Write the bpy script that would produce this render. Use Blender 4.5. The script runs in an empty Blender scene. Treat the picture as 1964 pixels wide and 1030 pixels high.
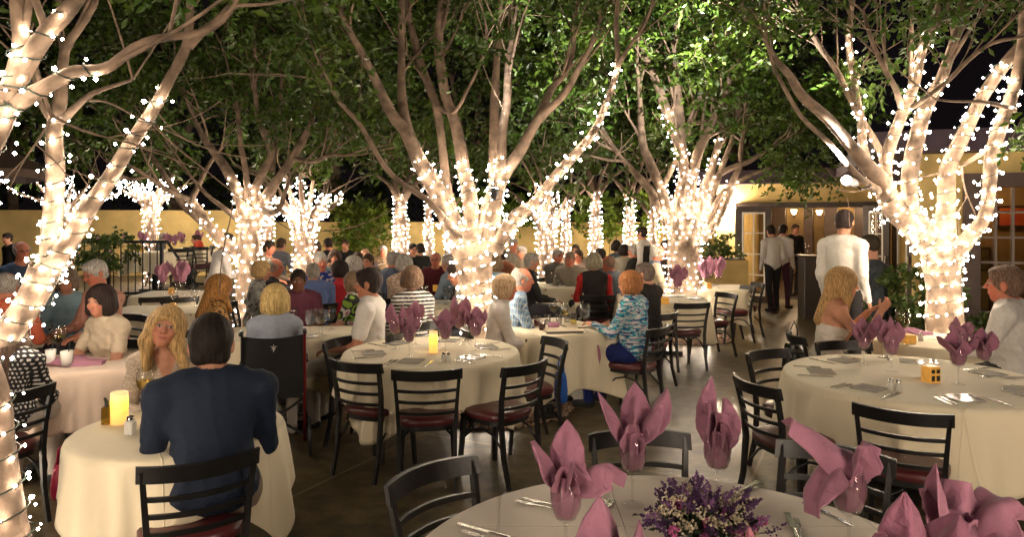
import bpy, bmesh, math, random
import numpy as np
from mathutils import Vector, Matrix
random.seed(7)
RNG = np.random.default_rng(7)
sc = bpy.context.scene

# ------------------------------------------------------------------ camera, world, exposure
F, HZ, CX, CAM = 1331.0, 425.0, 982.0, 1.78      # photo focal length (px), horizon row, centre column, eye height (m)
cd = bpy.data.cameras.new('camera'); co = bpy.data.objects.new('camera', cd); sc.collection.objects.link(co)
cd.sensor_width = 36.0; cd.lens = 36.0 * F / 1964.0
cd.shift_y = -(515.0 - HZ) / 1964.0
cd.clip_start = 0.05; cd.clip_end = 2000
co.location = (0, 0, CAM); co.rotation_euler = (math.radians(90), 0, 0)
sc.camera = co
w = bpy.data.worlds.new("World"); sc.world = w; w.use_nodes = True
bg = w.node_tree.nodes['Background']
bg.inputs[0].default_value = (0.10, 0.075, 0.09, 1); bg.inputs[1].default_value = 0.028
sc.view_settings.view_transform = 'Standard'; sc.view_settings.look = 'None'
sc.view_settings.gamma = 1.0; sc.view_settings.exposure = 0.75
cy = sc.cycles
cy.use_denoising = True
try: cy.denoiser = 'OPENIMAGEDENOISE'
except Exception: pass
cy.max_bounces = 5; cy.diffuse_bounces = 2; cy.glossy_bounces = 3; cy.transmission_bounces = 4
cy.transparent_max_bounces = 24; cy.sample_clamp_indirect = 3.0; cy.caustics_reflective = False; cy.caustics_refractive = False
BULB = 88.0                                       # radiance of the fairy bulbs
WARM = (1.0, 0.825, 0.63)

# ------------------------------------------------------------------ helpers
def D(px, d, z=0.0):                               # point at distance d on the column px
    return Vector(((px - CX) / F * d, d, z))
def DP(px, py, d):                                 # point at distance d seen at px,py
    return Vector(((px - CX) / F * d, d, CAM - (py - HZ) / F * d))
def G(px, py, z=0.0):                              # point of height z seen at px,py
    return D(px, F * (CAM - z) / (py - HZ), z)

def link(o, parent=None):
    sc.collection.objects.link(o)
    if parent is not None: o.parent = parent
    return o
def tag(o, label=None, cat=None, group=None, kind=None):
    if label: o['label'] = label
    if cat: o['category'] = cat
    if group: o['group'] = group
    if kind: o['kind'] = kind
    return o
def thing(name, label, cat, loc=(0, 0, 0), rz=0.0, group=None):
    o = bpy.data.objects.new(name, None); o.empty_display_size = 0.1; link(o)
    o.location = loc; o.rotation_euler = (0, 0, rz)
    return tag(o, label, cat, group)
def clone(root, loc, rz, label=None, group=None):
    r = root.copy(); sc.collection.objects.link(r); r.location = loc; r.rotation_euler = (0, 0, rz)
    if label: r['label'] = label
    if group: r['group'] = group
    for ch in list(root.children):
        c = ch.copy(); sc.collection.objects.link(c); c.parent = r
        for g in list(ch.children):
            e = g.copy(); sc.collection.objects.link(e); e.parent = c
    return r

def npmesh(name, V, Fq, mat, parent=None, smooth=True, cols=None, off=None):
    """V (n,3) array, Fq (m,k) int array of equal-sized faces"""
    V = np.asarray(V, dtype=np.float32); Fq = np.asarray(Fq, dtype=np.int32)
    if off is not None: V = V - np.array(off, dtype=np.float32)
    me = bpy.data.meshes.new(name)
    k = Fq.shape[1]; m = len(Fq)
    me.vertices.add(len(V)); me.vertices.foreach_set('co', V.ravel())
    me.loops.add(m * k); me.loops.foreach_set('vertex_index', Fq.ravel())
    me.polygons.add(m); me.polygons.foreach_set('loop_start', np.arange(0, m * k, k, dtype=np.int32))
    try: me.polygons.foreach_set('loop_total', np.full(m, k, dtype=np.int32))
    except Exception: pass
    if cols is not None:
        a = me.color_attributes.new('Col', 'FLOAT_COLOR', 'POINT')
        c4 = np.ones((len(V), 4), dtype=np.float32); c4[:, :3] = cols
        a.data.foreach_set('color', c4.ravel())
    me.update(calc_edges=True); me.validate()
    if smooth: me.polygons.foreach_set('use_smooth', np.ones(len(me.polygons), dtype=bool))
    me.materials.append(mat)
    return link(bpy.data.objects.new(name, me), parent)

class MB:
    """collects shapes for ONE mesh"""
    def __init__(s): s.v = []; s.f = []
    def add(s, vs, fs):
        n = len(s.v); s.v += [tuple(v) for v in vs]; s.f += [tuple(i + n for i in f) for f in fs]; return s
    def box(s, c, size, rot=None, bev=0.0):
        bm = bmesh.new(); bmesh.ops.create_cube(bm, size=1)
        for v in bm.verts: v.co = Vector((v.co.x * size[0], v.co.y * size[1], v.co.z * size[2]))
        if bev: bmesh.ops.bevel(bm, geom=list(bm.edges), offset=bev, segments=2, affect='EDGES', profile=0.5)
        M = rot.to_4x4() if rot is not None else Matrix()
        vs = [M @ v.co + Vector(c) for v in bm.verts]; bm.verts.index_update()
        fs = [[v.index for v in f.verts] for f in bm.faces]; bm.free()
        return s.add(vs, fs)
    def tube(s, pts, rad, n=8, cap=True, flat=None):
        pts = [Vector(p) for p in pts]
        if not hasattr(rad, '__len__'): rad = [rad] * len(pts)
        vs = []; fs = []; up = None
        for i, p in enumerate(pts):
            t = (pts[min(i + 1, len(pts) - 1)] - pts[max(i - 1, 0)])
            t = t.normalized() if t.length > 1e-9 else Vector((0, 0, 1))
            if up is None:
                a = Vector((0, 1, 0)) if abs(t.y) < 0.9 else Vector((1, 0, 0))
                up = (a - t * a.dot(t)).normalized()
            else:
                up = (up - t * up.dot(t)); up = up.normalized() if up.length > 1e-6 else t.orthogonal().normalized()
            b = t.cross(up)
            for j in range(n):
                a = 2 * math.pi * j / n + (math.pi / n)
                r1 = rad[i]; r2 = rad[i] * (flat if flat else 1)
                vs.append(p + up * math.cos(a) * r1 + b * math.sin(a) * r2)
        for i in range(len(pts) - 1):
            for j in range(n):
                k = (j + 1) % n
                fs.append((i * n + j, i * n + k, (i + 1) * n + k, (i + 1) * n + j))
        if cap:
            fs.append(tuple(range(n - 1, -1, -1))); fs.append(tuple(range((len(pts) - 1) * n, len(pts) * n)))
        return s.add(vs, fs)
    def lathe(s, prof, n=24, c=(0, 0, 0), close=False):
        vs = []; fs = []
        for r, z in prof:
            for j in range(n):
                a = 2 * math.pi * j / n
                vs.append((c[0] + r * math.cos(a), c[1] + r * math.sin(a), c[2] + z))
        for i in range(len(prof) - 1):
            for j in range(n):
                k = (j + 1) % n
                fs.append((i * n + j, i * n + k, (i + 1) * n + k, (i + 1) * n + j))
        if close:
            fs.append(tuple(range(n - 1, -1, -1))); fs.append(tuple(range((len(prof) - 1) * n, len(prof) * n)))
        return s.add(vs, fs)
    def arcbar(s, x0, x1, yend, ymid, z, h, t, n=10, tilt=0.0):
        """flat curved bar across x: used for chair rails and slats"""
        vs = []; fs = []
        for i in range(n + 1):
            u = i / n; x = x0 + (x1 - x0) * u; y = yend + (ymid - yend) * (1 - (2 * u - 1) ** 2)
            for dy, dz in ((-t / 2, -h / 2), (t / 2, -h / 2), (t / 2, h / 2), (-t / 2, h / 2)):
                vs.append((x, y + dy - dz * tilt, z + dz))
        for i in range(n):
            for j in range(4):
                k = (j + 1) % 4
                fs.append((i * 4 + j, (i + 1) * 4 + j, (i + 1) * 4 + k, i * 4 + k))
        fs.append((0, 1, 2, 3)); fs.append((n * 4 + 3, n * 4 + 2, n * 4 + 1, n * 4))
        return s.add(vs, fs)
    def build(s, name, mat, parent=None, smooth=False, angle=None):
        me = bpy.data.meshes.new(name); me.from_pydata(s.v, [], s.f); me.materials.append(mat)
        bm = bmesh.new(); bm.from_mesh(me); bmesh.ops.recalc_face_normals(bm, faces=bm.faces)
        if smooth or angle:
            th = math.radians(angle or 180)
            for f in bm.faces: f.smooth = True
            for e in bm.edges:
                if len(e.link_faces) == 2 and e.calc_face_angle(0) > th: e.smooth = False
        bm.to_mesh(me); bm.free()
        return link(bpy.data.objects.new(name, me), parent)

# ------------------------------------------------------------------ materials
def mat(name, col, rough=0.6, metal=0.0, var=0.0, vscale=8.0, bump=0.0, bscale=60.0, col2=None, spec=None, sheen=0.0,
        attr=False, coat=0.0, sss=0.0, emis=None, estr=0.0, trans=0.0, stretch=None):
    m = bpy.data.materials.new(name); m.use_nodes = True; nt = m.node_tree; b = nt.nodes['Principled BSDF']
    b.inputs['Roughness'].default_value = rough; b.inputs['Metallic'].default_value = metal
    c4 = (*col, 1); b.inputs['Base Color'].default_value = c4
    tc = nt.nodes.new('ShaderNodeTexCoord')
    vec = tc.outputs['Object']
    if stretch:
        mp = nt.nodes.new('ShaderNodeMapping'); mp.inputs['Scale'].default_value = stretch; nt.links.new(vec, mp.inputs[0]); vec = mp.outputs[0]
    src = None
    if attr:
        at = nt.nodes.new('ShaderNodeAttribute'); at.attribute_name = 'Col'; src = at.outputs['Color']
    if var or col2:
        n = nt.nodes.new('ShaderNodeTexNoise'); n.inputs['Scale'].default_value = vscale; n.inputs['Detail'].default_value = 6
        nt.links.new(vec, n.inputs['Vector'])
        r = nt.nodes.new('ShaderNodeValToRGB'); r.color_ramp.elements[0].position = 0.32; r.color_ramp.elements[1].position = 0.68
        if attr:
            r.color_ramp.elements[0].color = (1 - var, 1 - var, 1 - var, 1); r.color_ramp.elements[1].color = (1 + var, 1 + var, 1 + var, 1)
            mx = nt.nodes.new('ShaderNodeMix'); mx.data_type = 'RGBA'; mx.blend_type = 'MULTIPLY'; mx.inputs[0].default_value = 1
            nt.links.new(src, mx.inputs[6]); nt.links.new(r.outputs[0], mx.inputs[7]); src = mx.outputs[2]
        else:
            c2 = col2 if col2 else tuple(max(0, c * (1 - var)) for c in col)
            r.color_ramp.elements[0].color = (*c2, 1); r.color_ramp.elements[1].color = c4 if col2 else (*[min(1, c * (1 + var)) for c in col], 1)
            src = r.outputs[0]
        nt.links.new(n.outputs[0], r.inputs[0])
    if src is not None: nt.links.new(src, b.inputs['Base Color'])
    if bump:
        n2 = nt.nodes.new('ShaderNodeTexNoise'); n2.inputs['Scale'].default_value = bscale; n2.inputs['Detail'].default_value = 4
        nt.links.new(vec, n2.inputs['Vector'])
        bp = nt.nodes.new('ShaderNodeBump'); bp.inputs['Strength'].default_value = bump; bp.inputs['Distance'].default_value = 0.01
        nt.links.new(n2.outputs[0], bp.inputs['Height']); nt.links.new(bp.outputs[0], b.inputs['Normal'])
    if spec is not None: b.inputs['Specular IOR Level'].default_value = spec
    if sheen: b.inputs['Sheen Weight'].default_value = sheen
    if coat: b.inputs['Coat Weight'].default_value = coat; b.inputs['Coat Roughness'].default_value = 0.15
    if trans:
        out = nt.nodes['Material Output']; tl = nt.nodes.new('ShaderNodeBsdfTranslucent'); ms = nt.nodes.new('ShaderNodeMixShader')
        ms.inputs[0].default_value = trans
        if src is not None: nt.links.new(src, tl.inputs[0])
        else: tl.inputs[0].default_value = c4
        nt.links.new(b.outputs[0], ms.inputs[1]); nt.links.new(tl.outputs[0], ms.inputs[2]); nt.links.new(ms.outputs[0], out.inputs[0])
    if emis: b.inputs['Emission Color'].default_value = (*emis, 1); b.inputs['Emission Strength'].default_value = estr
    return m
def emat(name, col, strength, sample='AUTO'):
    m = bpy.data.materials.new(name); m.use_nodes = True; nt = m.node_tree; nt.nodes.clear()
    e = nt.nodes.new('ShaderNodeEmission'); o = nt.nodes.new('ShaderNodeOutputMaterial')
    e.inputs[0].default_value = (*col, 1); e.inputs[1].default_value = strength
    nt.links.new(e.outputs[0], o.inputs[0])
    try: m.cycles.emission_sampling = sample
    except Exception: pass
    return m
def glassmat(name, tint=(1, 1, 1), rough=0.02, refl=1.0, opac=0.0, oc=(0, 0, 0)):
    m = bpy.data.materials.new(name); m.use_nodes = True; nt = m.node_tree; nt.nodes.clear(); o = nt.nodes.new('ShaderNodeOutputMaterial')
    t = nt.nodes.new('ShaderNodeBsdfTransparent'); t.inputs[0].default_value = (*tint, 1)
    g = nt.nodes.new('ShaderNodeBsdfGlossy'); g.inputs['Roughness'].default_value = rough
    ge = nt.nodes.new('ShaderNodeNewGeometry'); dt = nt.nodes.new('ShaderNodeVectorMath'); dt.operation = 'DOT_PRODUCT'
    nt.links.new(ge.outputs['Incoming'], dt.inputs[0]); nt.links.new(ge.outputs['Normal'], dt.inputs[1])
    ab = nt.nodes.new('ShaderNodeMath'); ab.operation = 'ABSOLUTE'; nt.links.new(dt.outputs['Value'], ab.inputs[0])
    iv = nt.nodes.new('ShaderNodeMath'); iv.operation = 'SUBTRACT'; iv.inputs[0].default_value = 1.0; nt.links.new(ab.outputs[0], iv.inputs[1])
    pw = nt.nodes.new('ShaderNodeMath'); pw.operation = 'POWER'; pw.inputs[1].default_value = 4.0; nt.links.new(iv.outputs[0], pw.inputs[0])
    fr = nt.nodes.new('ShaderNodeMath'); fr.operation = 'MULTIPLY_ADD'; fr.inputs[1].default_value = 0.55; fr.inputs[2].default_value = 0.045; nt.links.new(pw.outputs[0], fr.inputs[0])
    mu = nt.nodes.new('ShaderNodeMath'); mu.operation = 'MULTIPLY'; mu.inputs[1].default_value = refl; mu.use_clamp = True
    x = nt.nodes.new('ShaderNodeMixShader')
    nt.links.new(fr.outputs[0], mu.inputs[0]); nt.links.new(mu.outputs[0], x.inputs[0]); nt.links.new(t.outputs[0], x.inputs[1]); nt.links.new(g.outputs[0], x.inputs[2])
    last = x
    if opac:
        df = nt.nodes.new('ShaderNodeBsdfDiffuse'); df.inputs[0].default_value = (*oc, 1)
        x2 = nt.nodes.new('ShaderNodeMixShader'); x2.inputs[0].default_value = opac
        nt.links.new(x.outputs[0], x2.inputs[1]); nt.links.new(df.outputs[0], x2.inputs[2]); last = x2
    nt.links.new(last.outputs[0], o.inputs[0])
    return m

M_BARK = mat('bark', (0.225, 0.158, 0.112), 0.9, var=0.5, vscale=9, bump=1.0, bscale=22)
M_BARKD = mat('bark_dim', (0.20, 0.14, 0.10), 0.9, var=0.3, vscale=10, bump=0.5, bscale=30)
M_WIRE = mat('green_wire', (0.007, 0.018, 0.010), 0.5)
M_BULB = emat('bulb_glow', WARM, BULB)
M_LEAF = mat('leaf', (0.07, 0.13, 0.03), 0.42, attr=True, trans=0.25, spec=0.5)
M_CHAIR = mat('black_paint', (0.0065, 0.006, 0.0065), 0.42, var=0.3, vscale=20, bump=0.05, bscale=150)
M_SEAT = mat('burgundy_vinyl', (0.085, 0.016, 0.018), 0.33, var=0.2, vscale=6, bump=0.12, bscale=120)
M_STEEL = mat('steel', (0.55, 0.53, 0.50), 0.25, metal=1.0)
M_STEELD = mat('steel_leg', (0.25, 0.24, 0.22), 0.4, metal=0.9)
M_PERSON = mat('people', (0.5, 0.4, 0.3), 0.75, attr=True, var=0.06, vscale=35, bump=0.25, bscale=90, spec=0.25)
M_HAIR = mat('hair', (0.3, 0.2, 0.1), 0.65, attr=True, var=0.5, vscale=110, bump=0.5, bscale=170, spec=0.2, stretch=(1, 1, .12))
M_GLASS = glassmat('clear_glass', (0.97, 0.97, 0.97), 0.015, 1.6)
M_WINE = glassmat('white_wine', (0.95, 0.85, 0.45), 0.02, 1.0)
M_RED = glassmat('red_wine', (0.35, 0.02, 0.03), 0.02, 1.0)
M_WATER = glassmat('ice_water', (0.93, 0.93, 0.92), 0.02, 1.2, 0.12, (0.6, 0.6, 0.6))
M_PLATE = glassmat('glass_plate', (0.94, 0.93, 0.9), 0.12, 1.6, 0.35, (0.7, 0.68, 0.62))
M_CHINA = mat('white_china', (0.8, 0.78, 0.74), 0.2)
M_PAPER = mat('menu_card', (0.62, 0.52, 0.38), 0.7, var=0.08, vscale=9)
M_BLACK = mat('black_plastic', (0.015, 0.015, 0.016), 0.4)
M_WHITEP = mat('white_paint', (0.75, 0.72, 0.66), 0.4)
M_WOODD = mat('dark_wood', (0.045, 0.026, 0.018), 0.45, var=0.3, vscale=5, bump=0.1)
M_STUCCO = mat('yellow_stucco', (0.72, 0.53, 0.21), 0.92, var=0.2, vscale=1.6, bump=0.6, bscale=18)
M_PURPLE = mat('purple_fascia', (0.065, 0.04, 0.062), 0.6, var=0.15, vscale=3, bump=0.1)

def wrinkle_cloth(name, col, s1=3.0, s2=60.0, rough=0.85, trans=0.0, st=0.35, crease=0.0):
    m = mat(name, col, rough, sheen=0.2, spec=0.2, trans=0.0)
    nt = m.node_tree; b = nt.nodes['Principled BSDF']; tc = nt.nodes.new('ShaderNodeTexCoord')
    w1 = nt.nodes.new('ShaderNodeTexNoise'); w1.inputs['Scale'].default_value = s1; w1.inputs['Detail'].default_value = 5; w1.inputs['Distortion'].default_value = 0.6
    w2 = nt.nodes.new('ShaderNodeTexNoise'); w2.inputs['Scale'].default_value = s2 * 6; w2.inputs['Detail'].default_value = 1
    nt.links.new(tc.outputs['Object'], w1.inputs['Vector']); nt.links.new(tc.outputs['Object'], w2.inputs['Vector'])
    b1 = nt.nodes.new('ShaderNodeBump'); b1.inputs['Strength'].default_value = st; b1.inputs['Distance'].default_value = 0.02
    b2 = nt.nodes.new('ShaderNodeBump'); b2.inputs['Strength'].default_value = 0.12; b2.inputs['Distance'].default_value = 0.003
    nt.links.new(w1.outputs[0], b1.inputs['Height']); nt.links.new(w2.outputs[0], b2.inputs['Height'])
    nt.links.new(b1.outputs[0], b2.inputs['Normal'])
    if crease:
        br = nt.nodes.new('ShaderNodeTexBrick'); br.offset = 0.0; br.inputs['Scale'].default_value = 1.0; br.inputs['Mortar Size'].default_value = 0.006; br.inputs['Mortar Smooth'].default_value = 1.0
        br.inputs['Brick Width'].default_value = crease; br.inputs['Row Height'].default_value = crease
        for q in ('Color1', 'Color2'): br.inputs[q].default_value = (0, 0, 0, 1)
        br.inputs['Mortar'].default_value = (1, 1, 1, 1); mp = nt.nodes.new('ShaderNodeMapping'); mp.inputs['Location'].default_value = (.13, .07, 0)
        nt.links.new(tc.outputs['Object'], mp.inputs[0]); nt.links.new(mp.outputs[0], br.inputs['Vector'])
        b3 = nt.nodes.new('ShaderNodeBump'); b3.inputs['Strength'].default_value = 0.8; b3.inputs['Distance'].default_value = 0.004
        nt.links.new(br.outputs['Color'], b3.inputs['Height']); nt.links.new(b2.outputs[0], b3.inputs['Normal']); b2 = b3
    nt.links.new(b2.outputs[0], b.inputs['Normal'])
    return m
M_CLOTH = wrinkle_cloth('cream_tablecloth', (0.80, 0.70, 0.51), 3.2, crease=.47, st=.5)
M_CLOTHN = wrinkle_cloth('near_tablecloth', (0.78, 0.68, 0.57), 2.2, st=0.22, crease=.42)
M_NAPK = wrinkle_cloth('mauve_napkin', (0.37, 0.165, 0.245), 14.0, 80, st=0.9)
M_NAPK2 = wrinkle_cloth('plum_napkin', (0.31, 0.125, 0.195), 14.0, 80, st=0.9)
M_NAPKF = wrinkle_cloth('mauve_napkin_far', (0.40, 0.18, 0.255), 9.0, 80, st=0.25)

# candle wax, brighter towards the flame inside it (a lit thing)
def candle_mat():
    m = bpy.data.materials.new('lit_wax'); m.use_nodes = True; nt = m.node_tree; b = nt.nodes['Principled BSDF']
    b.inputs['Base Color'].default_value = (0.75, 0.55, 0.28, 1); b.inputs['Roughness'].default_value = 0.5
    tc = nt.nodes.new('ShaderNodeTexCoord'); sp = nt.nodes.new('ShaderNodeSeparateXYZ'); r = nt.nodes.new('ShaderNodeValToRGB')
    nt.links.new(tc.outputs['Generated'], sp.inputs[0]); nt.links.new(sp.outputs[2], r.inputs[0])
    e = r.color_ramp.elements; e[0].position = 0.0; e[0].color = (0.75, 0.30, 0.07, 1); e[1].position = 1.0; e[1].color = (0.55, 0.32, 0.15, 1)
    x = e.new(0.45); x.color = (0.9, 0.5, 0.06, 1); x = e.new(0.70); x.color = (1.7, 1.3, 0.08, 1); x = e.new(0.84); x.color = (0.9, 0.6, 0.18, 1)
    nt.links.new(r.outputs[0], b.inputs['Emission Color']); b.inputs['Emission Strength'].default_value = 0.85
    return m
M_WAX = candle_mat()
M_AMBER = mat('amber_shade', (.35, .17, .05), .4, var=.3, vscale=20, emis=(1, .45, .05), estr=.22)

# ------------------------------------------------------------------ the ground
def ground_mat():
    m = bpy.data.materials.new('stained_concrete'); m.use_nodes = True; nt = m.node_tree; b = nt.nodes['Principled BSDF']
    tc = nt.nodes.new('ShaderNodeTexCoord')
    def noise(s, d=6, dist=0.0):
        n = nt.nodes.new('ShaderNodeTexNoise'); n.inputs['Scale'].default_value = s; n.inputs['Detail'].default_value = d
        n.inputs['Distortion'].default_value = dist; nt.links.new(tc.outputs['Object'], n.inputs['Vector']); return n
    n1 = noise(0.9, 8, 0.3); n2 = noise(2.2, 4); n3 = noise(55, 3)
    r1 = nt.nodes.new('ShaderNodeValToRGB'); nt.links.new(n1.outputs[0], r1.inputs[0])
    e = r1.color_ramp.elements; e[0].position = 0.3; e[0].color = (0.07, 0.056, 0.030, 1); e[1].position = 0.72; e[1].color = (0.18, 0.14, 0.080, 1)
    r2 = nt.nodes.new('ShaderNodeValToRGB'); n4 = noise(7, 12); nt.links.new(n4.outputs[0], r2.inputs[0])
    e = r2.color_ramp.elements; e[0].position = 0.35; e[0].color = (0.5, 0.5, 0.5, 1); e[1].position = 0.7; e[1].color = (1.4, 1.38, 1.3, 1)
    mx = nt.nodes.new('ShaderNodeMix'); mx.data_type = 'RGBA'; mx.blend_type = 'MULTIPLY'; mx.inputs[0].default_value = 1
    nt.links.new(r1.outputs[0], mx.inputs[6]); nt.links.new(r2.outputs[0], mx.inputs[7])
    # cracks
    vo = nt.nodes.new('ShaderNodeTexVoronoi'); vo.feature = 'DISTANCE_TO_EDGE'; vo.inputs['Scale'].default_value = 0.3
    dn = noise(1.2, 2); va = nt.nodes.new('ShaderNodeVectorMath'); va.operation = 'MULTIPLY_ADD'; va.inputs[1].default_value = (0.5, 0.5, 0.5)
    nt.links.new(dn.outputs['Color'], va.inputs[0]); nt.links.new(tc.outputs['Object'], va.inputs[2]); nt.links.new(va.outputs[0], vo.inputs['Vector'])
    r3 = nt.nodes.new('ShaderNodeValToRGB'); nt.links.new(vo.outputs['Distance'], r3.inputs[0])
    e = r3.color_ramp.elements; e[0].position = 0.0; e[0].color = (0.55, 0.55, 0.55, 1); e[1].position = 0.004; e[1].color = (1, 1, 1, 1)
    m2 = nt.nodes.new('ShaderNodeMix'); m2.data_type = 'RGBA'; m2.blend_type = 'MULTIPLY'; m2.inputs[0].default_value = 1
    nt.links.new(mx.outputs[2], m2.inputs[6]); nt.links.new(r3.outputs[0], m2.inputs[7])
    # saw-cut joints
    mp = nt.nodes.new('ShaderNodeMapping'); mp.inputs['Rotation'].default_value = (0, 0, math.radians(27)); mp.inputs['Location'].default_value = (0.7, 0.35, 0)
    br = nt.nodes.new('ShaderNodeTexBrick'); br.offset = 0.0; br.inputs['Scale'].default_value = 1.0; br.inputs['Mortar Size'].default_value = 0.011
    br.inputs['Brick Width'].default_value = 2.6; br.inputs['Row Height'].default_value = 2.6; br.inputs['Mortar Smooth'].default_value = 0.2
    br.inputs['Color1'].default_value = (0, 0, 0, 1); br.inputs['Color2'].default_value = (0, 0, 0, 1); br.inputs['Mortar'].default_value = (1, 1, 1, 1)
    nt.links.new(tc.outputs['Object'], mp.inputs[0]); nt.links.new(mp.outputs[0], br.inputs['Vector'])
    m3 = nt.nodes.new('ShaderNodeMix'); m3.data_type = 'RGBA'; m3.inputs[7].default_value = (0.24, 0.185, 0.11, 1)
    nt.links.new(br.outputs['Color'], m3.inputs[0]); nt.links.new(mx.outputs[2], m3.inputs[6]); nt.links.new(m3.outputs[2], b.inputs['Base Color'])
    rr = nt.nodes.new('ShaderNodeMapRange'); rr.inputs[1].default_value = 0.3; rr.inputs[2].default_value = 0.7; rr.inputs[3].default_value = 0.22; rr.inputs[4].default_value = 0.5
    b.inputs['Roughness'].default_value = 0.33
    bp = nt.nodes.new('ShaderNodeBump'); bp.inputs['Strength'].default_value = 0.45; bp.inputs['Distance'].default_value = 0.004
    nt.links.new(n3.outputs[0], bp.inputs['Height']); nt.links.new(bp.outputs[0], b.inputs['Normal'])
    return m
g = MB(); g.add([(-60, -20, 0), (60, -20, 0), (60, 90, 0), (-60, 90, 0)], [(0, 1, 2, 3)])
tag(g.build('patio_floor', ground_mat()), kind='structure')

# ------------------------------------------------------------------ walls and building
def wallseg(mb, p0, p1, z0, z1, t=0.2):
    p0 = Vector((p0[0], p0[1], 0)); p1 = Vector((p1[0], p1[1], 0)); u = (p1 - p0).normalized(); n = Vector((-u.y, u.x, 0))
    a, b, c, e = p0, p1, p1 + n * t, p0 + n * t
    vs = [(q.x, q.y, z) for z in (z0, z1) for q in (a, b, c, e)]
    return mb.add(vs, [(0, 3, 2, 1), (4, 5, 6, 7), (0, 1, 5, 4), (1, 2, 6, 5), (2, 3, 7, 6), (3, 0, 4, 7)])

def garden_wall(p0, p1, h, label, joints=True):
    t = thing('garden_wall', label, 'wall', (p0[0], p0[1], 0))
    o = Vector((p0[0], p0[1], 0))
    q0 = Vector((0, 0, 0)); q1 = Vector((p1[0], p1[1], 0)) - o
    m = MB(); wallseg(m, q0, q1, 0, h, 0.2); m.build('wall_face', M_STUCCO, t)
    u = (q1 - q0).normalized(); n = Vector((-u.y, u.x, 0))
    m = MB(); wallseg(m, q0 - n * 0.02 - u * 0.02, q1 - n * 0.02 + u * 0.02, h, h + 0.05, 0.24); m.build('coping', M_STUCCO, t)
    return t
zl = CAM + 18 / F * 17.0
garden_wall(D(-500, 16.0), D(478, 17.5), zl, 'tall yellow stucco garden wall behind the left trees and shrub')
garden_wall(D(482, 18.6), D(1395, 19.0), 1.72, 'low yellow stucco garden wall behind the central diners, under green vines')

# restaurant building : wall with the folding doors, then the window block on the right
A = D(1375, 16.8); Bq = D(1758, 14.9)
bl = thing('restaurant_building', 'yellow restaurant building with purple roof edge, open folding doors and a tall window', 'building', (A.x, A.y, 0))
o = Vector((A.x, A.y, 0))
def onA(px):                                       # point of the door wall seen in column px
    dx, dy = Bq.x - A.x, Bq.y - A.y; k = (px - CX) / F
    s = (k * A.y - A.x) / (dx - k * dy); return Vector((A.x + dx * s, A.y + dy * s, 0))
uA = (Vector((Bq.x, Bq.y, 0)) - o).normalized(); nA = Vector((-uA.y, uA.x, 0))
m = MB()
wallseg(m, Vector((0, 0, 0)), onA(1411) - o, 0, 2.22, 0.25)
wallseg(m, Vector((0, 0, 0)), Vector((Bq.x, Bq.y, 0)) - o, 2.223, 2.66, 0.25)
wallseg(m, onA(1702) - o, Vector((Bq.x, Bq.y, 0)) - o, 0, 2.22, 0.25)
# left return wall
lw = Vector((0, 0, 0)) + nA * 6
wallseg(m, lw, Vector((-0.003, -0.003, 0)), 0, 2.66, 0.25)
m.build('wall', M_STUCCO, bl)
C0 = D(1755, 9.8); C1 = D(2250, 8.8)
uC = (Vector((C1.x, C1.y, 0)) - Vector((C0.x, C0.y, 0))).normalized(); nC = Vector((-uC.y, uC.x, 0))
def onC(px):
    dx, dy = C1.x - C0.x, C1.y - C0.y; k = (px - CX) / F
    s = (k * C0.y - C0.x) / (dx - k * dy); return Vector((C0.x + dx * s, C0.y + dy * s, 0))
m = MB()
ZT = 2.73; ZW = 2.44
wallseg(m, C0 - o, onC(1846) - o, 0, ZW, 0.25)
wallseg(m, C0 - o, C1 - o, ZW + .002, ZT, 0.25)
wallseg(m, onC(2010) - o, C1 - o, 0, ZW, 0.25)
m.build('wall', M_STUCCO, bl)
m = MB(); wallseg(m, Vector((Bq.x, Bq.y, 0)) - o + uA * .3 + nA * .3, Vector((C0.x, C0.y, 0)) - o + nC * 0.26 + uC * .3, 0, 2.9, 0.2)
m.build('side_wall', M_STUCCO, bl)
# fascias and roofs
m = MB(); wallseg(m, -nA * 0.35 - uA * 0.4, Vector((Bq.x, Bq.y, 0)) - o - nA * 0.35 + uA * 1.2, 2.663, 2.98, 6.5); m.build('roof', M_PURPLE, bl)
m = MB(); wallseg(m, Vector((C0.x, C0.y, 0)) - o - nC * 0.35 - uC * 0.55, Vector((C1.x, C1.y, 0)) - o - nC * 0.35, ZT + .003, ZT + 0.30, 6.5); m.build('roof', M_PURPLE, bl)
# interior room seen through the doors
M_INW = mat('interior_wall', (0.26, 0.17, 0.07), 0.8, var=0.2, vscale=2)
M_INF = mat('interior_floor', (0.06, 0.035, 0.02), 0.3)
m = MB()
q = onA(1420) - o
Lw = (onA(1700) - onA(1420)).length
def room(u, v, z): return q + uA * u + nA * v + Vector((0, 0, z))
def quad(mb, a, b, c, d_): mb.add([a, b, c, d_], [(0, 1, 2, 3)])
m = MB(); m.box(room(Lw / 2, 5.6, 1.35), (Lw + 3, 0.1, 2.7), Matrix.Rotation(math.atan2(uA.y, uA.x), 3, 'Z')); m.build('interior_wall', M_INW, bl)
m = MB(); quad(m, room(-1.5, .26, 2.61), room(Lw + 1.5, .26, 2.61), room(Lw + 1.5, 5.5, 2.61), room(-1.5, 5.5, 2.61)); m.build('ceiling', mat('ceiling_paint', (0.45, 0.36, 0.25), 0.8), bl)
m = MB(); quad(m, room(-1.5, .06, .006), room(Lw + 1.5, .06, .006), room(Lw + 1.5, 5.5, .006), room(-1.5, 5.5, .006)); m.build('interior_floor', M_INF, bl)
R_A = Matrix.Rotation(math.atan2(uA.y, uA.x), 3, 'Z')
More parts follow.
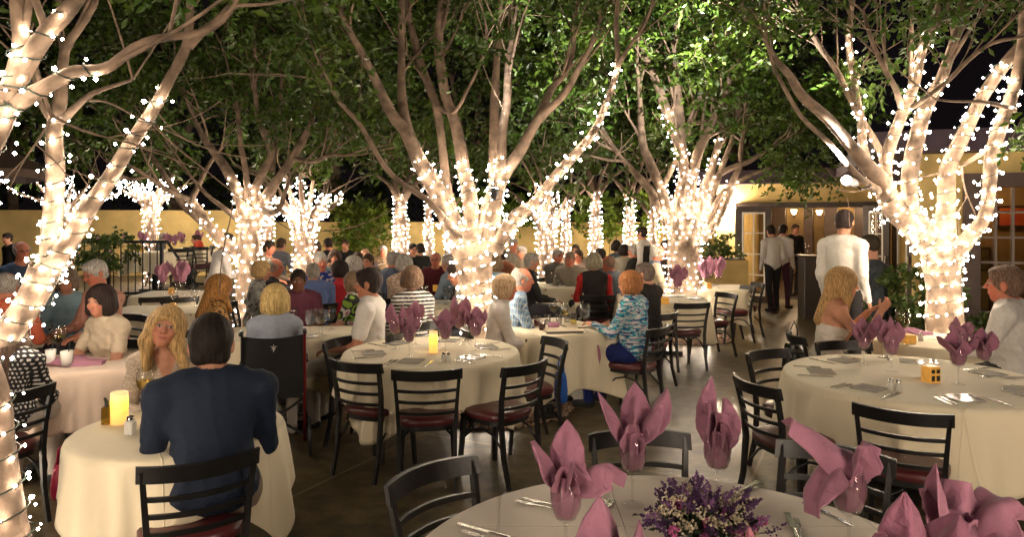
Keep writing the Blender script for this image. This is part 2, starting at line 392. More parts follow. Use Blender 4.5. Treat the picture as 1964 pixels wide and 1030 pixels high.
for u_, ww in ((0.35, .35), (1.15, .25), (1.75, .35), (2.5, .25), (3.1, .3)):
    m = MB(); m.box(room(u_, 5.2, 1.3), (ww, 0.5, 2.58), R_A, 0.01); m.build('pilaster', M_WOODD, bl)
M_SHADE = emat('frosted_shade', (1.0, 0.72, 0.38), 40)
for u_, v_, z_ in ((0.75, 5.1, 2.0), (1.45, 5.0, 1.98), (2.15, 5.1, 1.97), (2.75, 4.9, 1.95)):
    p = room(u_, v_, z_)
    t = thing('wall_sconce', {0.75: 'lit sconce inside the restaurant, leftmost through the doorway', 1.45: 'lit sconce inside the restaurant, second from left through the doorway', 2.15: 'lit sconce inside the restaurant, third from left through the doorway', 2.75: 'lit sconce inside the restaurant beside the tall waiter\'s head'}[u_], 'wall lamp', p + o, math.atan2(uA.y, uA.x), 'sconces inside the restaurant')
    m = MB(); m.lathe([(0.03, 0), (0.05, 0.03), (0.085, 0.13)], 12); m.build('lamp_shade', M_SHADE, t, True)
    m = MB(); m.tube([(0, 0.1, -.02), (0, 0.03, -.06), (0, 0, 0)], 0.012, 6); m.box((0, .12, -.02), (.07, .02, .16)); m.build('bracket', M_WOODD, t)
for u_, v_ in ((1.2, 2.2), (2.6, 3.2)):
    l = bpy.data.lights.new('doorway_room_fill', 'POINT'); l.energy = 70; l.color = (1, .68, .4); l.shadow_soft_size = .12  # fill lamps without fixtures, added to brighten the room behind the doors
    lo = link(bpy.data.objects.new('doorway_room_fill', l)); lo.location = room(u_, v_, 2.45) + o
# door frame + leaves
R_A3 = R_A
def frame_rect(mb, p, R, w_, h_, fw, ft):
    mb.box(p + R @ Vector((fw / 2, 0, h_ / 2)), (fw, ft, h_), R, 0.004)
    mb.box(p + R @ Vector((w_ - fw / 2, 0, h_ / 2)), (fw, ft, h_), R, 0.004)
    mb.box(p + R @ Vector((w_ / 2, 0, h_ - fw / 2)), (w_ - 2 * fw - .004, ft - .004, fw), R, 0.004)
    mb.box(p + R @ Vector((w_ / 2, 0, fw / 2)), (w_ - 2 * fw - .004, ft - .004, fw), R, 0.004)
p = onA(1411) - o - nA * 0.03
m = MB(); Wd = (onA(1702) - onA(1411)).length
m.box(p + R_A @ Vector((Wd / 2, 0, 2.16)), (Wd, .16, .12), R_A, .004); m.box(p + R_A @ Vector((.05, 0, 1.05)), (.1, .16, 2.1), R_A, .004); m.box(p + R_A @ Vector((Wd - .05, 0, 1.05)), (.1, .16, 2.1), R_A, .004)
m.build('door_frame', M_WOODD, bl)
def glazed_leaf(px0, d0, px1, d1, h, rows, cols, name='door'):
    a = D(px0, d0) - o; b = D(px1, d1) - o; w_ = (b - a).length; ang = math.atan2(b.y - a.y, b.x - a.x); R = Matrix.Rotation(ang, 3, 'Z')
    mb = MB(); frame_rect(mb, a, R, w_, h, 0.13, 0.05); f = mb.build(name, M_WOODD, bl)
    mb = MB(); frame_rect(mb, a + R @ Vector((.132, 0, .135)), R, w_ - .264, h - .27, 0.035, 0.058)
    for i in range(1, rows): mb.box(a + R @ Vector((w_ / 2, 0, .13 + (h - .26) * i / rows)), (w_ - .34, .052, .022), R)
    for i in range(1, cols): mb.box(a + R @ Vector((.13 + (w_ - .26) * i / cols, 0, h / 2)), (.022, .056, h - .34), R)
    mb.build('muntins', M_WHITEP, f)
    mb = MB(); mb.box(a + R @ Vector((w_ / 2, 0, h / 2)), (w_ - .28, .008, h - .28), R); mb.build('pane', M_GLASS, f)
    mb = MB(); mb.box(a + R @ Vector((w_ - .06, -.06, 1.0)), (.025, .05, .16), R, .005); mb.build('handle', M_STEEL, f)
glazed_leaf(1412, 15.6, 1480, 15.2, 2.12, 4, 2)
glazed_leaf(1656, 14.7, 1707, 14.2, 2.12, 4, 2)
glazed_leaf(1712, 14.3, 1752, 13.8, 2.12, 1, 1)
# window on the right
a = onC(1846) - o; b = onC(2010) - o; w_ = (b - a).length; R = Matrix.Rotation(math.atan2(b.y - a.y, b.x - a.x), 3, 'Z')
m = MB(); frame_rect(m, a - nC * .03, R, w_, ZW - .0, 0.19, 0.16)
wf = m.build('window', mat('brown_frame', (0.11, 0.07, 0.06), 0.5, var=.15), bl)
m = MB()
for i in range(1, 6): m.box(a + R @ Vector((w_ / 2, .02, .19 + (ZW - .38) * i / 6)), (w_ - .39, .05, .03), R)
for i in range(1, 3): m.box(a + R @ Vector((.19 + (w_ - .38) * i / 3, .02, ZW / 2)), (.03, .054, ZW - .39), R)
m.build('muntins', mat('grey_muntin', (0.25, 0.2, 0.17), 0.5), wf)
m = MB(); m.box(a + R @ Vector((w_ / 2, .05, ZW / 2)), (w_ - .3, .01, ZW - .3), R); m.build('pane', glassmat('window_glass', (.8, .75, .65), .01, 2.0), wf)
m = MB(); m.box(a + R @ Vector((w_ / 2 + .95, 2.3, 1.2)), (w_ + 1.5, .1, 2.4), R); m.build('interior_wall', M_INW, bl)
# framed pictures on the dining room wall
for dx, z_, ww, hh, c in ((0.75, 2.0, .55, .36, (.42, .03, .03)), (0.15, 1.25, .5, .4, (.03, .02, .02)), (.1, .7, .6, .7, (.12, .08, .05))):
    t = thing('framed_picture', {2.0: 'red and orange picture on the wall inside the right window', 1.25: 'small dark framed picture inside the right window', .7: 'brown framed picture low on the wall inside the right window'}[z_], 'picture', o + a + R @ Vector((w_ / 2 + dx, 2.2, z_ * .93)), math.atan2(b.y - a.y, b.x - a.x))
    m = MB(); m.box((0, 0, 0), (ww, .04, hh)); m.build('frame', M_WOODD, t)
    m = MB(); m.box((0, -.022, 0), (ww - .08, .01, hh - .08)); m.build('canvas', mat('picture', c, .6, col2=(c[0] * .8 + .15, c[1] + .12, c[2] * .5), vscale=5), t)
l = bpy.data.lights.new('window_room_fill', 'POINT'); l.energy = 20; l.color = (1, .7, .42); l.shadow_soft_size = .12  # unseen lamp added to light the room behind the window
lo = link(bpy.data.objects.new('window_room_fill', l)); lo.location = o + a + R @ Vector((w_ / 2, 1.6, 2.3))
# threshold strip
m = MB(); m.box(onA(1556) - o - nA * .12 + Vector((0, 0, .01)), (Wd - .2, .1, .02), R_A); m.build('threshold', M_STEELD, bl)
# outside sconce on the wall beside the doors
t = thing('wall_lantern', 'glaring lit lantern on the yellow wall left of the open doors', 'wall lamp', onA(1390) - nA * 0.14 + Vector((0, 0, CAM + 24 / F * 16.6)))
m = MB(); m.lathe([(.02, -.1), (.06, -.07), (.075, .08), (.03, .12)], 12); m.build('lamp_glass', emat('lantern_glow', (1, .8, .55), 700), t, True)
m = MB(); m.box((0, .13, .0), (.08, .02, .2)); m.tube([(0, .12, .05), (0, .05, .15), (0, 0, .12)], .012, 6); m.build('bracket', M_WOODD, t)
# ------------------------------------------------------------------ trees wrapped in fairy lights
def resample(pts, step):
    """Catmull-Rom through rows (x,y,z,r)"""
    P = np.array(pts, dtype=float); P = np.vstack([2 * P[0] - P[1], P, 2 * P[-1] - P[-2]]); out = []
    for i in range(1, len(P) - 2):
        L = np.linalg.norm(P[i + 1][:3] - P[i][:3]); n = max(2, int(L / step))
        for k in range(n):
            t = k / n; a, b, c, d_ = P[i - 1], P[i], P[i + 1], P[i + 2]
            out.append(0.5 * ((2 * b) + (-a + c) * t + (2 * a - 5 * b + 4 * c - d_) * t * t + (-a + 3 * b - 3 * c + d_) * t ** 3))
    out.append(P[-2]); return np.array(out)

def tube_np(path, n=10, rough=0.085, seed=0):
    """knobbly bark tube along path rows (x,y,z,r)"""
    rr = np.random.default_rng(seed); X = path[:, :3]; T = np.gradient(X, axis=0); T /= np.linalg.norm(T, axis=1)[:, None] + 1e-9
    up = np.zeros_like(X); u = np.array([0, 1.0, 0]) if abs(T[0, 1]) < .9 else np.array([1.0, 0, 0])
    for i in range(len(X)):
        u = u - T[i] * u.dot(T[i]); u /= np.linalg.norm(u) + 1e-9; up[i] = u
    B = np.cross(T, up); a = np.arange(n) * 2 * np.pi / n
    ph = rr.uniform(0, 6, 4); s = np.arange(len(X))[:, None]
    mod = 1 + rough * (np.sin(2 * a[None] + ph[0] + s * .21) + .7 * np.sin(3 * a[None] + ph[1] - s * .13) + .5 * np.sin(s * .9 + ph[2]) * np.cos(a[None] + ph[3]))
    R = path[:, 3][:, None] * mod
    V = X[:, None] + up[:, None] * (np.cos(a)[None, :, None] * R[..., None]) + B[:, None] * (np.sin(a)[None, :, None] * R[..., None])
    V = V.reshape(-1, 3); m = len(X); i = np.arange(m - 1)[:, None] * n; j = np.arange(n)[None]; k = (j + 1) % n
    Fq = np.stack([i + j, i + k, i + n + k, i + n + j], -1).reshape(-1, 4)
    # closed tip
    V = np.vstack([V, X[-1] + T[-1] * path[-1, 3]]); tip = len(V) - 1
    jj = np.arange(n); kk = (jj + 1) % n; base = (m - 1) * n
    Fq = np.vstack([Fq, np.stack([base + jj, base + kk, np.full(n, tip), np.full(n, tip)], -1)])
    return V, Fq, up, B

def join_np(parts):
    V = []; Fs = []; o_ = 0
    for v, f in parts: V.append(v); Fs.append(f + o_); o_ += len(v)
    return np.vstack(V), np.vstack(Fs)

def leaves_np(pos, dirn, L, W, rg):
    """folded two-triangle leaves"""
    n = len(pos); dirn = dirn / (np.linalg.norm(dirn, axis=1)[:, None] + 1e-9)
    rnd = rg.normal(size=(n, 3)); side = np.cross(dirn, rnd); side /= np.linalg.norm(side, axis=1)[:, None] + 1e-9
    nor = np.cross(side, dirn); l = L * rg.uniform(.65, 1.2, n)[:, None]; w_ = W * rg.uniform(.7, 1.2, n)[:, None]
    tip = pos + dirn * l - nor * l * .12; mid = pos + dirn * l * .5
    a = mid + side * w_ + nor * w_ * .35; b = mid - side * w_ + nor * w_ * .35
    V = np.stack([pos, a, tip, b], 1).reshape(-1, 3); i = np.arange(n)[:, None] * 4
    Fq = np.concatenate([i + np.array([[0, 1, 2]]), i + np.array([[0, 2, 3]])], 0)
    return V, Fq

def clumps_to_leaves(cl, per, rc, L, W, rg, tint=(0.05, 0.115, 0.014)):
    """cl (n,3) clump centres: each holds a few twigs with leaves in sprays"""
    nt = max(2, per // 9); P = []; Q = []; C = []; twigs = []
    for c in cl:
        base = c + rg.normal(size=3) * rc * .15; sc_ = rg.uniform(.7, 1.2); tone = rg.uniform(.55, 1.5); hue = rg.uniform(0, 1)
        for t in range(nt):
            d_ = rg.normal(size=3); d_[2] = d_[2] * .7 + .1; d_ /= np.linalg.norm(d_); ln = rc * sc_ * rg.uniform(.5, 1.15)
            k = 9; s = np.linspace(.25, 1, k)[:, None]; droop = np.array([0, 0, -.25]) * ln * s ** 2
            pts = base + d_ * ln * s + droop + rg.normal(size=(k, 3)) * .01
            twigs.append(np.vstack([base, pts[4], pts[-1]]))
            ld = d_[None] * .9 + rg.normal(size=(k, 3)) * .75 + np.array([0, 0, -.15])
            P.append(pts); Q.append(ld)
            base_c = np.array(tint) * tone * (1 - .0 * hue); base_c = base_c * np.array([1 + .5 * hue, 1.0 + .1 * hue, 1.0])
            C.append(np.repeat((base_c[None] * rg.uniform(.7, 1.35, (k, 1))), 4, axis=0))
    P = np.vstack(P); Q = np.vstack(Q); C = np.vstack(C)
    V, Fq = leaves_np(P, Q, L, W, rg)
    return V, Fq, C, twigs

# one unit bulb mesh (shared) : small glass tip shape
def bulb_unit(r):
    a = (1 + 5 ** .5) / 2; v = np.array([(-1, a, 0), (1, a, 0), (-1, -a, 0), (1, -a, 0), (0, -1, a), (0, 1, a), (0, -1, -a), (0, 1, -a), (a, 0, -1), (a, 0, 1), (-a, 0, -1), (-a, 0, 1)], float)
    v = v / np.linalg.norm(v[0]) * r; v[:, 2] *= 1.15
    f = np.array([(0, 11, 5), (0, 5, 1), (0, 1, 7), (0, 7, 10), (0, 10, 11), (1, 5, 9), (5, 11, 4), (11, 10, 2), (10, 7, 6), (7, 1, 8), (3, 9, 4), (3, 4, 2), (3, 2, 6), (3, 6, 8), (3, 8, 9), (4, 9, 5), (2, 4, 11), (6, 2, 10), (8, 6, 7), (9, 8, 1)])
    return v, f
OCT_V = np.array([(1, 0, 0), (-1, 0, 0), (0, 1, 0), (0, -1, 0), (0, 0, 1), (0, 0, -1)], float)
OCT_F = np.array([(0, 2, 4), (2, 1, 4), (1, 3, 4), (3, 0, 4), (2, 0, 5), (1, 2, 5), (3, 1, 5), (0, 3, 5)])
def many_bulbs(P, r):
    v, f = (OCT_V * r, OCT_F); n = len(P)
    sz = np.random.default_rng(n).uniform(.6, 1.25, (n, 1, 1)); V = (P[:, None] + v[None] * sz).reshape(-1, 3); Fq = (np.arange(n)[:, None, None] * len(v) + f[None]).reshape(-1, 3)
    return V, Fq

def px_path(d0, rows):
    """rows (px, py, width_px[, depth offset]) -> x,y,z,r"""
    out = []
    for r in rows:
        d_ = d0 + (r[3] if len(r) > 3 else 0); p = DP(r[0], r[1], d_); out.append((p.x, p.y, p.z, max(.004, r[2] / 2 / F * d_)))
    return out

CROWN_N = [0]; WK = {'A': .79, 'N': .82, 'C': .78, 'E': .80, 'B': .80, 'D': .76}
def build_tree(name, label, d0, limbs, lit, bulb_r=0.015, wire=True, pitch=0.11, gap=0.075, step=0.06, extra_clumps=None, leaf=(.085, .02), nsub=3,
               tone=(0.045, 0.098, 0.012), per=60, rc=.38, dens=1.0, bark=None, seed=1, nlim=None, lights_label=None, cat='tree', kindname='ficus_tree', spread=1.0, zmin=2.5, tipn=1, world=False):
    rg = np.random.default_rng(seed); rnd = random.Random(seed)
    wk = WK.get(name, 1.0); conv = (lambda d_, rows: px_path(d_, [(r[0], r[1], r[2] * wk) + tuple(r[3:]) for r in rows])) if not world else (lambda d_, rows: rows)
    base = conv(d0, limbs[0])[0]; o_ = (base[0], base[1], 0.0)
    root = thing(kindname, label, cat, o_)
    parts = []; spirals = []; tips = []; paths = []
    for li, rows in enumerate(limbs):
        path = resample(conv(d0, rows), step); V, Fq, up, B = tube_np(path, 12 if li < 6 else 8, seed=seed * 31 + li)
        if li == 0: trunk = (V, Fq)
        else: parts.append((V, Fq))
        paths.append((path, up, B))
        if li: tips.append((path[-1], path[-1, :3] - path[max(0, len(path) - 6), :3]))
    # sub-branches
    twl = []
    def grow(p, d_, L, r, lev):
        d_ = d_ / (np.linalg.norm(d_) + 1e-9); n = 5; rows = [(*p, r)]; q = p.copy()
        bend = rg.normal(size=3) * .18
        for k in range(n):
            d_ = d_ + bend * .3 + rg.normal(size=3) * .06 + np.array([0, 0, .03]); d_ /= np.linalg.norm(d_); q = q + d_ * L / n; rows.append((*q, max(.003, r * (1 - .6 * (k + 1) / n))))
        path = resample(rows, .12); V, Fq, _, _ = tube_np(path, 6, seed=rg.integers(9999)); parts.append((V, Fq)); twl.append(q)
        if lev > 0:
            for c in range(rg.integers(2, 4)):
                i = rg.integers(2, n + 1); pp = np.array(rows[i][:3]); dd = d_ + rg.normal(size=3) * .65; dd[2] = dd[2] * .8 + .12
                grow(pp, dd, L * rg.uniform(.5, .8), rows[i][3] * .65, lev - 1)
    for tp, dr in tips:
        for c in range(tipn + 1):
            dd = dr / (np.linalg.norm(dr) + 1e-9) + rg.normal(size=3) * .4 * spread; grow(tp[:3], dd, rg.uniform(.6, 1.1) * spread, max(.006, tp[3] * .8), nsub - 1)
    for path, up, B in paths[1:]:
        n = len(path)
        for c in range(4 if name in ('A', 'B', 'C', 'D', 'E') else 2):
            i = int(n * rg.uniform(.35, .95)); z = path[i, 2]
            if z < zmin - .3: continue
            dd = rg.normal(size=3) * .7 + path[min(i + 3, n - 1), :3] * 5 - path[max(i - 3, 0), :3] * 5; dd /= np.linalg.norm(dd); dd[2] = abs(dd[2]) * .7 + .35; grow(path[i, :3], dd, rg.uniform(.6, 1.2), max(.006, path[i, 3] * .42), 1)
    off = np.array(o_)
    tr = npmesh('trunk', *trunk, bark or M_BARK, root, off=o_)
    # crown
    cl = [t for t in twl if t[2] > zmin]
    if extra_clumps is not None and len(extra_clumps): cl += list(extra_clumps)
    if cl:
        V, Fq, C, tw = clumps_to_leaves(np.array(cl), int(per * dens), rc, leaf[0], leaf[1], rg, tone)
        T3 = np.array(tw[::2]); n = len(T3); wd = .003 * np.array([[1, 0, 0]])   # thin three-sided twigs
        rs = np.array([.0045, .003, .0012]); ring = np.array([(1, 0, 0), (-.5, .86, .3), (-.5, -.86, -.3)])
        Vt = (T3[:, :, None] + rs[None, :, None, None] * ring[None, None]).reshape(-1, 3)
        i = np.arange(n)[:, None] * 9; ff = []
        for s in (0, 1):
            for j in range(3): ff.append(i + np.array([[s * 3 + j, s * 3 + (j + 1) % 3, s * 3 + 3 + (j + 1) % 3, s * 3 + 3 + j]]))
        Tq = np.vstack(ff); Tq = np.vstack([Tq[:, [0, 1, 2]], Tq[:, [0, 2, 3]]])
        V, Fq = join_np([(V, Fq), (Vt, Tq)]); C = np.vstack([C, np.tile(np.array([[.20, .14, .09]]), (len(Vt), 1))])
        npmesh('crown', V, Fq, M_LEAF, root, smooth=False, cols=C, off=o_); CROWN_N[0] += len(Fq)
    if parts:
        V, Fq = join_np(parts); npmesh('limbs', V, Fq, bark or M_BARK, root, off=o_)
    # lights
    if lit:
        lroot = thing('string_lights', lights_label or ('warm white fairy lights wound on the ' + label), 'fairy lights', o_)
        wv = []; P = []; camp = np.array([0, 0, CAM])
        for li, (f0, f1) in lit.items():
            path, up, B = paths[li]; n = len(path); i0 = int(f0 * (n - 1)); i1 = max(i0 + 2, int(f1 * (n - 1))); seg = path[i0:i1 + 1]
            s = np.concatenate([[0], np.cumsum(np.linalg.norm(np.diff(seg[:, :3], axis=0), axis=1))]); Lt = s[-1]
            ph = rg.uniform(0, 6); ns = max(8, int(Lt / pitch * 10)); ss = np.linspace(0, Lt, ns)
            X = np.stack([np.interp(ss, s, seg[:, k]) for k in range(4)], 1); U = np.stack([np.interp(ss, s, up[i0:i1 + 1, k]) for k in range(3)], 1); BB = np.stack([np.interp(ss, s, B[i0:i1 + 1, k]) for k in range(3)], 1)
            a = ph + ss / pitch * 2 * np.pi + .9 * np.sin(ss * 7 + ph) + .6 * np.sin(ss * 19 + ph * 2)
            rr = X[:, 3] * 1.1 + .006
            W_ = X[:, :3] + U * (np.cos(a) * rr)[:, None] + BB * (np.sin(a) * rr)[:, None]
            if wire:
                v, f, _, _ = tube_np(np.column_stack([W_, np.full(len(W_), .0034)]), 4, 0, 1); wv.append((v, f))
            wl = np.concatenate([[0], np.cumsum(np.linalg.norm(np.diff(W_, axis=0), axis=1))]); nb = int(wl[-1] / gap); q = np.sort(rg.uniform(0, wl[-1], nb)); q = (q + np.linspace(0, wl[-1], nb) * 2) / 3
            pc = np.stack([np.interp(q, wl, W_[:, k]) for k in range(3)], 1); cc = np.stack([np.interp(np.interp(q, wl, ss), s, seg[:, k]) for k in range(3)], 1)
            out = pc - cc; out /= np.linalg.norm(out, axis=1)[:, None] + 1e-9
            P.append(pc + out * rg.uniform(.006, .032, nb)[:, None] + rg.normal(size=(nb, 3)) * .009)
        P = np.vstack(P)
        if wv: V, Fq = join_np(wv); npmesh('wire', V, Fq, M_WIRE, lroot, off=o_)
        if nlim:                                   # the 100 that show largest, each its own bulb
            Fv = P[:, 1]; order = np.argsort(Fv + rg.uniform(0, .15, len(P))); one = order[:100]; rest = order[100:]
            v, f = bulb_unit(bulb_r); proto = npmesh('bulb', v, f, M_BULB, lroot); proto.location = P[one[0]] - off
            for i in one[1:]:
                c = proto.copy(); sc.collection.objects.link(c); c.location = P[i] - off; c.scale = [rg.uniform(.65, 1.25)] * 3; c.rotation_euler = tuple(rg.uniform(0, 3, 3))
            if len(rest): V, Fq = many_bulbs(P[rest], bulb_r); tag(npmesh('bulbs', V, Fq, M_BULB, lroot, off=o_), kind='stuff')
        else:
            V, Fq = many_bulbs(P, bulb_r); tag(npmesh('bulbs', V, Fq, M_BULB, lroot, smooth=True, off=o_), kind='stuff')
        return root, len(P)
    return root, 0

def crown_fill(x0, x1, y0, y1, d0, d1, n, rg, hole=None):
    """clump centres filling the crown volume seen between the rows y0..y1"""
    out = []
    while len(out) < n:
        px = rg.uniform(x0, x1); py = rg.uniform(y0, y1); d_ = rg.uniform(d0, d1)
        if hole and hole(px, py, rg): continue
        p = DP(px, py, d_); out.append(np.array(p))
    return out
rgc = np.random.default_rng(99)
nb = []
# C: the central tree
limbsC = [
 [(932,776,104),(927,700,84),(922,640,78),(914,560,76),(905,490,90),(898,440,110)],
 [(890,470,60),(862,420,54),(840,370,44),(812,322,40,-.1),(801,300,34,-.1),(778,250,30,-.2),(751,217,27,-.2),(712,136,22,-.3),(681,78,18,-.4),(657,31,14,-.5),(640,-40,10,-.5)],
 [(905,450,44),(902,388,36),(891,330,31,.1),(875,240,29,.15),(856,186,27,.2),(844,116,24,.2),(842,58,21,.2),(848,0,18,.2),(850,-80,12,.2)],
 [(880,470,34,.1),(866,400,28,.2),(856,350,24,.25),(848,272,22,.3),(836,202,20,.3),(809,128,18,.4),(790,58,16,.4),(778,0,14,.4),(770,-60,10,.5)],
 [(801,303,26,-.1),(778,233,25,-.1),(770,175,22,0),(770,97,19,.1),(770,30,17,.1),(768,-70,13,.1)],
 [(880,460,28,-.3),(828,392,17,-.5),(770,350,14,-.6),(735,315,13,-.7),(692,241,11,-.8),(650,194,8,-.8),(634,160,6,-.9)],
 [(925,470,46),(940,400,40),(963,342,32,-.1),(1000,285,28,-.2),(1029,233,25,-.2),(1062,200,22,-.3),(1088,171,19,-.3),(1108,133,16,-.3),(1130,95,13,-.3),(1150,40,9,-.3)],
 [(1029,233,22,-.2),(1045,200,20,-.1),(1060,167,17,0),(1085,140,14,0),(1099,97,12,.1),(1103,30,9,.1)],
 [(940,460,44,-.1),(950,390,36,-.2),(959,330,30,-.2),(963,252,24,-.2),(972,190,20,-.2),(975,120,15,-.2),(985,50,11,-.2)],
 [(930,450,36,.2),(945,380,26,.2),(948,252,24,.2),(950,155,19,.2),(958,58,15,.2),(962,-30,12,.2)],
 [(950,480,42,-.1),(985,420,36,-.3),(1022,392,28,-.4),(1060,345,25,-.5),(1088,311,23,-.6),(1134,260,20,-.7),(1158,210,18,-.7),(1173,171,16,-.7),(1185,120,14,-.7),(1182,40,11,-.7),(1190,-40,9,-.7)],
 [(1180,140,13,-.7),(1200,100,10,-.8),(1235,50,8,-.9),(1255,0,6,-1)],
 [(836,202,12,.3),(870,215,10,.1),(900,165,9,0),(925,110,7,0),(935,60,6,0)],
]
hc = lambda px, py, rg: (670 < px < 1130 and py > 70 and rg.random() < .88) or (rg.random() < (py / 300.0) * .5)
ex = crown_fill(560, 1330, -260, 200, 6.6, 9.6, 90, rgc, hc)
_, n = build_tree('C', 'large multi-stemmed ficus in a gravel pit behind the middle round table', 6.75, limbsC,
   {0: (.04, 1), 1: (0, .36), 2: (0, .28), 6: (0, .28), 8: (0, .42), 9: (0, .3), 10: (0, .74), 5: (0, .2)}, nlim=1, zmin=3.25, seed=3, gap=.072, pitch=.12, bulb_r=.0108,
   extra_clumps=ex, per=55, lights_label='dense warm fairy lights wound around the central ficus and its right diagonal limb'); nb.append(n)
# A: the forked tree on the left
limbsA = [
 [(-190,976,92),(-130,860,80),(-50,740,74),(15,645,70),(60,575,70),(92,515,78)],
 [(88,530,60),(97,485,50),(102,400,42),(105,330,39),(104,243,32),(112,200,30),(116,184,28),(124,97,22),(150,55,19),(180,10,16),(200,-60,12)],
 [(85,520,60),(128,470,45),(165,405,38),(205,350,34),(248,278,31),(290,218,29),(325,152,26),(350,108,26),(362,70,22),(364,0,18),(362,-60,14)],
 [(362,90,20),(385,62,22),(415,40,20),(445,5,15),(470,-40,12)],
 [(104,235,18),(78,200,13,-.1),(66,150,11,-.1),(50,80,9,-.2),(30,30,7,-.2)],
 [(118,232,20),(150,200,15,-.1),(175,180,12,-.2),(215,165,9,-.2),(255,152,7,-.3)],
 [(124,110,16),(116,60,14,.1),(113,0,12,.1),(112,-50,9,.1)],
 [(160,192,8,-.1),(205,195,6,-.3),(255,220,5,-.4),(290,235,4,-.4)],
]
ex = crown_fill(120, 700, -260, 120, 4.5, 6.4, 34, rgc, lambda px, py, rg: (px < 330 and py > 40) or rg.random() < (py + 150) / 420)
_, n = build_tree('A', 'forked ficus leaning in from the left edge, behind the polka dot woman', 4.3, limbsA,
   {0: (0, 1), 1: (0, .52), 2: (0, .66)}, nlim=1, seed=5, gap=.075, pitch=.12, bulb_r=.0115, extra_clumps=ex, per=45, rc=.3, zmin=2.95, nsub=2,
   lights_label='warm fairy lights wound around the forked leaning ficus on the left'); nb.append(n)
# N: nearest tree, mostly beyond the left edge
limbsN = [
 [(60,1337,100),(36,1100,86),(20,1000,72),(2,870,66),(-10,760,64),(-60,620,60),(-70,480,60),(-45,330,62),(-8,230,66),(18,170,62)],
 [(5,215,50),(40,100,44),(35,40,34),(30,-20,30),(20,-100,24)],
 [(15,180,50),(55,110,46),(90,62,40),(125,25,36),(165,-30,30),(200,-100,22)],
 [(0,215,44),(35,195,38),(75,172,33),(118,148,30),(142,136,27),(185,135,26),(215,124,25),(255,92,24),(300,74,22),(345,68,20),(385,62,19),(425,40,15),(450,10,11)],
 [(55,90,20),(62,110,14,.2),(75,150,11,.3),(90,200,10,.4),(100,222,9,.5)],
]
_, n = build_tree('N', 'nearest ficus with its trunk cut off by the left edge of the picture', 2.6, limbsN,
   {0: (.05, 1), 1: (0, .6), 2: (0, .6), 3: (0, .42)}, nlim=1, seed=8, gap=.07, pitch=.11, bulb_r=.0072, extra_clumps=None, per=40, rc=.22, zmin=2.6, nsub=2, leaf=(.07, .016),
   lights_label='warm fairy lights on the nearest ficus at the left picture edge'); nb.append(n)
# E: the right-hand tree
limbsE = [
 [(1818,784,104),(1815,700,84),(1812,640,78),(1808,560,74),(1806,510,84),(1803,470,104)],
 [(1800,490,66),(1765,440,60),(1725,412,54),(1705,385,48),(1690,350,42),(1660,315,36,-.1),(1632,280,31,-.2),(1593,233,27,-.3),(1539,183,23,-.4),(1515,144,17,-.5),(1488,113,13,-.6),(1460,60,9,-.6)],
 [(1690,370,20),(1655,345,15,-.2),(1632,322,13,-.3),(1593,276,12,-.4),(1539,225,11,-.5),(1504,167,10,-.6),(1484,128,8,-.6),(1470,80,6,-.7)],
 [(1730,420,28),(1700,380,24),(1668,330,21,.1),(1655,280,20,.1),(1651,230,19,.2),(1640,167,18,.2),(1628,78,15,.2),(1632,30,12,.2)],
 [(1700,335,18),(1686,287,16,.2),(1665,250,15,.2),(1644,214,14,.2),(1601,128,13,.3),(1570,89,10,.3),(1540,30,7,.3)],
 [(1760,460,40),(1720,400,34),(1700,350,30),(1702,295,27),(1729,221,24),(1745,185,22),(1756,155,20),(1772,89,17),(1795,43,14),(1800,-40,10)],
 [(1729,205,16),(1715,165,14,-.2),(1690,120,12,-.3),(1671,74,10,-.4),(1655,20,7,-.4)],
 [(1745,190,12),(1747,130,10,.1),(1748,70,9,.1),(1750,10,7,.1)],
 [(1785,480,54),(1750,410,42),(1743,350,38,-.1),(1756,272,34,-.2),(1776,206,30,-.2),(1807,148,26,-.2),(1830,78,22,-.2),(1838,39,19,-.2),(1850,-50,14,-.2)],
 [(1750,205,14,-.2),(1785,180,12,-.4),(1818,155,12,-.5),(1860,112,11,-.6),(1904,82,9,-.7),(1964,70,6,-.8)],
 [(1810,490,56),(1812,430,46),(1814,388,38),(1818,322,35),(1850,255,32),(1884,186,30),(1923,128,28),(1964,80,24),(2010,30,18)],
 [(1820,500,50),(1862,450,38,-.2),(1888,415,32,-.3),(1896,370,30,-.3),(1902,300,31,-.3),(1919,241,29,-.3),(1946,167,26,-.3),(1960,85,22,-.3),(1962,0,17,-.3),(1965,-80,12,-.3)],
 [(1905,280,14,-.3),(1870,302,10,-.1),(1845,318,8,0)],
 [(1946,210,14,-.3),(1890,196,8,-.5),(1830,194,6,-.7),(1795,190,5,-.8)],
]
ex = crown_fill(1380, 2150, -260, 130, 6.4, 9.0, 70, rgc, lambda px, py, rg: (1640 < px < 1900 and py > 30 and rg.random() < .9) or (px > 1880 and py > 80) or rg.random() < (py + 60) / 320)
ex += crown_fill(1920, 2050, 90, 330, 5.4, 6.4, 10, rgc) + crown_fill(1640, 1720, 120, 180, 6.8, 7.3, 8, rgc)
_, n = build_tree('E', 'large ficus at the right, behind the small table of the couple in white', 6.6, limbsE,
   {0: (.03, 1), 1: (0, .30), 3: (.05, .93), 5: (0, .84), 8: (0, .66), 10: (0, .78), 11: (0, .62)}, nlim=1, zmin=3.3, seed=11, gap=.08, pitch=.13, bulb_r=.0128,
   extra_clumps=ex, per=50, lights_label='warm fairy lights wound around the right-hand ficus and its fanning limbs'); nb.append(n)
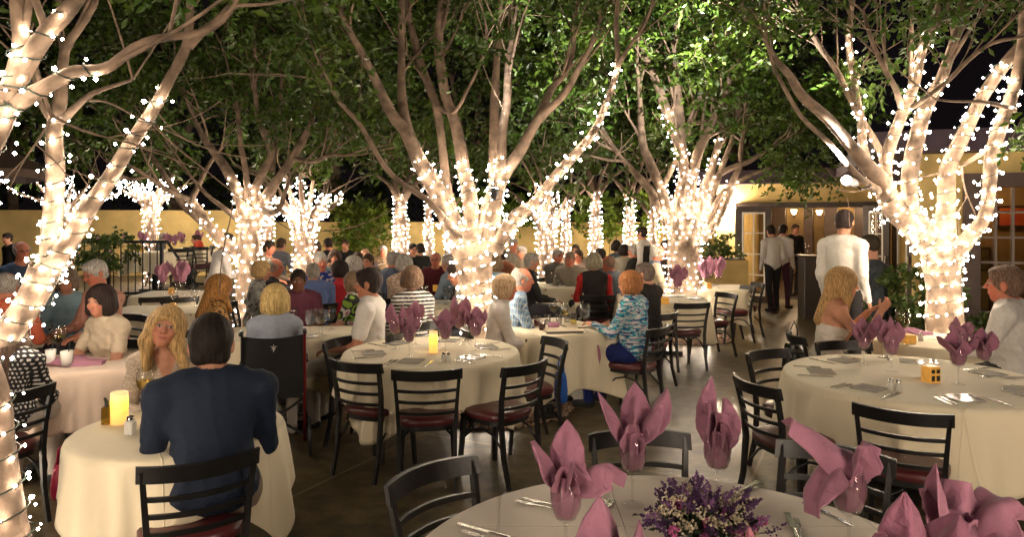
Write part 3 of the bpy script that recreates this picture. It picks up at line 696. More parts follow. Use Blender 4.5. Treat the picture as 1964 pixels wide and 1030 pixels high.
# B
limbsB = [
 [(478,690,66),(476,620,56),(475,560,50),(476,490,50),(480,420,56)],
 [(472,520,36),(455,488,28),(428,462,26),(405,440,24),(385,408,22),(366,384,19)],
 [(460,480,20,.1),(405,440,17,.2),(372,412,15,.2),(350,392,14,.3),(315,335,13,.3),(285,292,11,.4),(240,240,8,.4)],
 [(472,430,34),(462,385,28),(445,345,24),(425,310,20),(395,270,15),(370,220,11),(350,170,8)],
 [(485,430,36),(512,375,26),(540,335,22),(562,302,20),(585,262,17),(600,225,12),(610,170,8)],
 [(480,430,30),(488,370,24),(505,330,20),(522,290,18),(512,262,15),(498,235,13),(492,205,11),(488,160,9)],
 [(478,420,22),(475,370,18),(470,320,15),(460,270,12),(455,200,8)],
 [(560,303,12),(600,310,11,-.2),(630,298,10,-.3),(662,298,7,-.4)],
 [(490,400,18),(530,405,14,-.3),(552,352,9,-.4),(556,335,6,-.4)],
 [(455,420,16,-.2),(425,395,13,-.3),(395,372,10,-.4),(360,330,7,-.5)],
 [(522,330,13),(528,270,12,.3),(536,215,9,.4),(540,150,7,.4)],
]
ex = crown_fill(330, 800, -260, 310, 8.8, 12.5, 135, rgc, lambda px, py, rg: (py > 180 and 440 < px < 620 and rg.random() < .7) or rg.random() < (py / 420))
_, n = build_tree('B', 'ficus left of centre between the long haired woman and the blond woman in grey', 9.0, limbsB,
   {0: (.1, 1), 1: (0, 1), 3: (0, .35), 4: (0, .25), 5: (0, .25), 6: (0, .3), 8: (0, .5), 9: (0, .3)}, zmin=2.85, seed=14, gap=.12, pitch=.10, bulb_r=.0115, wire=False,
   extra_clumps=ex, per=50, rc=.42, leaf=(.10, .026), lights_label='warm fairy lights on the ficus left of centre with a lit limb reaching left'); nb.append(n)
# D
limbsD = [
 [(1316,640,92),(1314,590,84),(1312,540,80),(1310,480,82),(1312,420,90)],
 [(1300,440,40),(1305,380,34),(1312,330,30),(1301,272,28),(1278,210,24),(1262,165,20),(1245,125,16),(1232,90,11)],
 [(1290,440,34),(1270,372,27),(1262,350,25),(1245,310,22),(1232,272,19),(1228,200,14),(1222,130,10)],
 [(1292,450,30),(1262,395,22),(1251,369,21),(1222,335,18),(1196,307,14)],
 [(1312,420,36),(1318,360,30),(1313,330,26),(1305,233,23),(1299,180,20),(1297,140,16),(1290,80,11)],
 [(1322,420,34),(1326,350,28),(1340,290,24),(1360,248,20),(1374,215,17),(1387,194,14),(1400,140,10)],
 [(1335,430,36),(1350,370,28),(1364,330,22),(1372,295,18),(1380,262,13)],
 [(1335,440,30),(1362,380,20),(1385,320,15),(1402,272,10),(1410,240,7)],
 [(1340,430,28),(1367,350,18),(1395,325,16),(1430,312,14),(1455,298,11),(1476,284,8)],
 [(1345,440,26),(1385,372,16),(1430,340,12),(1475,322,8)],
 [(1345,460,32),(1375,420,26),(1392,385,22),(1405,350,17),(1420,318,12)],
 [(1270,360,14),(1300,300,12,.3),(1330,230,10,.4),(1350,170,8,.4)],
 [(1196,307,10),(1180,290,8,-.2),(1150,275,6,-.3)],
]
ex = crown_fill(1060, 1620, -220, 320, 10.2, 13.5, 150, rgc, lambda px, py, rg: (py > 200 and 1200 < px < 1430 and rg.random() < .75) or rg.random() < (py / 460))
ex += crown_fill(1480, 1590, 180, 350, 10, 12, 40, rgc)
_, n = build_tree('D', 'bushy-headed ficus right of centre behind the white tables with purple napkins', 10.6, limbsD,
   {0: (.0, 1), 1: (0, .68), 4: (0, .3), 5: (0, .35), 6: (0, 1), 3: (0, .45), 2: (0, .3), 10: (0, .85), 8: (0, .35), 7: (0, .3)}, zmin=3.1, seed=17, gap=.14, pitch=.095, bulb_r=.0118, wire=False,
   extra_clumps=ex, per=48, rc=.46, leaf=(.105, .028), lights_label='warm fairy lights on the thick ficus right of centre near the open doors'); nb.append(n)

# background trees: real ones farther back, thinner, all lit
def back_tree(px, d_, ysplit, wpx, label, lit=True, seed=0, fan=1.0, nl=6, up=150, crown=60, zmin=2.9, top=None, lean=0, litlen=.6, tone=(0.035, 0.075, 0.009), limbpx=None, only_trunk=False, straight=False):
    r = random.Random(seed * 7 + 1); yb = HZ + F * CAM / d_
    L = [[(px, yb, wpx * 1.15), (px + lean * .3, (yb + ysplit) / 2, wpx), (px + lean, ysplit, wpx * (1.1 if not straight else .7))]]
    for i in range(nl):
        a = (i + .5) / nl * 2 - 1; a += r.uniform(-.12, .12); h = up * (1 - .35 * abs(a)) * r.uniform(.8, 1.15); wd = a * 95 * fan
        L.append([(px + lean + a * wpx * .3, ysplit + 12, wpx * .45), (px + lean + wd * .35, ysplit - h * .3, wpx * .34, r.uniform(-.4, .4)), (px + lean + wd * .75, ysplit - h * .65, wpx * .25, r.uniform(-.7, .7)), (px + lean + wd, ysplit - h, wpx * .14, r.uniform(-.9, .9))])
    lit_ = {0: (.02, 1)}
    if not only_trunk:
        for i in range(1, nl + 1): lit_[i] = (0, litlen * r.uniform(.7, 1.2) if litlen < 1 else 1)
    lit_ = {k: (a, min(1, b)) for k, (a, b) in lit_.items()}
    rg = np.random.default_rng(seed); t = top if top is not None else ysplit - up * .5
    ex = crown_fill(px - 170 * fan, px + 170 * fan, -140, t, d_ - 1.8, d_ + 2.2, crown, rg, lambda a, b, g_: g_.random() < (b / 500)) if crown else None
    return build_tree('bg', label, d_, L, lit_ if lit else None, seed=seed + 40, gap=.15 if not straight else .11, pitch=.09, bulb_r=.0135, wire=False, step=.12, extra_clumps=ex, per=40, rc=.6, leaf=(.15, .042), tone=tone, nsub=1, zmin=zmin, bark=M_BARKD,
                      lights_label='fairy lights on the ' + label)[1]
nb.append(back_tree(290, 15.0, 398, 22, 'small fan-headed tree by the left garden wall', seed=1, fan=.75, nl=9, up=62, crown=40, litlen=1, top=330))
nb.append(back_tree(583, 11.8, 440, 36, 'low bushy lit tree between the left ficus and the centre', seed=2, fan=.85, nl=11, up=110, crown=70, litlen=.85, top=330))
nb.append(back_tree(768, 14.5, 372, 26, 'thickest slim lit trunk left of the central ficus', seed=3, up=90, crown=80, only_trunk=True, straight=True, nl=4, top=345))
nb.append(back_tree(822, 17.0, 374, 15, 'slim straight lit trunk second left of the central ficus', seed=4, up=80, crown=60, only_trunk=True, straight=True, nl=3, top=350))
nb.append(back_tree(860, 16.0, 400, 14, 'thin lit trunk just left of the central ficus', seed=5, up=80, crown=40, only_trunk=True, straight=True, nl=3, top=350))
nb.append(back_tree(1048, 12.3, 440, 32, 'lit multi-stemmed tree right behind the central ficus', seed=6, up=95, fan=.6, crown=80, nl=8, litlen=.7, top=345))
nb.append(back_tree(1086, 15.5, 400, 15, 'thin lit trunk right of the central ficus', seed=7, up=80, crown=50, only_trunk=True, straight=True, nl=3, top=350))
nb.append(back_tree(1142, 15.5, 366, 20, 'slim straight lit trunk midway between the two big ficuses', seed=8, up=90, crown=60, only_trunk=True, straight=True, nl=4, top=370))
nb.append(back_tree(1208, 15.5, 368, 20, 'slim straight lit trunk behind the standing waiter', seed=9, up=90, crown=60, only_trunk=True, straight=True, nl=4, top=370))
nb.append(back_tree(1253, 14.8, 405, 17, 'short lit trunk left of the thick ficus', seed=10, up=80, crown=50, only_trunk=True, straight=True, nl=4, top=350))
nb.append(back_tree(512, 15.5, 420, 20, 'partly hidden lit tree right of the left-of-centre ficus', seed=12, up=80, fan=.5, crown=50, nl=5, litlen=.6, top=330))
nb.append(back_tree(128, 13.0, 402, 20, 'drooping lit tree behind the forked ficus on the left', seed=13, up=62, fan=1.35, crown=60, nl=7, litlen=1, top=330))
# two more lit trees of the same patio, standing behind the camera: their light falls on the nearest tables
for k, (x, y, lab) in enumerate(((2.7, -1.5, 'lit ficus behind the camera on the right'), (-3.4, -2.6, 'lit ficus behind the camera on the left'))):
    L = [[(x, y, 0, .24), (x + .05, y, .9, .19), (x, y, 1.7, .2)]] + [[(x, y, 1.6, .11), (x + .45 * math.cos(q), y + .45 * math.sin(q), 2.5, .08), (x + .9 * math.cos(q), y + .9 * math.sin(q), 3.5, .05), (x + 1.2 * math.cos(q), y + 1.2 * math.sin(q), 4.6, .02)] for q in (.3, 1.6, 2.9, 4.1, 5.3)]
    build_tree('behind', lab, 1, L, {0: (.1, 1), 1: (0, .6), 2: (0, .6), 3: (0, .6), 4: (0, .6), 5: (0, .6)}, seed=90 + k, gap=.085, pitch=.11, bulb_r=.022, wire=False, per=36, rc=.45, world=True, step=.1, nsub=2, zmin=3.2)
# unlit crowns behind the walls close the view to the sky
for i, (px, d_, lab) in enumerate(((20, 21, 'far left'), (330, 22, 'left'), (640, 22.5, 'middle left'), (900, 23, 'middle'), (1130, 22.5, 'middle right'), (1420, 23, 'right'))):
    rg = np.random.default_rng(300 + i); ex = crown_fill(px - 190, px + 190, -60, 400, d_ - 1, d_ + 3, 150, rg)
    yb = HZ + F * CAM / d_
    build_tree('far', {'far left': 'dark tree beyond the far left end of the garden wall', 'left': 'dark tree beyond the left wall behind the small fan-headed tree', 'middle left': 'dark tree beyond the wall behind the low bushy lit tree', 'middle': 'dark tree beyond the low wall behind the central ficus', 'middle right': 'dark tree beyond the low wall behind the standing waiter', 'right': 'dark tree behind the left end of the restaurant building'}[lab], d_,
      [[(px, yb, 24), (px + 5, 380, 20), (px, 300, 18)]] + [[(px, 310, 14), (px + a * 60, 200, 9), (px + a * 130, 60, 5)] for a in (-1, -.4, .3, .9)], None, seed=60 + i, step=.3, extra_clumps=ex, per=36, rc=.9, leaf=(.26, .075), nsub=1, tone=(0.022, 0.045, 0.008), bark=M_BARKD, kindname='dark_tree')

# vines hanging over the low wall
rg = np.random.default_rng(5)
for (x0, x1, y0, y1, lab) in ((640, 740, 400, 475, 'green vine hanging over the low wall left of the slim lit trunks'), (1095, 1290, 375, 445, 'leafy vine on the low wall around the slim lit trunks right of centre'), (860, 1060, 385, 425, 'leafy shrub tops above the low wall behind the central ficus')):
    n = 44; cl = [np.array(DP(rg.uniform(x0, x1), y0 + (y1 - y0) * rg.random() ** 1.6, rg.uniform(17.6, 18.5))) for _ in range(n)]
    c0 = D((x0 + x1) / 2, 18.4)
    t = thing('wall_vine', lab, 'vine', c0)
    V, Fq, C, tw = clumps_to_leaves(np.array(cl), 45, .4, .14, .04, rg, (0.11, 0.19, 0.02)); npmesh('foliage', V, Fq, M_LEAF, t, False, C, off=c0)
    mb = MB()
    for k in range(5):
        x = rg.uniform(x0 + 10, x1 - 10); a = D(x, 18.45, 0) - c0; b = D(x + rg.uniform(-12, 12), 18.4, CAM + .1) - c0; mb.tube([a, (a + b) / 2 + Vector((rg.uniform(-.1, .1), 0, 0)), b], .012, 5)
    mb.build('stems', M_BARKD, t)

def bush(label, px, d_, z0, h, wd, n, leaf=(.09, .026), tone=(0.05, 0.095, 0.02), dep=.35, rc=.25, name='leafy_bush', flowers=None, per=45):
    rg = np.random.default_rng(int(px)); c0 = D(px, d_, z0); t = thing(name, label, 'shrub', c0)
    cl = np.array([[rg.uniform(-1, 1) * wd * math.sqrt(rg.uniform(.1, 1)), rg.uniform(-1, 1) * dep, h * rg.uniform(.15, .95)] for _ in range(n)])
    V, Fq, C, tw = clumps_to_leaves(cl, per, rc, leaf[0], leaf[1], rg, tone); npmesh('foliage', V, Fq, M_LEAF, t, False, C)
    mb = MB()
    for k in range(7): mb.tube([(rg.uniform(-.3, .3) * wd, rg.uniform(-.5, .5) * dep, 0), cl[k] * .6, cl[k]], [.012, .009, .004], 5)
    mb.build('stems', M_BARKD, t)
    if flowers:
        P = cl[rg.integers(0, n, flowers)] + rg.normal(size=(flowers, 3)) * rc * .6; V, Fq = many_bulbs(P, .03); npmesh('blossoms', V, Fq, M_NAPKF, t, False)
    return t
bush('dark bush with mauve blossoms by the railing behind the grey haired man in glasses', 200, 12.2, .85, .75, .5, 26, flowers=14)
bush('green plant trailing over the yellow planter left of the open doors', 1384, 14.4, 1.0, .45, .42, 16)
bush('leafy potted shrub beside the suited man at the doorway', 1705, 9.2, .0, 1.25, .45, 42)
bush('low leafy bush under the right-hand ficus by the yellow wall', 1768, 8.3, 0, .95, .4, 26)
bush('low bush at the foot of the wall under the right window', 1850, 8.3, 0, .7, .4, 18)
# planter below the trailing plant
t = thing('planter', 'yellow stucco planter box left of the open doors', 'planter', D(1384, 14.4))
m = MB(); m.box((0, 0, .5), (.9, .7, 1.0), bev=.02); m.build('planter_box', M_STUCCO, t); m = MB(); m.box((0, 0, 1.005), (.8, .6, .03)); m.build('soil', mat('soil', (.03, .02, .015), .95), t)

# gravel pits at the feet of the trees
M_GRAV = mat('gravel', (0.36, 0.24, 0.16), 0.9, attr=True)
def gravel(cx, cy_, R, n, lab):
    rg = np.random.default_rng(int(abs(cx) * 10)); a = rg.uniform(0, 6.28, n); r = R * np.sqrt(rg.uniform(.02, 1, n)); P = np.column_stack([cx + r * np.cos(a), cy_ + r * np.sin(a), rg.uniform(.008, .022, n)])
    s = rg.uniform(.008, .02, (n, 1, 1)) * np.array([1, 1, .7]); V = (P[:, None] + OCT_V[None] * s * rg.uniform(.7, 1.3, (n, 6, 3))).reshape(-1, 3); Fq = (np.arange(n)[:, None, None] * 6 + OCT_F[None]).reshape(-1, 3)
    col = np.repeat(np.array([.34, .22, .15])[None] * rg.uniform(.5, 1.4, (n, 1)), 6, axis=0)
    tag(npmesh('gravel', V, Fq, M_GRAV, None, False, col), lab, 'gravel', kind='stuff')
    mb = MB(); mb.lathe([(.0, .006), (R * 1.0, .006)], 40, (cx, cy_, 0)); tag(mb.build('soil_patch', mat('soil_patch', (.07, .045, .03), .95, var=.4, vscale=12)), kind='structure')
p = DP(932, 776, 6.75); gravel(p.x, p.y, .86, 5200, 'reddish gravel around the foot of the central ficus')
p = DP(1818, 784, 6.6); gravel(p.x, p.y, .8, 3000, 'reddish gravel around the foot of the right-hand ficus')
p = D(1315, 10.6); gravel(p.x, p.y, .7, 1800, 'reddish gravel around the thick ficus right of centre')

# floodlight strapped to the right-hand tree, aimed up into the leaves
p = DP(1640, 352, 6.3); t = thing('flood_light', 'grey bullet floodlight strapped to the right-hand ficus, glaring', 'floodlight', p)
ax = (DP(1608, 340, 6.05) - p).normalized(); m = MB()
m.tube([ax * -.02, ax * .03, ax * .16, ax * .19], [.03, .042, .045, .05], 14); m.build('housing', mat('grey_metal', (.16, .13, .13), .4, metal=.4), t, True, 40)
m = MB(); m.tube([ax * .191, ax * .194], [.042, .042], 14); m.build('lens', emat('flood_lens', (1, .93, .85), 60), t)
m = MB(); m.tube([ax * 0, Vector((.05, 0, -.05)), Vector((.14, .02, -.03)), DP(1672, 352, 6.5) - p], .009, 6); m.build('bracket', M_BLACK, t)
def spot(loc, target, energy, size, name='flood_beam', col=(1, .93, .82), blend=.8, rad=.04):
    l = bpy.data.lights.new(name, 'SPOT'); l.energy = energy; l.spot_size = math.radians(size); l.spot_blend = blend; l.color = col; l.shadow_soft_size = rad
    lo = link(bpy.data.objects.new(name, l)); lo.location = loc; lo.rotation_euler = (Vector(target) - Vector(loc)).to_track_quat('-Z', 'Y').to_euler(); return lo
SPOT_K = 6.0
spot(p + ax * .22, DP(1330, 60, 8.2), 520 * SPOT_K, 75)
q_ = DP(948, 372, 6.25); t = thing('flood_light', 'small floodlight hidden in the fork of the central ficus, lighting its pale stem', 'floodlight', q_); ax2 = (DP(972, 60, 6.35) - q_).normalized()
m = MB(); m.tube([ax2 * -.05, ax2 * 0, ax2 * .05], [.02, .035, .038], 12); m.build('housing', M_BLACK, t, True, 40); m = MB(); m.tube([ax2 * .051, ax2 * .053], [.034, .034], 12); m.build('lens', emat('small_lens', (1, .93, .85), 60), t)
spot(q_ + ax2 * .07, DP(972, 150, 6.45), 260, 26)
# the bright lamp under the umbrella at far left
p = DP(9, 345, 10.0); t = thing('flood_light', 'glaring white lamp under the brown umbrella at the far left edge', 'floodlight', p)
m = MB(); m.lathe([(.0, 0), (.05, .0), (.06, .09), (.0, .095)], 14); m.build('housing', M_BLACK, t); m = MB(); m.lathe([(.0, -.045), (.035, -.035), (.05, -.002)], 12); m.build('lens', emat('lamp_lens', (.95, .95, 1), 320), t, True)
# patio umbrella behind it
p = D(-40, 10.4); t = thing('patio_umbrella', 'brown patio umbrella edge above the lamp at the far left', 'umbrella', p)
m = MB()
vs = [(0, 0, 3.1)]; fs = []
for i in range(48):
    a = i / 48 * 2 * math.pi; sag = 1 - .05 * abs(math.sin(4 * a)); vs.append((1.0 * math.cos(a) * sag, 1.0 * math.sin(a) * sag, 2.52 + .03 * abs(math.sin(4 * a)))); 
for i in range(48): vs.append((vs[1 + i][0] * 1.003, vs[1 + i][1] * 1.003, vs[1 + i][2] - .12))
for i in range(48): k = (i + 1) % 48; fs += [(0, 1 + i, 1 + k), (1 + i, 49 + i, 49 + k, 1 + k)]
m.add(vs, fs); m.build('canopy', mat('umbrella_canvas', (.12, .08, .06), .8, bump=.2), t)
m = MB(); m.tube([(0, 0, 0), (0, 0, 3.15)], .022, 8); m.build('pole', M_WOODD, t)
m = MB(); m.lathe([(.0, .001), (.28, .001), (.28, .06), (.05, .09), (0, .09)], 20); m.build('base', M_BLACK, t)
print('bulbs', sum(nb), nb, 'leaf tris', CROWN_N[0])
# ------------------------------------------------------------------ chairs
def chair_proto():
    t = thing('dining_chair', 'x', 'chair')
    W_ = .215
    for s in (-1, 1):
        m = MB(); path = [(s * .185, -.275, 0), (s * .183, -.225, .2), (s * .185, -.205, .42), (s * .195, -.215, .58), (s * .207, -.25, .74), (s * .212, -.268, .80)]
        m.tube(path, [.019, .021, .023, .021, .019, .018], 4, flat=.8); m.build('rear_leg', M_CHAIR, t, angle=60)
        m = MB(); m.tube([(s * .185, .195, 0), (s * .175, .175, .25), (s * .168, .165, .43)], [.017, .02, .023], 4); m.build('front_leg', M_CHAIR, t, angle=60)
    m = MB(); m.arcbar(-.232, .232, -.25, -.325, .785, .070, .024, 16, tilt=.25); m.build('top_rail', M_CHAIR, t, angle=40)
    for z, y in ((.675, -.232), (.60, -.215), (.525, -.205)):
        m = MB(); m.arcbar(-.2, .2, y, y - .055, z, .021, .016, 12, tilt=.2); m.build('slat', M_CHAIR, t, angle=40)
    m = MB(); n = 32; vs = []; fs = []
    prof = [(1.0, .428), (1.03, .44), (1.03, .462), (.97, .478), (.8, .487), (.5, .492), (0.02, .493)]
    def outl(a, k):
        c, s = math.cos(a), math.sin(a); r = .205 / (abs(c) ** 3.2 + abs(s) ** 3.2) ** (1 / 3.2); return (r * c * k * (1 + .06 * s), r * s * k)
    for k, z in prof:
        for i in range(n): x, y = outl(i / n * 2 * math.pi, k); vs.append((x, y - .005, z))
    for j in range(len(prof) - 1):
        for i in range(n): i2 = (i + 1) % n; fs.append((j * n + i, j * n + i2, (j + 1) * n + i2, (j + 1) * n + i))
    m.add(vs, fs); m.build('seat', M_SEAT, t, True)
    m = MB(); vs = []; fs = []
    for k, z in ((.97, .432), (.97, .395), (.88, .392)):
        for i in range(n): x, y = outl(i / n * 2 * math.pi, k); vs.append((x, y - .005, z))
    for j in range(2):
        for i in range(n): i2 = (i + 1) % n; fs.append((j * n + i, j * n + i2, (j + 1) * n + i2, (j + 1) * n + i))
    m.add(vs, fs); m.build('seat_frame', M_CHAIR, t, angle=40)
    for s in (-1, 1):
        m = MB(); m.tube([(s * .178, -.215, .24), (s * .176, -.12, .335), (s * .172, -.02, .36), (s * .170, .08, .335), (s * .176, .178, .25)], .0085, 6); m.build('brace', M_CHAIR, t, True)
    m = MB(); m.tube([(-.172, .17, .25), (-.09, .165, .34), (0, .16, .362), (.09, .165, .34), (.172, .17, .25)], .0085, 6); m.build('brace', M_CHAIR, t, True)
    return t
CH0 = chair_proto(); ch_used = [False]
def chair(loc, rz, label, group=None):
    if not ch_used[0]:
        ch_used[0] = True; CH0.location = loc; CH0.rotation_euler = (0, 0, rz); CH0['label'] = label
        CH0['group'] = group or 'black ladder back chairs'; return CH0
    return clone(CH0, loc, rz, label, group or 'black ladder back chairs')
def chair_e(x1, y1, x2, y2, label, flip=False, z=.82):
    """chair from the two seen ends of its top rail; it faces away from the camera unless flip"""
    a = G(x1, y1, z); b = G(x2, y2, z)
    if flip: a, b = b, a
    u = (b - a); u.z = 0; ang = math.atan2(u.y, u.x); c = (a + b) / 2; R = Matrix.Rotation(ang, 3, 'Z')
    o_ = c - R @ Vector((0, -.285, 0)); o_.z = 0
    chair(o_, ang, label); return o_, ang

# ------------------------------------------------------------------ tables and cloths
def tablecloth(name, label, c, rz, outline, L, zt=.75, mat_=M_CLOTH, seed=0, na=180, wave=.035, nw=9, parent=None, cat='tablecloth', flare=.18, floor_gap=.06):
    """outline(theta) -> table edge radius ; L(theta) -> cloth radius if laid flat"""
    rg = np.random.default_rng(seed); vs = []; cols = []
    th = np.linspace(0, 2 * np.pi, na, endpoint=False); ro = np.array([outline(a) for a in th]); dr = np.minimum(np.array([L(a) for a in th]) - ro, zt - floor_gap)
    ph = rg.uniform(0, 6, 4); wv = (np.sin(nw * th + ph[0] + .8 * np.sin(2 * th + ph[1])) + .6 * np.sin((nw * 2 - 3) * th + ph[2] + np.sin(3 * th)) + .35 * np.sin((nw * 3 + 2) * th + ph[3]))
    rows = []
    for k in (0.0, .25, .5, .75, .92, 1.0):
        rows.append((ro * k * .995, np.full(na, zt + .004 + .0012 * math.sin(k * 9 + seed)), ))
    rows.append((ro + .006, np.full(na, zt - .002)))
    NS = 18
    for k in range(1, NS + 1):
        t = k / NS; s = dr * t; amp = wave * (s / .4).clip(0, 1.6) ** .8
        r = ro + .012 + amp * wv * .6 + flare * s * .45 + np.abs(amp) * .5
        rows.append((r, zt - .004 - s * (1 - .03 * flare)))
    V = []
    for r, z in rows: V.append(np.column_stack([np.cos(th) * r, np.sin(th) * r, z]))
    V = np.vstack(V); nr = len(rows); i = np.arange(nr - 1)[:, None] * na; j = np.arange(na)[None]; k = (j + 1) % na
    Fq = np.stack([i + j, i + k, i + na + k, i + na + j], -1).reshape(-1, 4)
    ob = npmesh(name, V, Fq, mat_, parent); ob.location = c; ob.rotation_euler = (0, 0, rz)
    sm = ob.modifiers.new('hem', 'SOLIDIFY'); sm.thickness = .003; sm.offset = -1
    if label: tag(ob, label, cat, 'cream tablecloths')
    return ob
def sq(a, p=14): return lambda t: a / (abs(math.cos(t)) ** p + abs(math.sin(t)) ** p) ** (1 / p)
def rc_(a, b, p=14): return lambda t: 1 / ((abs(math.cos(t)) / a) ** p + (abs(math.sin(t)) / b) ** p) ** (1 / p)
def circ(r): return lambda t: r
def table_base(name, label, c, rz, R, folding=False, rect=None):
    t = thing('dining_table', label, 'table', c, rz, 'dining tables under cloths')
    m = MB()
    if rect: m.box((0, 0, .73), (rect[0] * 2 - .02, rect[1] * 2 - .02, .03), bev=.004)
    else: m.lathe([(0, .715), (R - .01, .715), (R - .01, .745), (0, .745)], 40)
    m.build('tabletop', M_WOODD, t)
    if folding:
        for s in (-1, 1):
            m = MB(); x = s * .38
            m.tube([(x, -.25, .7), (x, -.25, .62), (x * 1.1, -.3, .35), (x * 1.1, -.3, 0)], .013, 7); m.build('leg', M_STEELD, t, True)
            m = MB(); m.tube([(x, .25, .7), (x, .25, .62), (x * 1.1, .3, .35), (x * 1.1, .3, 0)], .013, 7); m.build('leg', M_STEELD, t, True)
        m = MB(); m.tube([(-.4, -.29, .45), (.4, -.29, .45)], .009, 6); m.tube([(-.4, .29, .45), (.4, .29, .45)], .009, 6); m.build('stretcher', M_STEELD, t, True)
    else:
        m = MB(); m.tube([(0, 0, .02), (0, 0, .7)], .04, 10); m.build('column', M_BLACK, t, True)
        m = MB(); m.tube([(-.28, 0, .02), (.28, 0, .02)], .025, 6); m.tube([(0, -.28, .02), (0, .28, .02)], .025, 6); m.build('foot', M_BLACK, t)
    return t
TB = {}
def table(key, px, d_, label, R=None, half=None, rz=0., cloth=None, folding=False, mat_=M_CLOTH, rect=None, seed=1, wave=.048, nw=9, flare=.18):
    c = D(px, d_); TB[key] = (c, rz)
    table_base(key, 'table under the ' + label, c, rz, R or half, folding, rect or ((half, half) if half else None))
    out = circ(R) if R else (rc_(*rect) if rect else sq(half))
    tablecloth('tablecloth', label, c, rz, out, cloth, mat_=mat_, seed=seed, wave=wave, nw=nw, flare=flare)
    return c
ZT = .756
near = table('T1', 1322, 1.97, 'cream cloth on the nearest round table with the flowers', R=.83, cloth=circ(1.22), mat_=M_CLOTHN, seed=2, wave=.03, nw=11)
t2 = table('T2', 828, 5.50, 'cream cloth on the empty round table in the middle', R=.68, rz=math.radians(18), cloth=sq(.97, 5), folding=True, seed=3, wave=.045, nw=10)
t3 = table('T3', 1752, 4.56, 'cream cloth on the large round table at the right', R=.79, rz=math.radians(35), cloth=sq(1.15, 3), seed=4, wave=.028, nw=12)
t4 = table('T4', 345, 3.44, 'cream cloth on the couple\'s small round table, corners hanging', R=.48, rz=math.radians(33), cloth=sq(.73, 14), seed=5, wave=.06, nw=6, flare=.05)
t5 = table('T5', 158, 5.05, 'pink-lit cream cloth on the table of the woman with the dark bob', half=.40, rz=math.radians(24), cloth=sq(.78, 9), mat_=wrinkle_cloth('pink_lit_cloth', (.74, .58, .47), 3.2), seed=6, wave=.035, nw=10)  # pink cast of the light put into this cream cloth's colour
t6 = table('T6', 95, 7.6, 'cream cloth on the back left table with the purple flower basket', rect=(.75, .42), rz=.15, cloth=rc_(1.1, .78, 9), seed=7)
t7 = table('T7', 328, 9.9, 'white cloth on the farther small table with two tall purple napkins', half=.42, rz=.12, cloth=sq(.74, 9), seed=8)
t8 = table('T8', 305, 8.1, 'white cloth on the small table behind the blond woman', rect=(.5, .42), rz=.12, cloth=rc_(.84, .74, 9), seed=9)
t9 = table('T9', 560, 6.35, 'cream cloth on the long table in front of the wheelchair', rect=(.68, .42), rz=.08, cloth=rc_(1.0, .76, 9), seed=10)
t10 = table('T10', 1046, 6.75, 'cream cloth with a long pointed corner on the table with menus', half=.50, rz=math.radians(28), cloth=sq(.99, 14), seed=11, nw=6, wave=.05, flare=.16)
t11 = table('T11', 1268, 9.3, 'cream cloth on the table right of the woman in the wave top', rect=(.58, .5), rz=math.radians(-8), cloth=rc_(.95, .88, 12), seed=12, nw=8)
t12 = table('T12', 1350, 10.9, 'white cloth on the far end table under the purple napkins', rect=(.62, .5), rz=math.radians(-10), cloth=rc_(1.0, .88, 12), seed=13, nw=8)
t13 = table('T13', 1108, 11.2, 'greenish cream cloth on the lively group\'s table right of centre', rect=(.62, .55), rz=.1, cloth=rc_(1.0, .9, 9), seed=14)
t14 = table('T14', 1785, 6.0, 'white cloth on the small table between the couple in white', R=.46, rz=.5, cloth=sq(.80, 9), seed=15)
t15 = table('T15', 845, 8.6, 'pale cloth on the table of the woman in stripes', rect=(.62, .45), rz=.1, cloth=rc_(.95, .8, 9), seed=16)
t16 = table('T16', 628, 9.8, 'pale cloth on the table of the woman in the red cardigan', rect=(.42, .6), rz=.1, cloth=rc_(.8, .95, 9), seed=17)
t17 = table('T17', 700, 14.0, 'pale cloth on the far table left of the central ficus', rect=(.8, .5), rz=0, cloth=rc_(1.1, .85, 9), seed=18)
t18 = table('T18', 850, 12.5, 'pale cloth on the far table behind the central ficus', rect=(.8, .5), rz=0, cloth=rc_(1.1, .85, 9), seed=19)

# raised terrace on the left with its tables, steps and railing
p0 = D(270, 12.6); ter = thing('terrace', 'low raised terrace with dark edge behind the black railing', 'terrace', p0)
m = MB(); m.box((-2.0, 2.2, .225), (8.2, 4.6, .45), bev=.01); m.build('deck', mat('terrace_concrete', (.12, .09, .05), .6, var=.3), ter)
for k in range(2): m = MB(); m.box((2.32 + .3 * k, .9, .15 - .075 * k), (.3, 1.2, .3 - .15 * k), bev=.01); m.build('step', mat('terrace_concrete', (.12, .09, .05), .6, var=.3), ter)
def tterr(key, px, d_, label, **k):
    c = D(px, d_, .45); TB[key] = (c, 0); table_base(key, 'table under the ' + label, c, 0, .4, rect=(.42, .42)); tablecloth('tablecloth', label, c, 0, sq(.42), sq(.76, 9), **k); return c
t20 = tterr('T20', 365, 14.6, 'white cloth on the terrace table of the man in red', seed=30)
t21 = tterr('T21', 296, 13.2, 'white cloth on the terrace table behind the railing with a yellow candle', seed=31)
rl = thing('railing', 'black metal railing with bars in front of the dark bush on the left', 'railing', D(160, 12.4))
for x in (-.9, 0, .95): m = MB(); m.box((x + .45, 0, .7), (.05, .05, 1.4)); m.build('post', M_BLACK, rl)
m = MB(); m.box((.45, 0, 1.42), (2.1, .05, .05)); m.tube([(1.5, 0, 1.42), (2.3, -.7, .75), (2.4, -.8, .7)], .025, 6); m.build('handrail', M_BLACK, rl)
for k in range(15): m = MB(); m.box((-.5 + k * .13, 0, .93), (.016, .016, .95)); m.build('bar', M_BLACK, rl)
m = MB(); m.box((.45, 0, .5), (2.1, .04, .04)); m.build('bottom_rail', M_BLACK, rl)

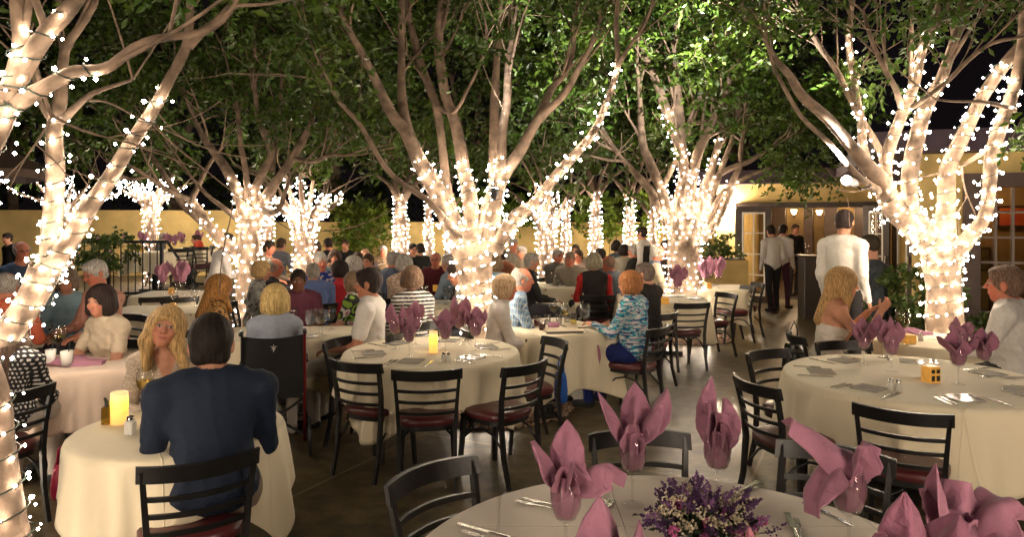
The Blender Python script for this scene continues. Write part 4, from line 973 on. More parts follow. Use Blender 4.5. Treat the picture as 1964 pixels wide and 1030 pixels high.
# ------------------------------------------------------------------ tableware
def glass_proto():
    t = thing('wine_glass', 'x', 'glass')
    m = MB(); m.lathe([(.013, .105), (.03, .118), (.041, .145), (.044, .17), (.041, .2), (.035, .232), (.0345, .232), (.0405, .2), (.0432, .17), (.04, .146), (.029, .12), (.0, .109)], 28); m.build('bowl', M_GLASS, t, True)
    m = MB(); m.lathe([(.0045, .012), (.004, .06), (.006, .098), (.013, .108)], 12); m.build('stem', M_GLASS, t, True)
    m = MB(); m.lathe([(0, .0005), (.034, .0005), (.036, .003), (.012, .008), (.004, .014), (0, .014)], 28); m.build('foot', M_GLASS, t, True)
    return t
GL0 = glass_proto(); glu = [False]
def wineglass(loc, label, group=None, s=1.0):
    if not glu[0]: glu[0] = True; GL0.location = loc; GL0['label'] = label; o_ = GL0; tag(o_, group=group)
    else:
        o_ = clone(GL0, loc, 0, label, group)
        if not group and 'group' in o_.keys(): del o_['group']
    o_.scale = (s, s, s); return o_

def ribbon(path, widths, side, cup=0.0, nu=25, nv=26, twist=0.0, edge=0.0):
    """cloth strip swept along path; side: cross direction; cup bends the cross-section"""
    P = np.array([tuple(p) for p in path], float); nP = len(P); W_ = np.interp(np.linspace(0, 1, nv), np.linspace(0, 1, len(widths)), widths)
    rows = resample([(p[0], p[1], p[2], 0) for p in P], .004)[:, :3]; s = np.linspace(0, len(rows) - 1, nv); Q = np.stack([np.interp(s, np.arange(len(rows)), rows[:, k]) for k in range(3)], 1)
    T = np.gradient(Q, axis=0); T /= np.linalg.norm(T, axis=1)[:, None] + 1e-9; S = np.array(side, float)[None] - T * (T @ np.array(side, float))[:, None]; S /= np.linalg.norm(S, axis=1)[:, None] + 1e-9; N = np.cross(T, S)
    if twist:
        a = np.linspace(0, twist, nv)[:, None]; S2 = S * np.cos(a) + N * np.sin(a); N = -S * np.sin(a) + N * np.cos(a); S = S2
    u = np.linspace(-1, 1, nu); V = Q[:, None] + S[:, None] * (u[None, :, None] * W_[:, None, None]) + N[:, None] * ((cup * u[None] ** 2 * W_[:, None])[..., None])
    if True: hm = np.maximum(0, 1 - np.abs(np.abs(u) - .9) / .06)[None] * .0016 + .0012 * np.sin(u * 9)[None] * np.sin(np.linspace(0, 9, nv))[:, None]; V += N[:, None] * hm[..., None]
    if edge: V += N[:, None] * (edge * np.sin(u[None] * 5 + np.linspace(0, 4, nv)[:, None]) * W_[:, None])[..., None]
    i = np.arange(nv - 1)[:, None] * nu; j = np.arange(nu - 1)[None]
    return V.reshape(-1, 3), np.stack([i + j, i + j + 1, i + nu + j + 1, i + nu + j], -1).reshape(-1, 4)
def bunch(h0, h1, r0, r1, seed, n=40, nr=12, folds=5, depth=.28):
    rg = np.random.default_rng(seed); a = np.linspace(0, 2 * np.pi, n, endpoint=False); ph = rg.uniform(0, 6, 3); V = []
    for k in range(nr):
        t = k / (nr - 1); prof = r0 + (r1 - r0) * t + .009 * math.sin(math.pi * min(1, t * 1.2))
        r = prof * (1 + depth * (.3 + .7 * t) * np.sin(folds * a + ph[0] + t * 2.2) * .5 + depth * .35 * np.sin((folds * 2 + 1) * a + ph[1] - t * 3)); r = r * (.25 if k == 0 else 1)
        V.append(np.column_stack([np.cos(a) * r, np.sin(a) * r, np.full(n, h0 + (h1 - h0) * t)]))
    V = np.vstack(V); i = np.arange(nr - 1)[:, None] * n; j = np.arange(n)[None]; k = (j + 1) % n
    return V, np.stack([i + j, i + k, i + n + k, i + n + j], -1).reshape(-1, 4)
def petal(az, lean, h, w_, z0=.17, r0=.012, cup=.5, curl=0.0, tipw=.02, roll=0.0, bul=1.0):
    d_ = np.array([math.cos(az), math.sin(az), 0]); p = []
    for t in (0, .25, .5, .75, 1): rr = r0 + math.sin(lean) * h * t ** 1.25 * 1.0; p.append((d_[0] * rr, d_[1] * rr, z0 + math.cos(lean) * h * t - curl * h * max(0, t - .55) ** 2 * 3))
    side = (-d_[1], d_[0], 0.0)
    return ribbon(p, [w_ * .35, w_ * .75, w_ * 1.0 * bul, w_ * .95, w_ * .62, tipw * .5 if tipw < .01 else tipw], side, cup=-cup, twist=roll, edge=.13)
def napkin(loc, rz, petals, label, mat_=M_NAPK, seed=0, s=1.0, group=None, inglass=True, extra=None, solid=True):
    parts = []
    if inglass: parts.append(bunch(.112, .24, .024, .034, seed, folds=4 + seed % 3, depth=.24))
    for pr in petals: parts.append(petal(**pr))
    if extra: parts += extra
    V, Fq = join_np(parts); ob = npmesh('napkin', V * s, Fq, mat_); ob.location = loc; ob.rotation_euler = (0, 0, rz); tag(ob, label, 'napkin', group)
    if solid: mo = ob.modifiers.new('cloth', 'SOLIDIFY'); mo.thickness = .0014; mo.offset = 0
    return ob
P_ = lambda az, lean, h, w_, **k: dict(az=math.radians(az), lean=math.radians(lean), h=h, w_=w_, **k)
# az: 0 = right of the picture, -90 = towards the camera
def G1(px, py): return G(px, py, ZT)
# the six nearest settings ------------------------------------------------
def near_at(px, d_): p = D(px, d_, ZT); return p
S1 = 1.12
q1 = near_at(1213, 2.50); wineglass(q1, 'wine glass with the three-petalled mauve napkin, back of the nearest table', s=S1)
napkin(q1, 0, [P_(165, 30, .20, .060, cup=.35, tipw=.004, z0=.185), P_(70, 8, .21, .05, cup=.7, tipw=.003, z0=.18), P_(25, 36, .215, .052, cup=.75, tipw=.004, z0=.19), P_(-20, 30, .15, .048, cup=.9, tipw=.012, z0=.2), P_(-100, 8, .1, .04, cup=.8)],
       'mauve napkin opened like three petals at the back of the nearest table', seed=1, s=S1)
q2 = near_at(1376, 2.52); wineglass(q2, 'wine glass holding the tall narrow napkin, back of the nearest table', s=S1)
napkin(q2, .2, [P_(100, 4, .235, .044, cup=.9, tipw=.003), P_(10, 3, .17, .040, cup=1.2, tipw=.01), P_(180, 4, .16, .038, cup=1.1, tipw=.016), P_(-90, 2, .13, .042, cup=.9, tipw=.034), P_(-60, 5, .10, .042, cup=.9, tipw=.034)],
       'tall narrow mauve napkin standing at the back of the nearest table', seed=2, s=S1)
q3 = near_at(1085, 2.10); wineglass(q3, 'wine glass at the left of the nearest table with a flopping napkin', s=S1 * .97)
napkin(q3, 0, [P_(80, 10, .19, .05, cup=.4, tipw=.004, z0=.19), P_(180, 30, .15, .055, cup=.6, tipw=.02, z0=.2), P_(-60, 20, .10, .04, cup=1.2, tipw=.02, z0=.2)],
       'mauve napkin flopping to the right out of the left glass of the nearest table', seed=3, s=S1 * .97,
       extra=[petal(**P_(-8, 46, .17, .062, cup=.9, tipw=.05, z0=.19, curl=.45)), petal(**P_(15, 62, .19, .05, cup=1.1, tipw=.03, z0=.2, curl=.55)), petal(**P_(-95, 22, .08, .04, cup=1.3, tipw=.03, z0=.2))])
q4 = near_at(1172, 1.62); wineglass(q4, 'wine glass nearest the camera at the bottom edge of the picture', s=S1)
napkin(q4, 0, [P_(120, 8, .20, .064, cup=.45, tipw=.004, z0=.13), P_(-5, 16, .17, .066, cup=.45, tipw=.003, z0=.13), P_(-120, 14, .12, .05, cup=.9, tipw=.02, z0=.15), P_(200, 12, .10, .045, cup=.9, tipw=.02, z0=.16)],
       'plum napkin like two broad leaves, closest to the camera at the bottom', mat_=M_NAPK, seed=4, s=S1)
q5 = near_at(1412, 1.56); wineglass(q5, 'wine glass in front of the flowers at the bottom edge', s=S1)
napkin(q5, 0, [P_(30, 8, .165, .024, cup=1.2, tipw=.004, z0=.13), P_(200, 12, .13, .03, cup=.9, tipw=.003, z0=.14), P_(-90, 5, .08, .03, cup=1)],
       'light pink napkin tips in front of the lavender flowers', mat_=wrinkle_cloth('rose_napkin', (.42, .16, .21), 9, 80, st=.2), seed=5, s=S1)
q6 = near_at(1628, 2.13); wineglass(q6, 'wine glass with the drooping rolled napkin, right part of the nearest table', s=S1 * 1.05)
napkin(q6, 0, [P_(10, 22, .10, .05, cup=.7, tipw=.03, z0=.2), P_(-70, 14, .10, .045, cup=.9, tipw=.02, z0=.2)],
       'mauve napkin with a long roll leaning left, right part of the nearest table', seed=6, s=S1 * 1.05,
       extra=[ribbon([(.055, 0, .20), (.03, 0, .255), (-.02, 0, .275), (-.08, 0, .315), (-.125, 0, .34), (-.15, .0, .355)], [.035, .06, .066, .056, .045, .034], (.1, 1, .3), cup=.9, edge=.05),
              ribbon([(0, -.01, .22), (-.04, -.02, .245), (-.085, -.03, .22), (-.12, -.03, .17), (-.125, -.035, .125)], [.03, .048, .06, .06, .05], (.2, 1, .35), cup=.5, edge=.12)])
q7 = near_at(1745, 1.60); wineglass(q7, 'wine glass under the big plum petals, bottom right', s=S1)
napkin(q7, 0, [P_(75, 6, .215, .05, cup=.7, tipw=.004, z0=.13), P_(10, 30, .20, .085, cup=.3, tipw=.01, z0=.13), P_(190, 18, .13, .06, cup=.6, tipw=.02, z0=.15), P_(-90, 20, .10, .07, cup=.5, tipw=.04, z0=.14)],
       'plum napkin spread in broad petals at the bottom right of the nearest table', mat_=M_NAPK2, seed=7, s=S1)
q8 = near_at(1838, 1.78); wineglass(q8, 'wine glass hidden by the napkin folded wide to the right', s=S1)
napkin(q8, 0, [P_(170, 10, .20, .035, cup=.9, tipw=.002, z0=.16), P_(150, 24, .12, .04, cup=.9, tipw=.02, z0=.18)],
       'mauve napkin folded wide to the right at the right edge of the nearest table', seed=8, s=S1,
       extra=[petal(**P_(12, 34, .19, .088, cup=.3, tipw=.075, z0=.15, curl=.25)), petal(**P_(-12, 62, .17, .065, cup=.5, tipw=.055, z0=.17, curl=.5)), petal(**P_(60, 20, .15, .06, cup=.7, tipw=.03, z0=.16))])
# second tier : right-hand round table (T3)
def setting(lst, tname):
    for px, d_, pet, mt, lab, s in lst:
        q = D(px, d_, ZT); wineglass(q, 'wine glass under the ' + lab, s=s); napkin(q, 0, pet, lab[0].lower() + lab[1:], mt, seed=int(px) % 7, s=s, solid=False)
FAN = lambda r: [P_(150, 28, .14, .055, cup=.4, tipw=.004), P_(80, 6, .15, .05, cup=.5, tipw=.004), P_(20, 26, .14, .055, cup=.5, tipw=.004), P_(-80, 22, .11, .055, cup=.6, tipw=.01), P_(-160, 24, .11, .05, cup=.6, tipw=.01)]
TUL = lambda r: [P_(100 + r, 10, .16, .055, cup=.5, tipw=.004), P_(-10 + r, 16, .15, .05, cup=.6, tipw=.004), P_(220 + r, 18, .13, .05, cup=.7, tipw=.008)]
WID = lambda r: [P_(180 + r, 42, .15, .06, cup=.2, tipw=.02), P_(90 + r, 10, .15, .06, cup=.5, tipw=.006), P_(0 + r, 44, .14, .055, cup=.2, tipw=.015), P_(-90 + r, 25, .1, .05, cup=.5, tipw=.02)]
setting([(1657, 4.95, FAN(0), M_NAPK, 'lily-like mauve napkin leftmost on the large right table', 1.05),
         (1693, 5.22, TUL(0), M_NAPK, 'pinkish napkin behind the leftmost on the large right table', 1.0),
         (1710, 4.72, TUL(30), M_NAPK, 'mauve pointed napkin second from left on the large right table', 1.08),
         (1838, 4.35, WID(0), M_NAPK2, 'widest mauve napkin on the large right table', 1.08),
         (1887, 4.55, FAN(20), M_NAPK2, 'dark plum napkin rightmost on the large right table', 1.02),
         (1845, 5.15, WID(30), M_NAPK, 'rose napkin behind the widest one on the large right table', 1.0)], 'T3')
setting([(758, 5.55, TUL(40), M_NAPKF, 'tall mauve napkin leftmost on the middle round table', 1.12),
         (785, 5.25, FAN(0), M_NAPKF, 'mauve napkin second from left on the middle round table', 1.0),
         (797, 5.75, TUL(0), M_NAPKF, 'mauve napkin third from left on the middle round table', 1.12),
         (854, 5.30, WID(0), M_NAPKF, 'broad mauve napkin beside the candle on the middle round table', 1.12),
         (882, 5.75, TUL(60), M_NAPKF, 'tallest mauve napkin on the middle round table, near the trunk', 1.25),
         (912, 5.45, FAN(50), M_NAPKF, 'dusty mauve napkin rightmost on the middle round table', 1.12)], 'T2')
# cutlery, plates
def knife_mb(m, c, a, L=.23):
    R = Matrix.Rotation(a, 3, 'Z'); m.box(Vector(c) + R @ Vector((-L * .28, 0, .004)), (L * .42, .011, .006), R, .002); m.box(Vector(c) + R @ Vector((L * .2, 0, .003)), (L * .56, .018, .002), R)
def fork_mb(m, c, a, L=.20):
    R = Matrix.Rotation(a, 3, 'Z'); m.box(Vector(c) + R @ Vector((-L * .2, 0, .004)), (L * .55, .008, .003), R); m.box(Vector(c) + R @ Vector((L * .14, 0, .004)), (L * .14, .02, .003), R)
    for k in range(4): m.box(Vector(c) + R @ Vector((L * .31, -.0085 + k * .0057, .005)), (L * .22, .0028, .002), R)
def cut(kind, loc, a, label, group):
    m = MB(); (knife_mb if kind == 'knife' else fork_mb)(m, (0, 0, 0), 0); ob = m.build(kind, M_STEEL); ob.location = loc; ob.rotation_euler = (0, 0, a); tag(ob, label, kind, group)
def plate(loc, a, label, group, s=.16):
    m = MB(); m.box((0, 0, .004), (s, s, .004), bev=.001)
    for sx, sy, wx, wy in ((0, 1, s, .02), (0, -1, s, .02), (1, 0, .02, s - .04), (-1, 0, .02, s - .04)): m.box((sx * (s / 2 - .01), sy * (s / 2 - .01), .0085), (wx, wy, .004), bev=.001)
    ob = m.build('glass_plate', M_PLATE); ob.location = loc; ob.rotation_euler = (0, 0, a); tag(ob, label, 'plate', group)
def place_set(c, ang, R, tname, n, ph=0., gl=True):
    for k in range(n):
        a = ph + k * 2 * math.pi / n; u = Vector((math.cos(a), math.sin(a), 0)); v = Vector((-u.y, u.x, 0)); b = c + u * (R - .17) + Vector((0, 0, ZT + .001 if c.z < .1 else ZT))
        plate(b - v * .02 - u * .06, a, 'square glass plate on ' + tname, 'glass plates on ' + tname)
        cut('knife', b + v * .13, a + math.pi + .05, 'table knife on ' + tname, 'knives on ' + tname); cut('fork', b - v * .14, a + math.pi - .06, 'dinner fork on ' + tname, 'forks on ' + tname); cut('fork', b - v * .175, a + math.pi - .04, 'dinner fork on ' + tname, 'forks on ' + tname)
place_set(t2, 0, .68, 'the middle round table', 6, .35)
place_set(t3, 0, .79, 'the large right table', 7, .2)
for px, py, kind, a in ((1148, 985, 'knife', 1.2), (1165, 978, 'fork', 1.25), (1430, 940, 'knife', .8), (1445, 942, 'fork', .85), (1578, 985, 'fork', 2.0), (1594, 992, 'fork', 1.9), (1520, 1012, 'knife', 1.35), (1532, 1018, 'fork', 1.3), (930, 1022, 'knife', 2.6), (925, 1034, 'fork', 2.6), (1042, 968, 'fork', 2.7), (1030, 973, 'fork', 2.7)):
    q = G1(px, py); cut(kind, (q.x, q.y, ZT + .002), a, kind + ' lying on the nearest table', kind + ' pieces on the nearest table')
# candles and shakers
def candle(px, d_, h, r, label, z=ZT, lit_base=False):
    q = D(px, d_, z); m = MB(); m.lathe([(0, 0), (r, 0), (r * 1.01, h * .5), (r, h), (r * .93, h + .004), (r * .85, h - .01), (0, h - .012)], 24); ob = m.build('candle', M_WAX, None, True); ob.location = q; tag(ob, label, 'candle'); return q
candle(229, 3.52, .155, .041, 'glowing pillar candle on the couple\'s table, left of the man in navy')
candle(831, 5.42, .165, .034, 'tall glowing pillar candle at the centre of the middle round table')
def votive(px, d_, label, z=ZT, s=.07, h=.09, window=False):
    q = D(px, d_, z); t = thing('table_lantern', label, 'candle holder', q, .2)
    m = MB(); m.box((0, 0, h / 2), (s, s, h), bev=.008); m.build('shade', M_AMBER, t)
    if window:
        for sx in (-1, 1):
            for k in (0, 1):
                m = MB(); m.box((sx * s * .23, -s / 2 - .001, h * (.72 - .42 * k)), (s * .3, .003, h * (.22 + .1 * k))); m.build('panel', M_BLACK, t)
votive(1785, 4.42, 'square yellow candle lantern with dark panes on the large right table', s=.08, h=.105, window=True)
votive(1740, 5.85, 'square amber candle lantern on the small table between the couple in white', s=.1, h=.075)
votive(329, 9.8, 'small candle lantern between two purple napkins on the farther small table')
votive(331, 7.95, 'yellow candle lantern on the small table behind the blond woman')
votive(272, 13.1, 'tiny yellow candle lantern on the terrace table behind the railing', z=ZT + .45)
votive(97, 7.4, 'cream candle lantern on the back left table beside the flower basket')
votive(1275, 8.6, 'yellow candle lantern on the white table behind the woman in the wave top', s=.085)
votive(1358, 10.6, 'amber candle lantern under the far purple napkins', s=.085)
votive(1105, 11.0, 'yellow candle lantern among the glasses of the lively group')
votive(835, 10.2, 'yellow candle lantern glowing before the man in maroon')
votive(688, 14.0, 'tiny yellow candle lantern on the far table left of the central ficus')
def shaker(px, d_, label, glass=True, z=ZT, s=1.0):
    q = D(px, d_, z); t = thing('shaker', label, 'shaker', q); t.scale = (s, s, s)
    m = MB(); m.lathe([(0, 0), (.019, 0), (.021, .01), (.017, .045), (.013, .052)], 14); m.build('body', M_PLATE if glass else M_CHINA, t, True)
    m = MB(); m.lathe([(.014, .052), (.0145, .066), (.008, .072), (0, .072)], 14); m.build('cap', M_STEEL, t, True)
shaker(851, 5.05, 'left one of the two glass shakers on the middle round table'); shaker(860, 5.03, 'right one of the two glass shakers on the middle round table')
shaker(1709, 4.20, 'left one of the two glass shakers on the large right table'); shaker(1723, 4.18, 'right one of the two glass shakers on the large right table')
shaker(1766, 5.95, 'white shaker beside the amber lantern on the couple in white\'s table', False)
# oil bottle and shakers at the couple's table
q = D(205, 3.50, ZT); t = thing('oil_bottle', 'small square oil bottle left of the couple\'s candle', 'bottle', q)
m = MB(); m.box((0, 0, .045), (.04, .04, .09), bev=.006); m.build('bottle', glassmat('olive_oil', (.6, .45, .12), .03, 1.2, .3, (.25, .17, .03)), t); m = MB(); m.tube([(0, 0, .09), (0, 0, .11), (-.012, 0, .135)], [.012, .01, .005], 8); m.build('spout', M_BLACK, t)
q = D(250, 3.33, ZT); t = thing('sugar_shaker', 'white square shaker with steel top beside the man in navy', 'shaker', q)
m = MB(); m.box((0, 0, .035), (.042, .042, .07), bev=.007); m.build('body', M_CHINA, t); m = MB(); m.lathe([(.016, .07), (.017, .088), (.0, .094)], 12); m.build('cap', M_STEEL, t, True)
def fullglass(px, d_, liq, label, z=ZT, s=1.0, grp=None):
    q = D(px, d_, z); g_ = wineglass(q, label, grp, s)
    if liq:
        m = MB(); m.lathe([(0, .112), (.028, .121), (.0385, .146), (.042, .165), (0, .165)], 20); ob = m.build('wine', liq, g_, True)
fullglass(1731, 5.75, M_WINE, 'large glass of white wine on the table of the couple in white', s=1.3)
fullglass(112, 5.1, M_WINE, 'glass of white wine on the table of the woman with the dark bob', s=1.15)
fullglass(278, 3.75, M_WINE, 'glass of white wine between the blond woman and the man in navy', s=1.0)
fullglass(1122, 6.45, None, 'clear wine glass on the menus beside the woman in the wave top', s=1.15)
def tumbler(px, d_, label, liq=None, z=ZT, r=.035, h=.11, grp=None, cup=False):
    q = D(px, d_, z); t = thing('tumbler' if not cup else 'drink_cup', label, 'glass' if not cup else 'cup', q, 0, grp)
    if cup:
        m = MB(); m.lathe([(0, 0), (r * .8, 0), (r, h), (r * .95, h), (r * .76, .006), (0, .006)], 20); m.build('cup', M_CHINA, t, True); m = MB(); m.tube([(0, 0, .03), (r * .6, 0, h + .07)], .004, 6); m.build('straw', M_BLACK, t)
    else:
        m = MB(); m.lathe([(0, 0), (r * .85, 0), (r, h), (r * .96, h), (r * .8, .008), (0, .008)], 18); m.build('glass', M_GLASS, t, True)
        if liq: m = MB(); m.lathe([(0, .009), (r * .8, .009), (r * .9, h * .6), (0, h * .6)], 16); m.build('drink', liq, t, True)
tumbler(97, 4.95, 'left white cup on the table of the woman with the dark bob', cup=True); tumbler(128, 4.9, 'white cup with a black straw beside the woman with the dark bob', cup=True, r=.042)
for k, (px, d_, liq) in enumerate(((1030, 6.75, M_RED), (1050, 6.85, M_WATER), (1072, 6.9, M_WATER), (1040, 6.5, M_RED), (1088, 7.0, M_WATER), (1100, 6.85, M_WINE))):
    tumbler(px, d_, 'drink glass among the cluster on the menu table', liq, grp='drink glasses on the menu table')
fullglass(1062, 7.05, M_WINE, 'wine glass among the drink glasses on the menu table', grp='wine glasses on the menu table'); fullglass(1082, 6.7, M_WINE, 'wine glass among the drink glasses on the menu table', grp='wine glasses on the menu table')
# purple caddy and water bottle on the menu table
q = D(1062, 6.6, ZT); t = thing('sugar_caddy', 'purple rimmed caddy among the glasses on the menu table', 'caddy', q); m = MB(); m.lathe([(0, 0), (.05, 0), (.06, .06), (.056, .06), (.047, .006), (0, .006)], 16); m.build('bowl', M_NAPKF, t, True)
# menus
for k, (px, py, a, lab) in enumerate(((1112, 624, .35, 'open cream menu lying on the near side of the menu table'), (1078, 634, .15, 'cream menu at the left of the open one on the menu table'))):
    q = G(px, py, ZT + .012); t = thing('menu', lab, 'menu', (q.x, q.y, ZT + .006 + .008 * k), a)
    m = MB(); m.box((0, 0, .003), (.34, .26, .006), bev=.001); m.build('cover', M_BLACK, t); m = MB(); m.box((0, 0, .0075), (.33, .25, .003)); m.build('page', M_PAPER, t)
# assorted glasses and napkins on the farther tables
def scatter(c, hx, hy, n, what, tname, rz=0., seed=0, z=ZT):
    rg = random.Random(seed); R = Matrix.Rotation(rz, 3, 'Z')
    for k in range(n):
        p = Vector(c) + R @ Vector((rg.uniform(-hx, hx), rg.uniform(-hy, hy), 0)); p.z = (c[2] if c[2] > .1 else 0) + ZT
        if what == 'glass': wineglass(p, 'wine glass on ' + tname, 'wine glasses on ' + tname, rg.uniform(.9, 1.05))
        elif what == 'napkin': wineglass(p, 'wine glass holding a napkin on ' + tname, 'glasses with napkins on ' + tname); napkin(p, rg.uniform(0, 6), FAN(0) if rg.random() < .5 else TUL(0), 'mauve napkin standing in a glass on ' + tname, M_NAPKF, seed=rg.randrange(7), s=rg.uniform(1.0, 1.25), group='mauve napkins on ' + tname, solid=False)
        elif what == 'plate':
            m = MB(); m.lathe([(0, .003), (.07, .003), (.12, .014), (.118, .017), (.07, .007), (0, .006)], 24); ob = m.build('dinner_plate', M_CHINA, None, True); ob.location = p; tag(ob, 'white dinner plate on ' + tname, 'plate', 'dinner plates on ' + tname)
for px in (312, 350, 340): 
    q = D(px, 9.75 + (px == 340) * .2, ZT); wineglass(q, {312: 'wine glass at the left on the farther small table', 350: 'wine glass at the right on the farther small table', 340: 'wine glass at the back on the farther small table'}[px])
    napkin(q, 0, TUL(px), {312: 'purple napkin at the left on the farther small table', 350: 'purple napkin at the right on the farther small table', 340: 'purple napkin at the back on the farther small table'}[px], M_NAPKF, seed=px % 7, s=1.45, solid=False)
for px, d_, lab in ((1300, 9.0, 'broad purple napkin before the lit trunk on the white table'), (1336, 10.8, 'purple napkin leftmost on the far end table'), (1352, 10.4, 'tallest purple napkin on the far end table'), (1362, 11.1, 'purple napkin second from right on the far end table'), (1378, 10.6, 'purple napkin rightmost on the far end table')):
    q = D(px, d_, ZT); wineglass(q, 'wine glass under the ' + lab); napkin(q, 0, FAN(0) if px in (1300, 1362) else TUL(px), lab, M_NAPKF, seed=px % 7, s=1.5, solid=False)
scatter(t20, .3, .3, 2, 'glass', 'the terrace table of the man in red', seed=1); scatter(t21, .3, .25, 3, 'napkin', 'the terrace table behind the railing', seed=2); scatter(t20, .38, .3, 2, 'napkin', 'the terrace table of the man in red', seed=3)
scatter(t6, .6, .3, 5, 'glass', 'the back left table', seed=4); scatter(t8, .4, .3, 2, 'glass', 'the small table behind the blond woman', seed=5)
scatter(t9, .55, .3, 6, 'glass', 'the long table before the wheelchair', .08, seed=6); scatter(t9, .55, .3, 3, 'plate', 'the long table before the wheelchair', .08, seed=7)
scatter(t16, .3, .45, 6, 'glass', 'the red cardigan woman\'s table', seed=8); scatter(t16, .3, .45, 3, 'plate', 'the red cardigan woman\'s table', seed=9)
scatter(t15, .5, .3, 5, 'glass', 'the striped woman\'s table', seed=10); scatter(t15, .5, .3, 3, 'plate', 'the striped woman\'s table', seed=11)
scatter(t13, .5, .4, 10, 'glass', 'the lively group\'s table', seed=12); scatter(t13, .5, .4, 4, 'plate', 'the lively group\'s table', seed=13)
scatter(t17, .7, .4, 5, 'glass', 'the far table left of the central ficus', seed=14); scatter(t17, .7, .3, 2, 'napkin', 'the far table left of the central ficus', seed=15)
scatter(t18, .7, .4, 6, 'glass', 'the far table behind the central ficus', seed=16)
scatter(t11, .45, .35, 3, 'plate', 'the white table right of the wave top', seed=17); scatter(t11, .45, .35, 3, 'glass', 'the white table right of the wave top', seed=18)
scatter(t12, .45, .35, 3, 'plate', 'the far end table', seed=19)
# folded and dropped napkins
def flatnap(px, py, lab, w_=.2, a=0., mt=M_NAPKF, z=ZT, hang=0.):
    q = G(px, py, z); o_ = npmesh('napkin', *join_np([ribbon([(-w_ * .8, 0, .012), (-w_ * .3, .02, .03), (w_ * .2, -.01, .022), (w_ * .8, 0, .014)], [w_ * .3, w_ * .42, w_ * .4, w_ * .2], (0, 1, 0), cup=-.12, edge=.2), ribbon([(-w_ * .5, .02, .03), (0, .03, .05), (w_ * .4, .0, .035)], [.02, w_ * .25, .02], (0, 1, .4), cup=-.5, edge=.2)]), mt)
    o_.location = (q.x, q.y, z); o_.rotation_euler = (0, 0, a); mo = o_.modifiers.new('cloth', 'SOLIDIFY'); mo.thickness = .002; tag(o_, lab, 'napkin')
flatnap(140, 700, 'mauve napkin lying flat on the dark-bobbed woman\'s table', .26, .2); flatnap(205, 672, 'pink napkin crumpled by the forearm of the woman with the dark bob', .17, 1.0)
flatnap(1753, 642, 'crumpled purple napkin on the table of the couple in white', .2, .1, M_NAPK)
# flower basket on back left table + lavender arrangement on near table
def flower_heads(m_, pts, r):
    V, Fq = many_bulbs(np.array(pts), r); return V, Fq
def arrangement():
    q = G1(1352, 1050); q = Vector((q.x, q.y, ZT)); t = thing('flower_arrangement', 'low bouquet of lavender, violet and white flowers in the middle of the nearest table', 'flowers', q)
    rg = np.random.default_rng(4); MG = mat('stem_green', (.03, .05, .02), .7, var=.3); vio = []; lav = []; wht = []; pin = []; mb = MB()
    m = MB(); m.lathe([(0, .001), (.06, .001), (.075, .05), (.07, .05), (.055, .008), (0, .008)], 20); m.build('bowl', M_CHINA, t, True)
    for k in range(150):
        az = rg.uniform(0, 6.28); el = rg.uniform(.15, 1.45); d_ = np.array([math.cos(az) * math.cos(el) * 1.5, math.sin(az) * math.cos(el) * 1.0, math.sin(el) * .95]); L_ = rg.uniform(.085, .14); tip = d_ * L_ + np.array([0, 0, .045])
        mb.tube([(0, 0, .04), tuple(tip * .6 + [0, 0, .012]), tuple(tip)], .0016, 4)
        kind = rg.choice(4, p=[.44, .22, .25, .09])
        if kind < 2:                                # spikes of small violet or lavender blossoms
            ax = d_ / np.linalg.norm(d_) + rg.normal(size=3) * .25; ax /= np.linalg.norm(ax); ln = rg.uniform(.035, .07)
            for j in range(34):
                tt = rg.uniform(-.1, 1); p = tip + ax * ln * tt + rg.normal(size=3) * .0062 * (1.15 - tt); (vio if kind == 0 else lav).append(p)
        elif kind == 2:
            for j in range(34): p = tip + rg.normal(size=3) * np.array([.013, .013, .008]); wht.append(p)
        else:
            for j in range(40): v = rg.normal(size=3); v /= np.linalg.norm(v); pin.append(tip + v * .014)
    mb.build('stems', MG, t)
    for nm, pts, c, r in (('violet_spikes', vio, (.07, .028, .095), .0046), ('lavender_spikes', lav, (.22, .10, .24), .0042), ('white_florets', wht, (.66, .56, .40), .0052), ('pink_blossoms', pin, (.45, .09, .26), .0056)):
        P = np.array(pts); n = len(P); rr = rg.uniform(.7, 1.3, (n, 6, 1)); V = (P[:, None] + OCT_V[None] * r * rr * rg.uniform(.6, 1.3, (n, 6, 3))).reshape(-1, 3); Fq = (np.arange(n)[:, None, None] * 6 + OCT_F[None]).reshape(-1, 3)
        npmesh(nm, V, Fq, mat(nm, c, .8, var=.35, vscale=50), t, False)
    P = rg.normal(size=(420, 3)) * np.array([.06, .045, .02]) + np.array([0, 0, .075]); V, Fq = leaves_np(P, rg.normal(size=(420, 3)) + np.array([0, 0, .5]), .04, .008, rg); npmesh('leaves', V, Fq, MG, t, False)
arrangement()
q = D(128, 7.35, ZT); t = thing('flower_basket', 'low basket of purple flowers on the back left table', 'flowers', q); rg = np.random.default_rng(2)
m = MB(); m.box((0, 0, .04), (.34, .14, .08), bev=.01); m.build('basket', M_WOODD, t); P = rg.normal(size=(400, 3)) * np.array([.09, .04, .025]) + np.array([0, 0, .1]); V, Fq = many_bulbs(P, .012); npmesh('blossoms', V, Fq, M_NAPKF, t, False)

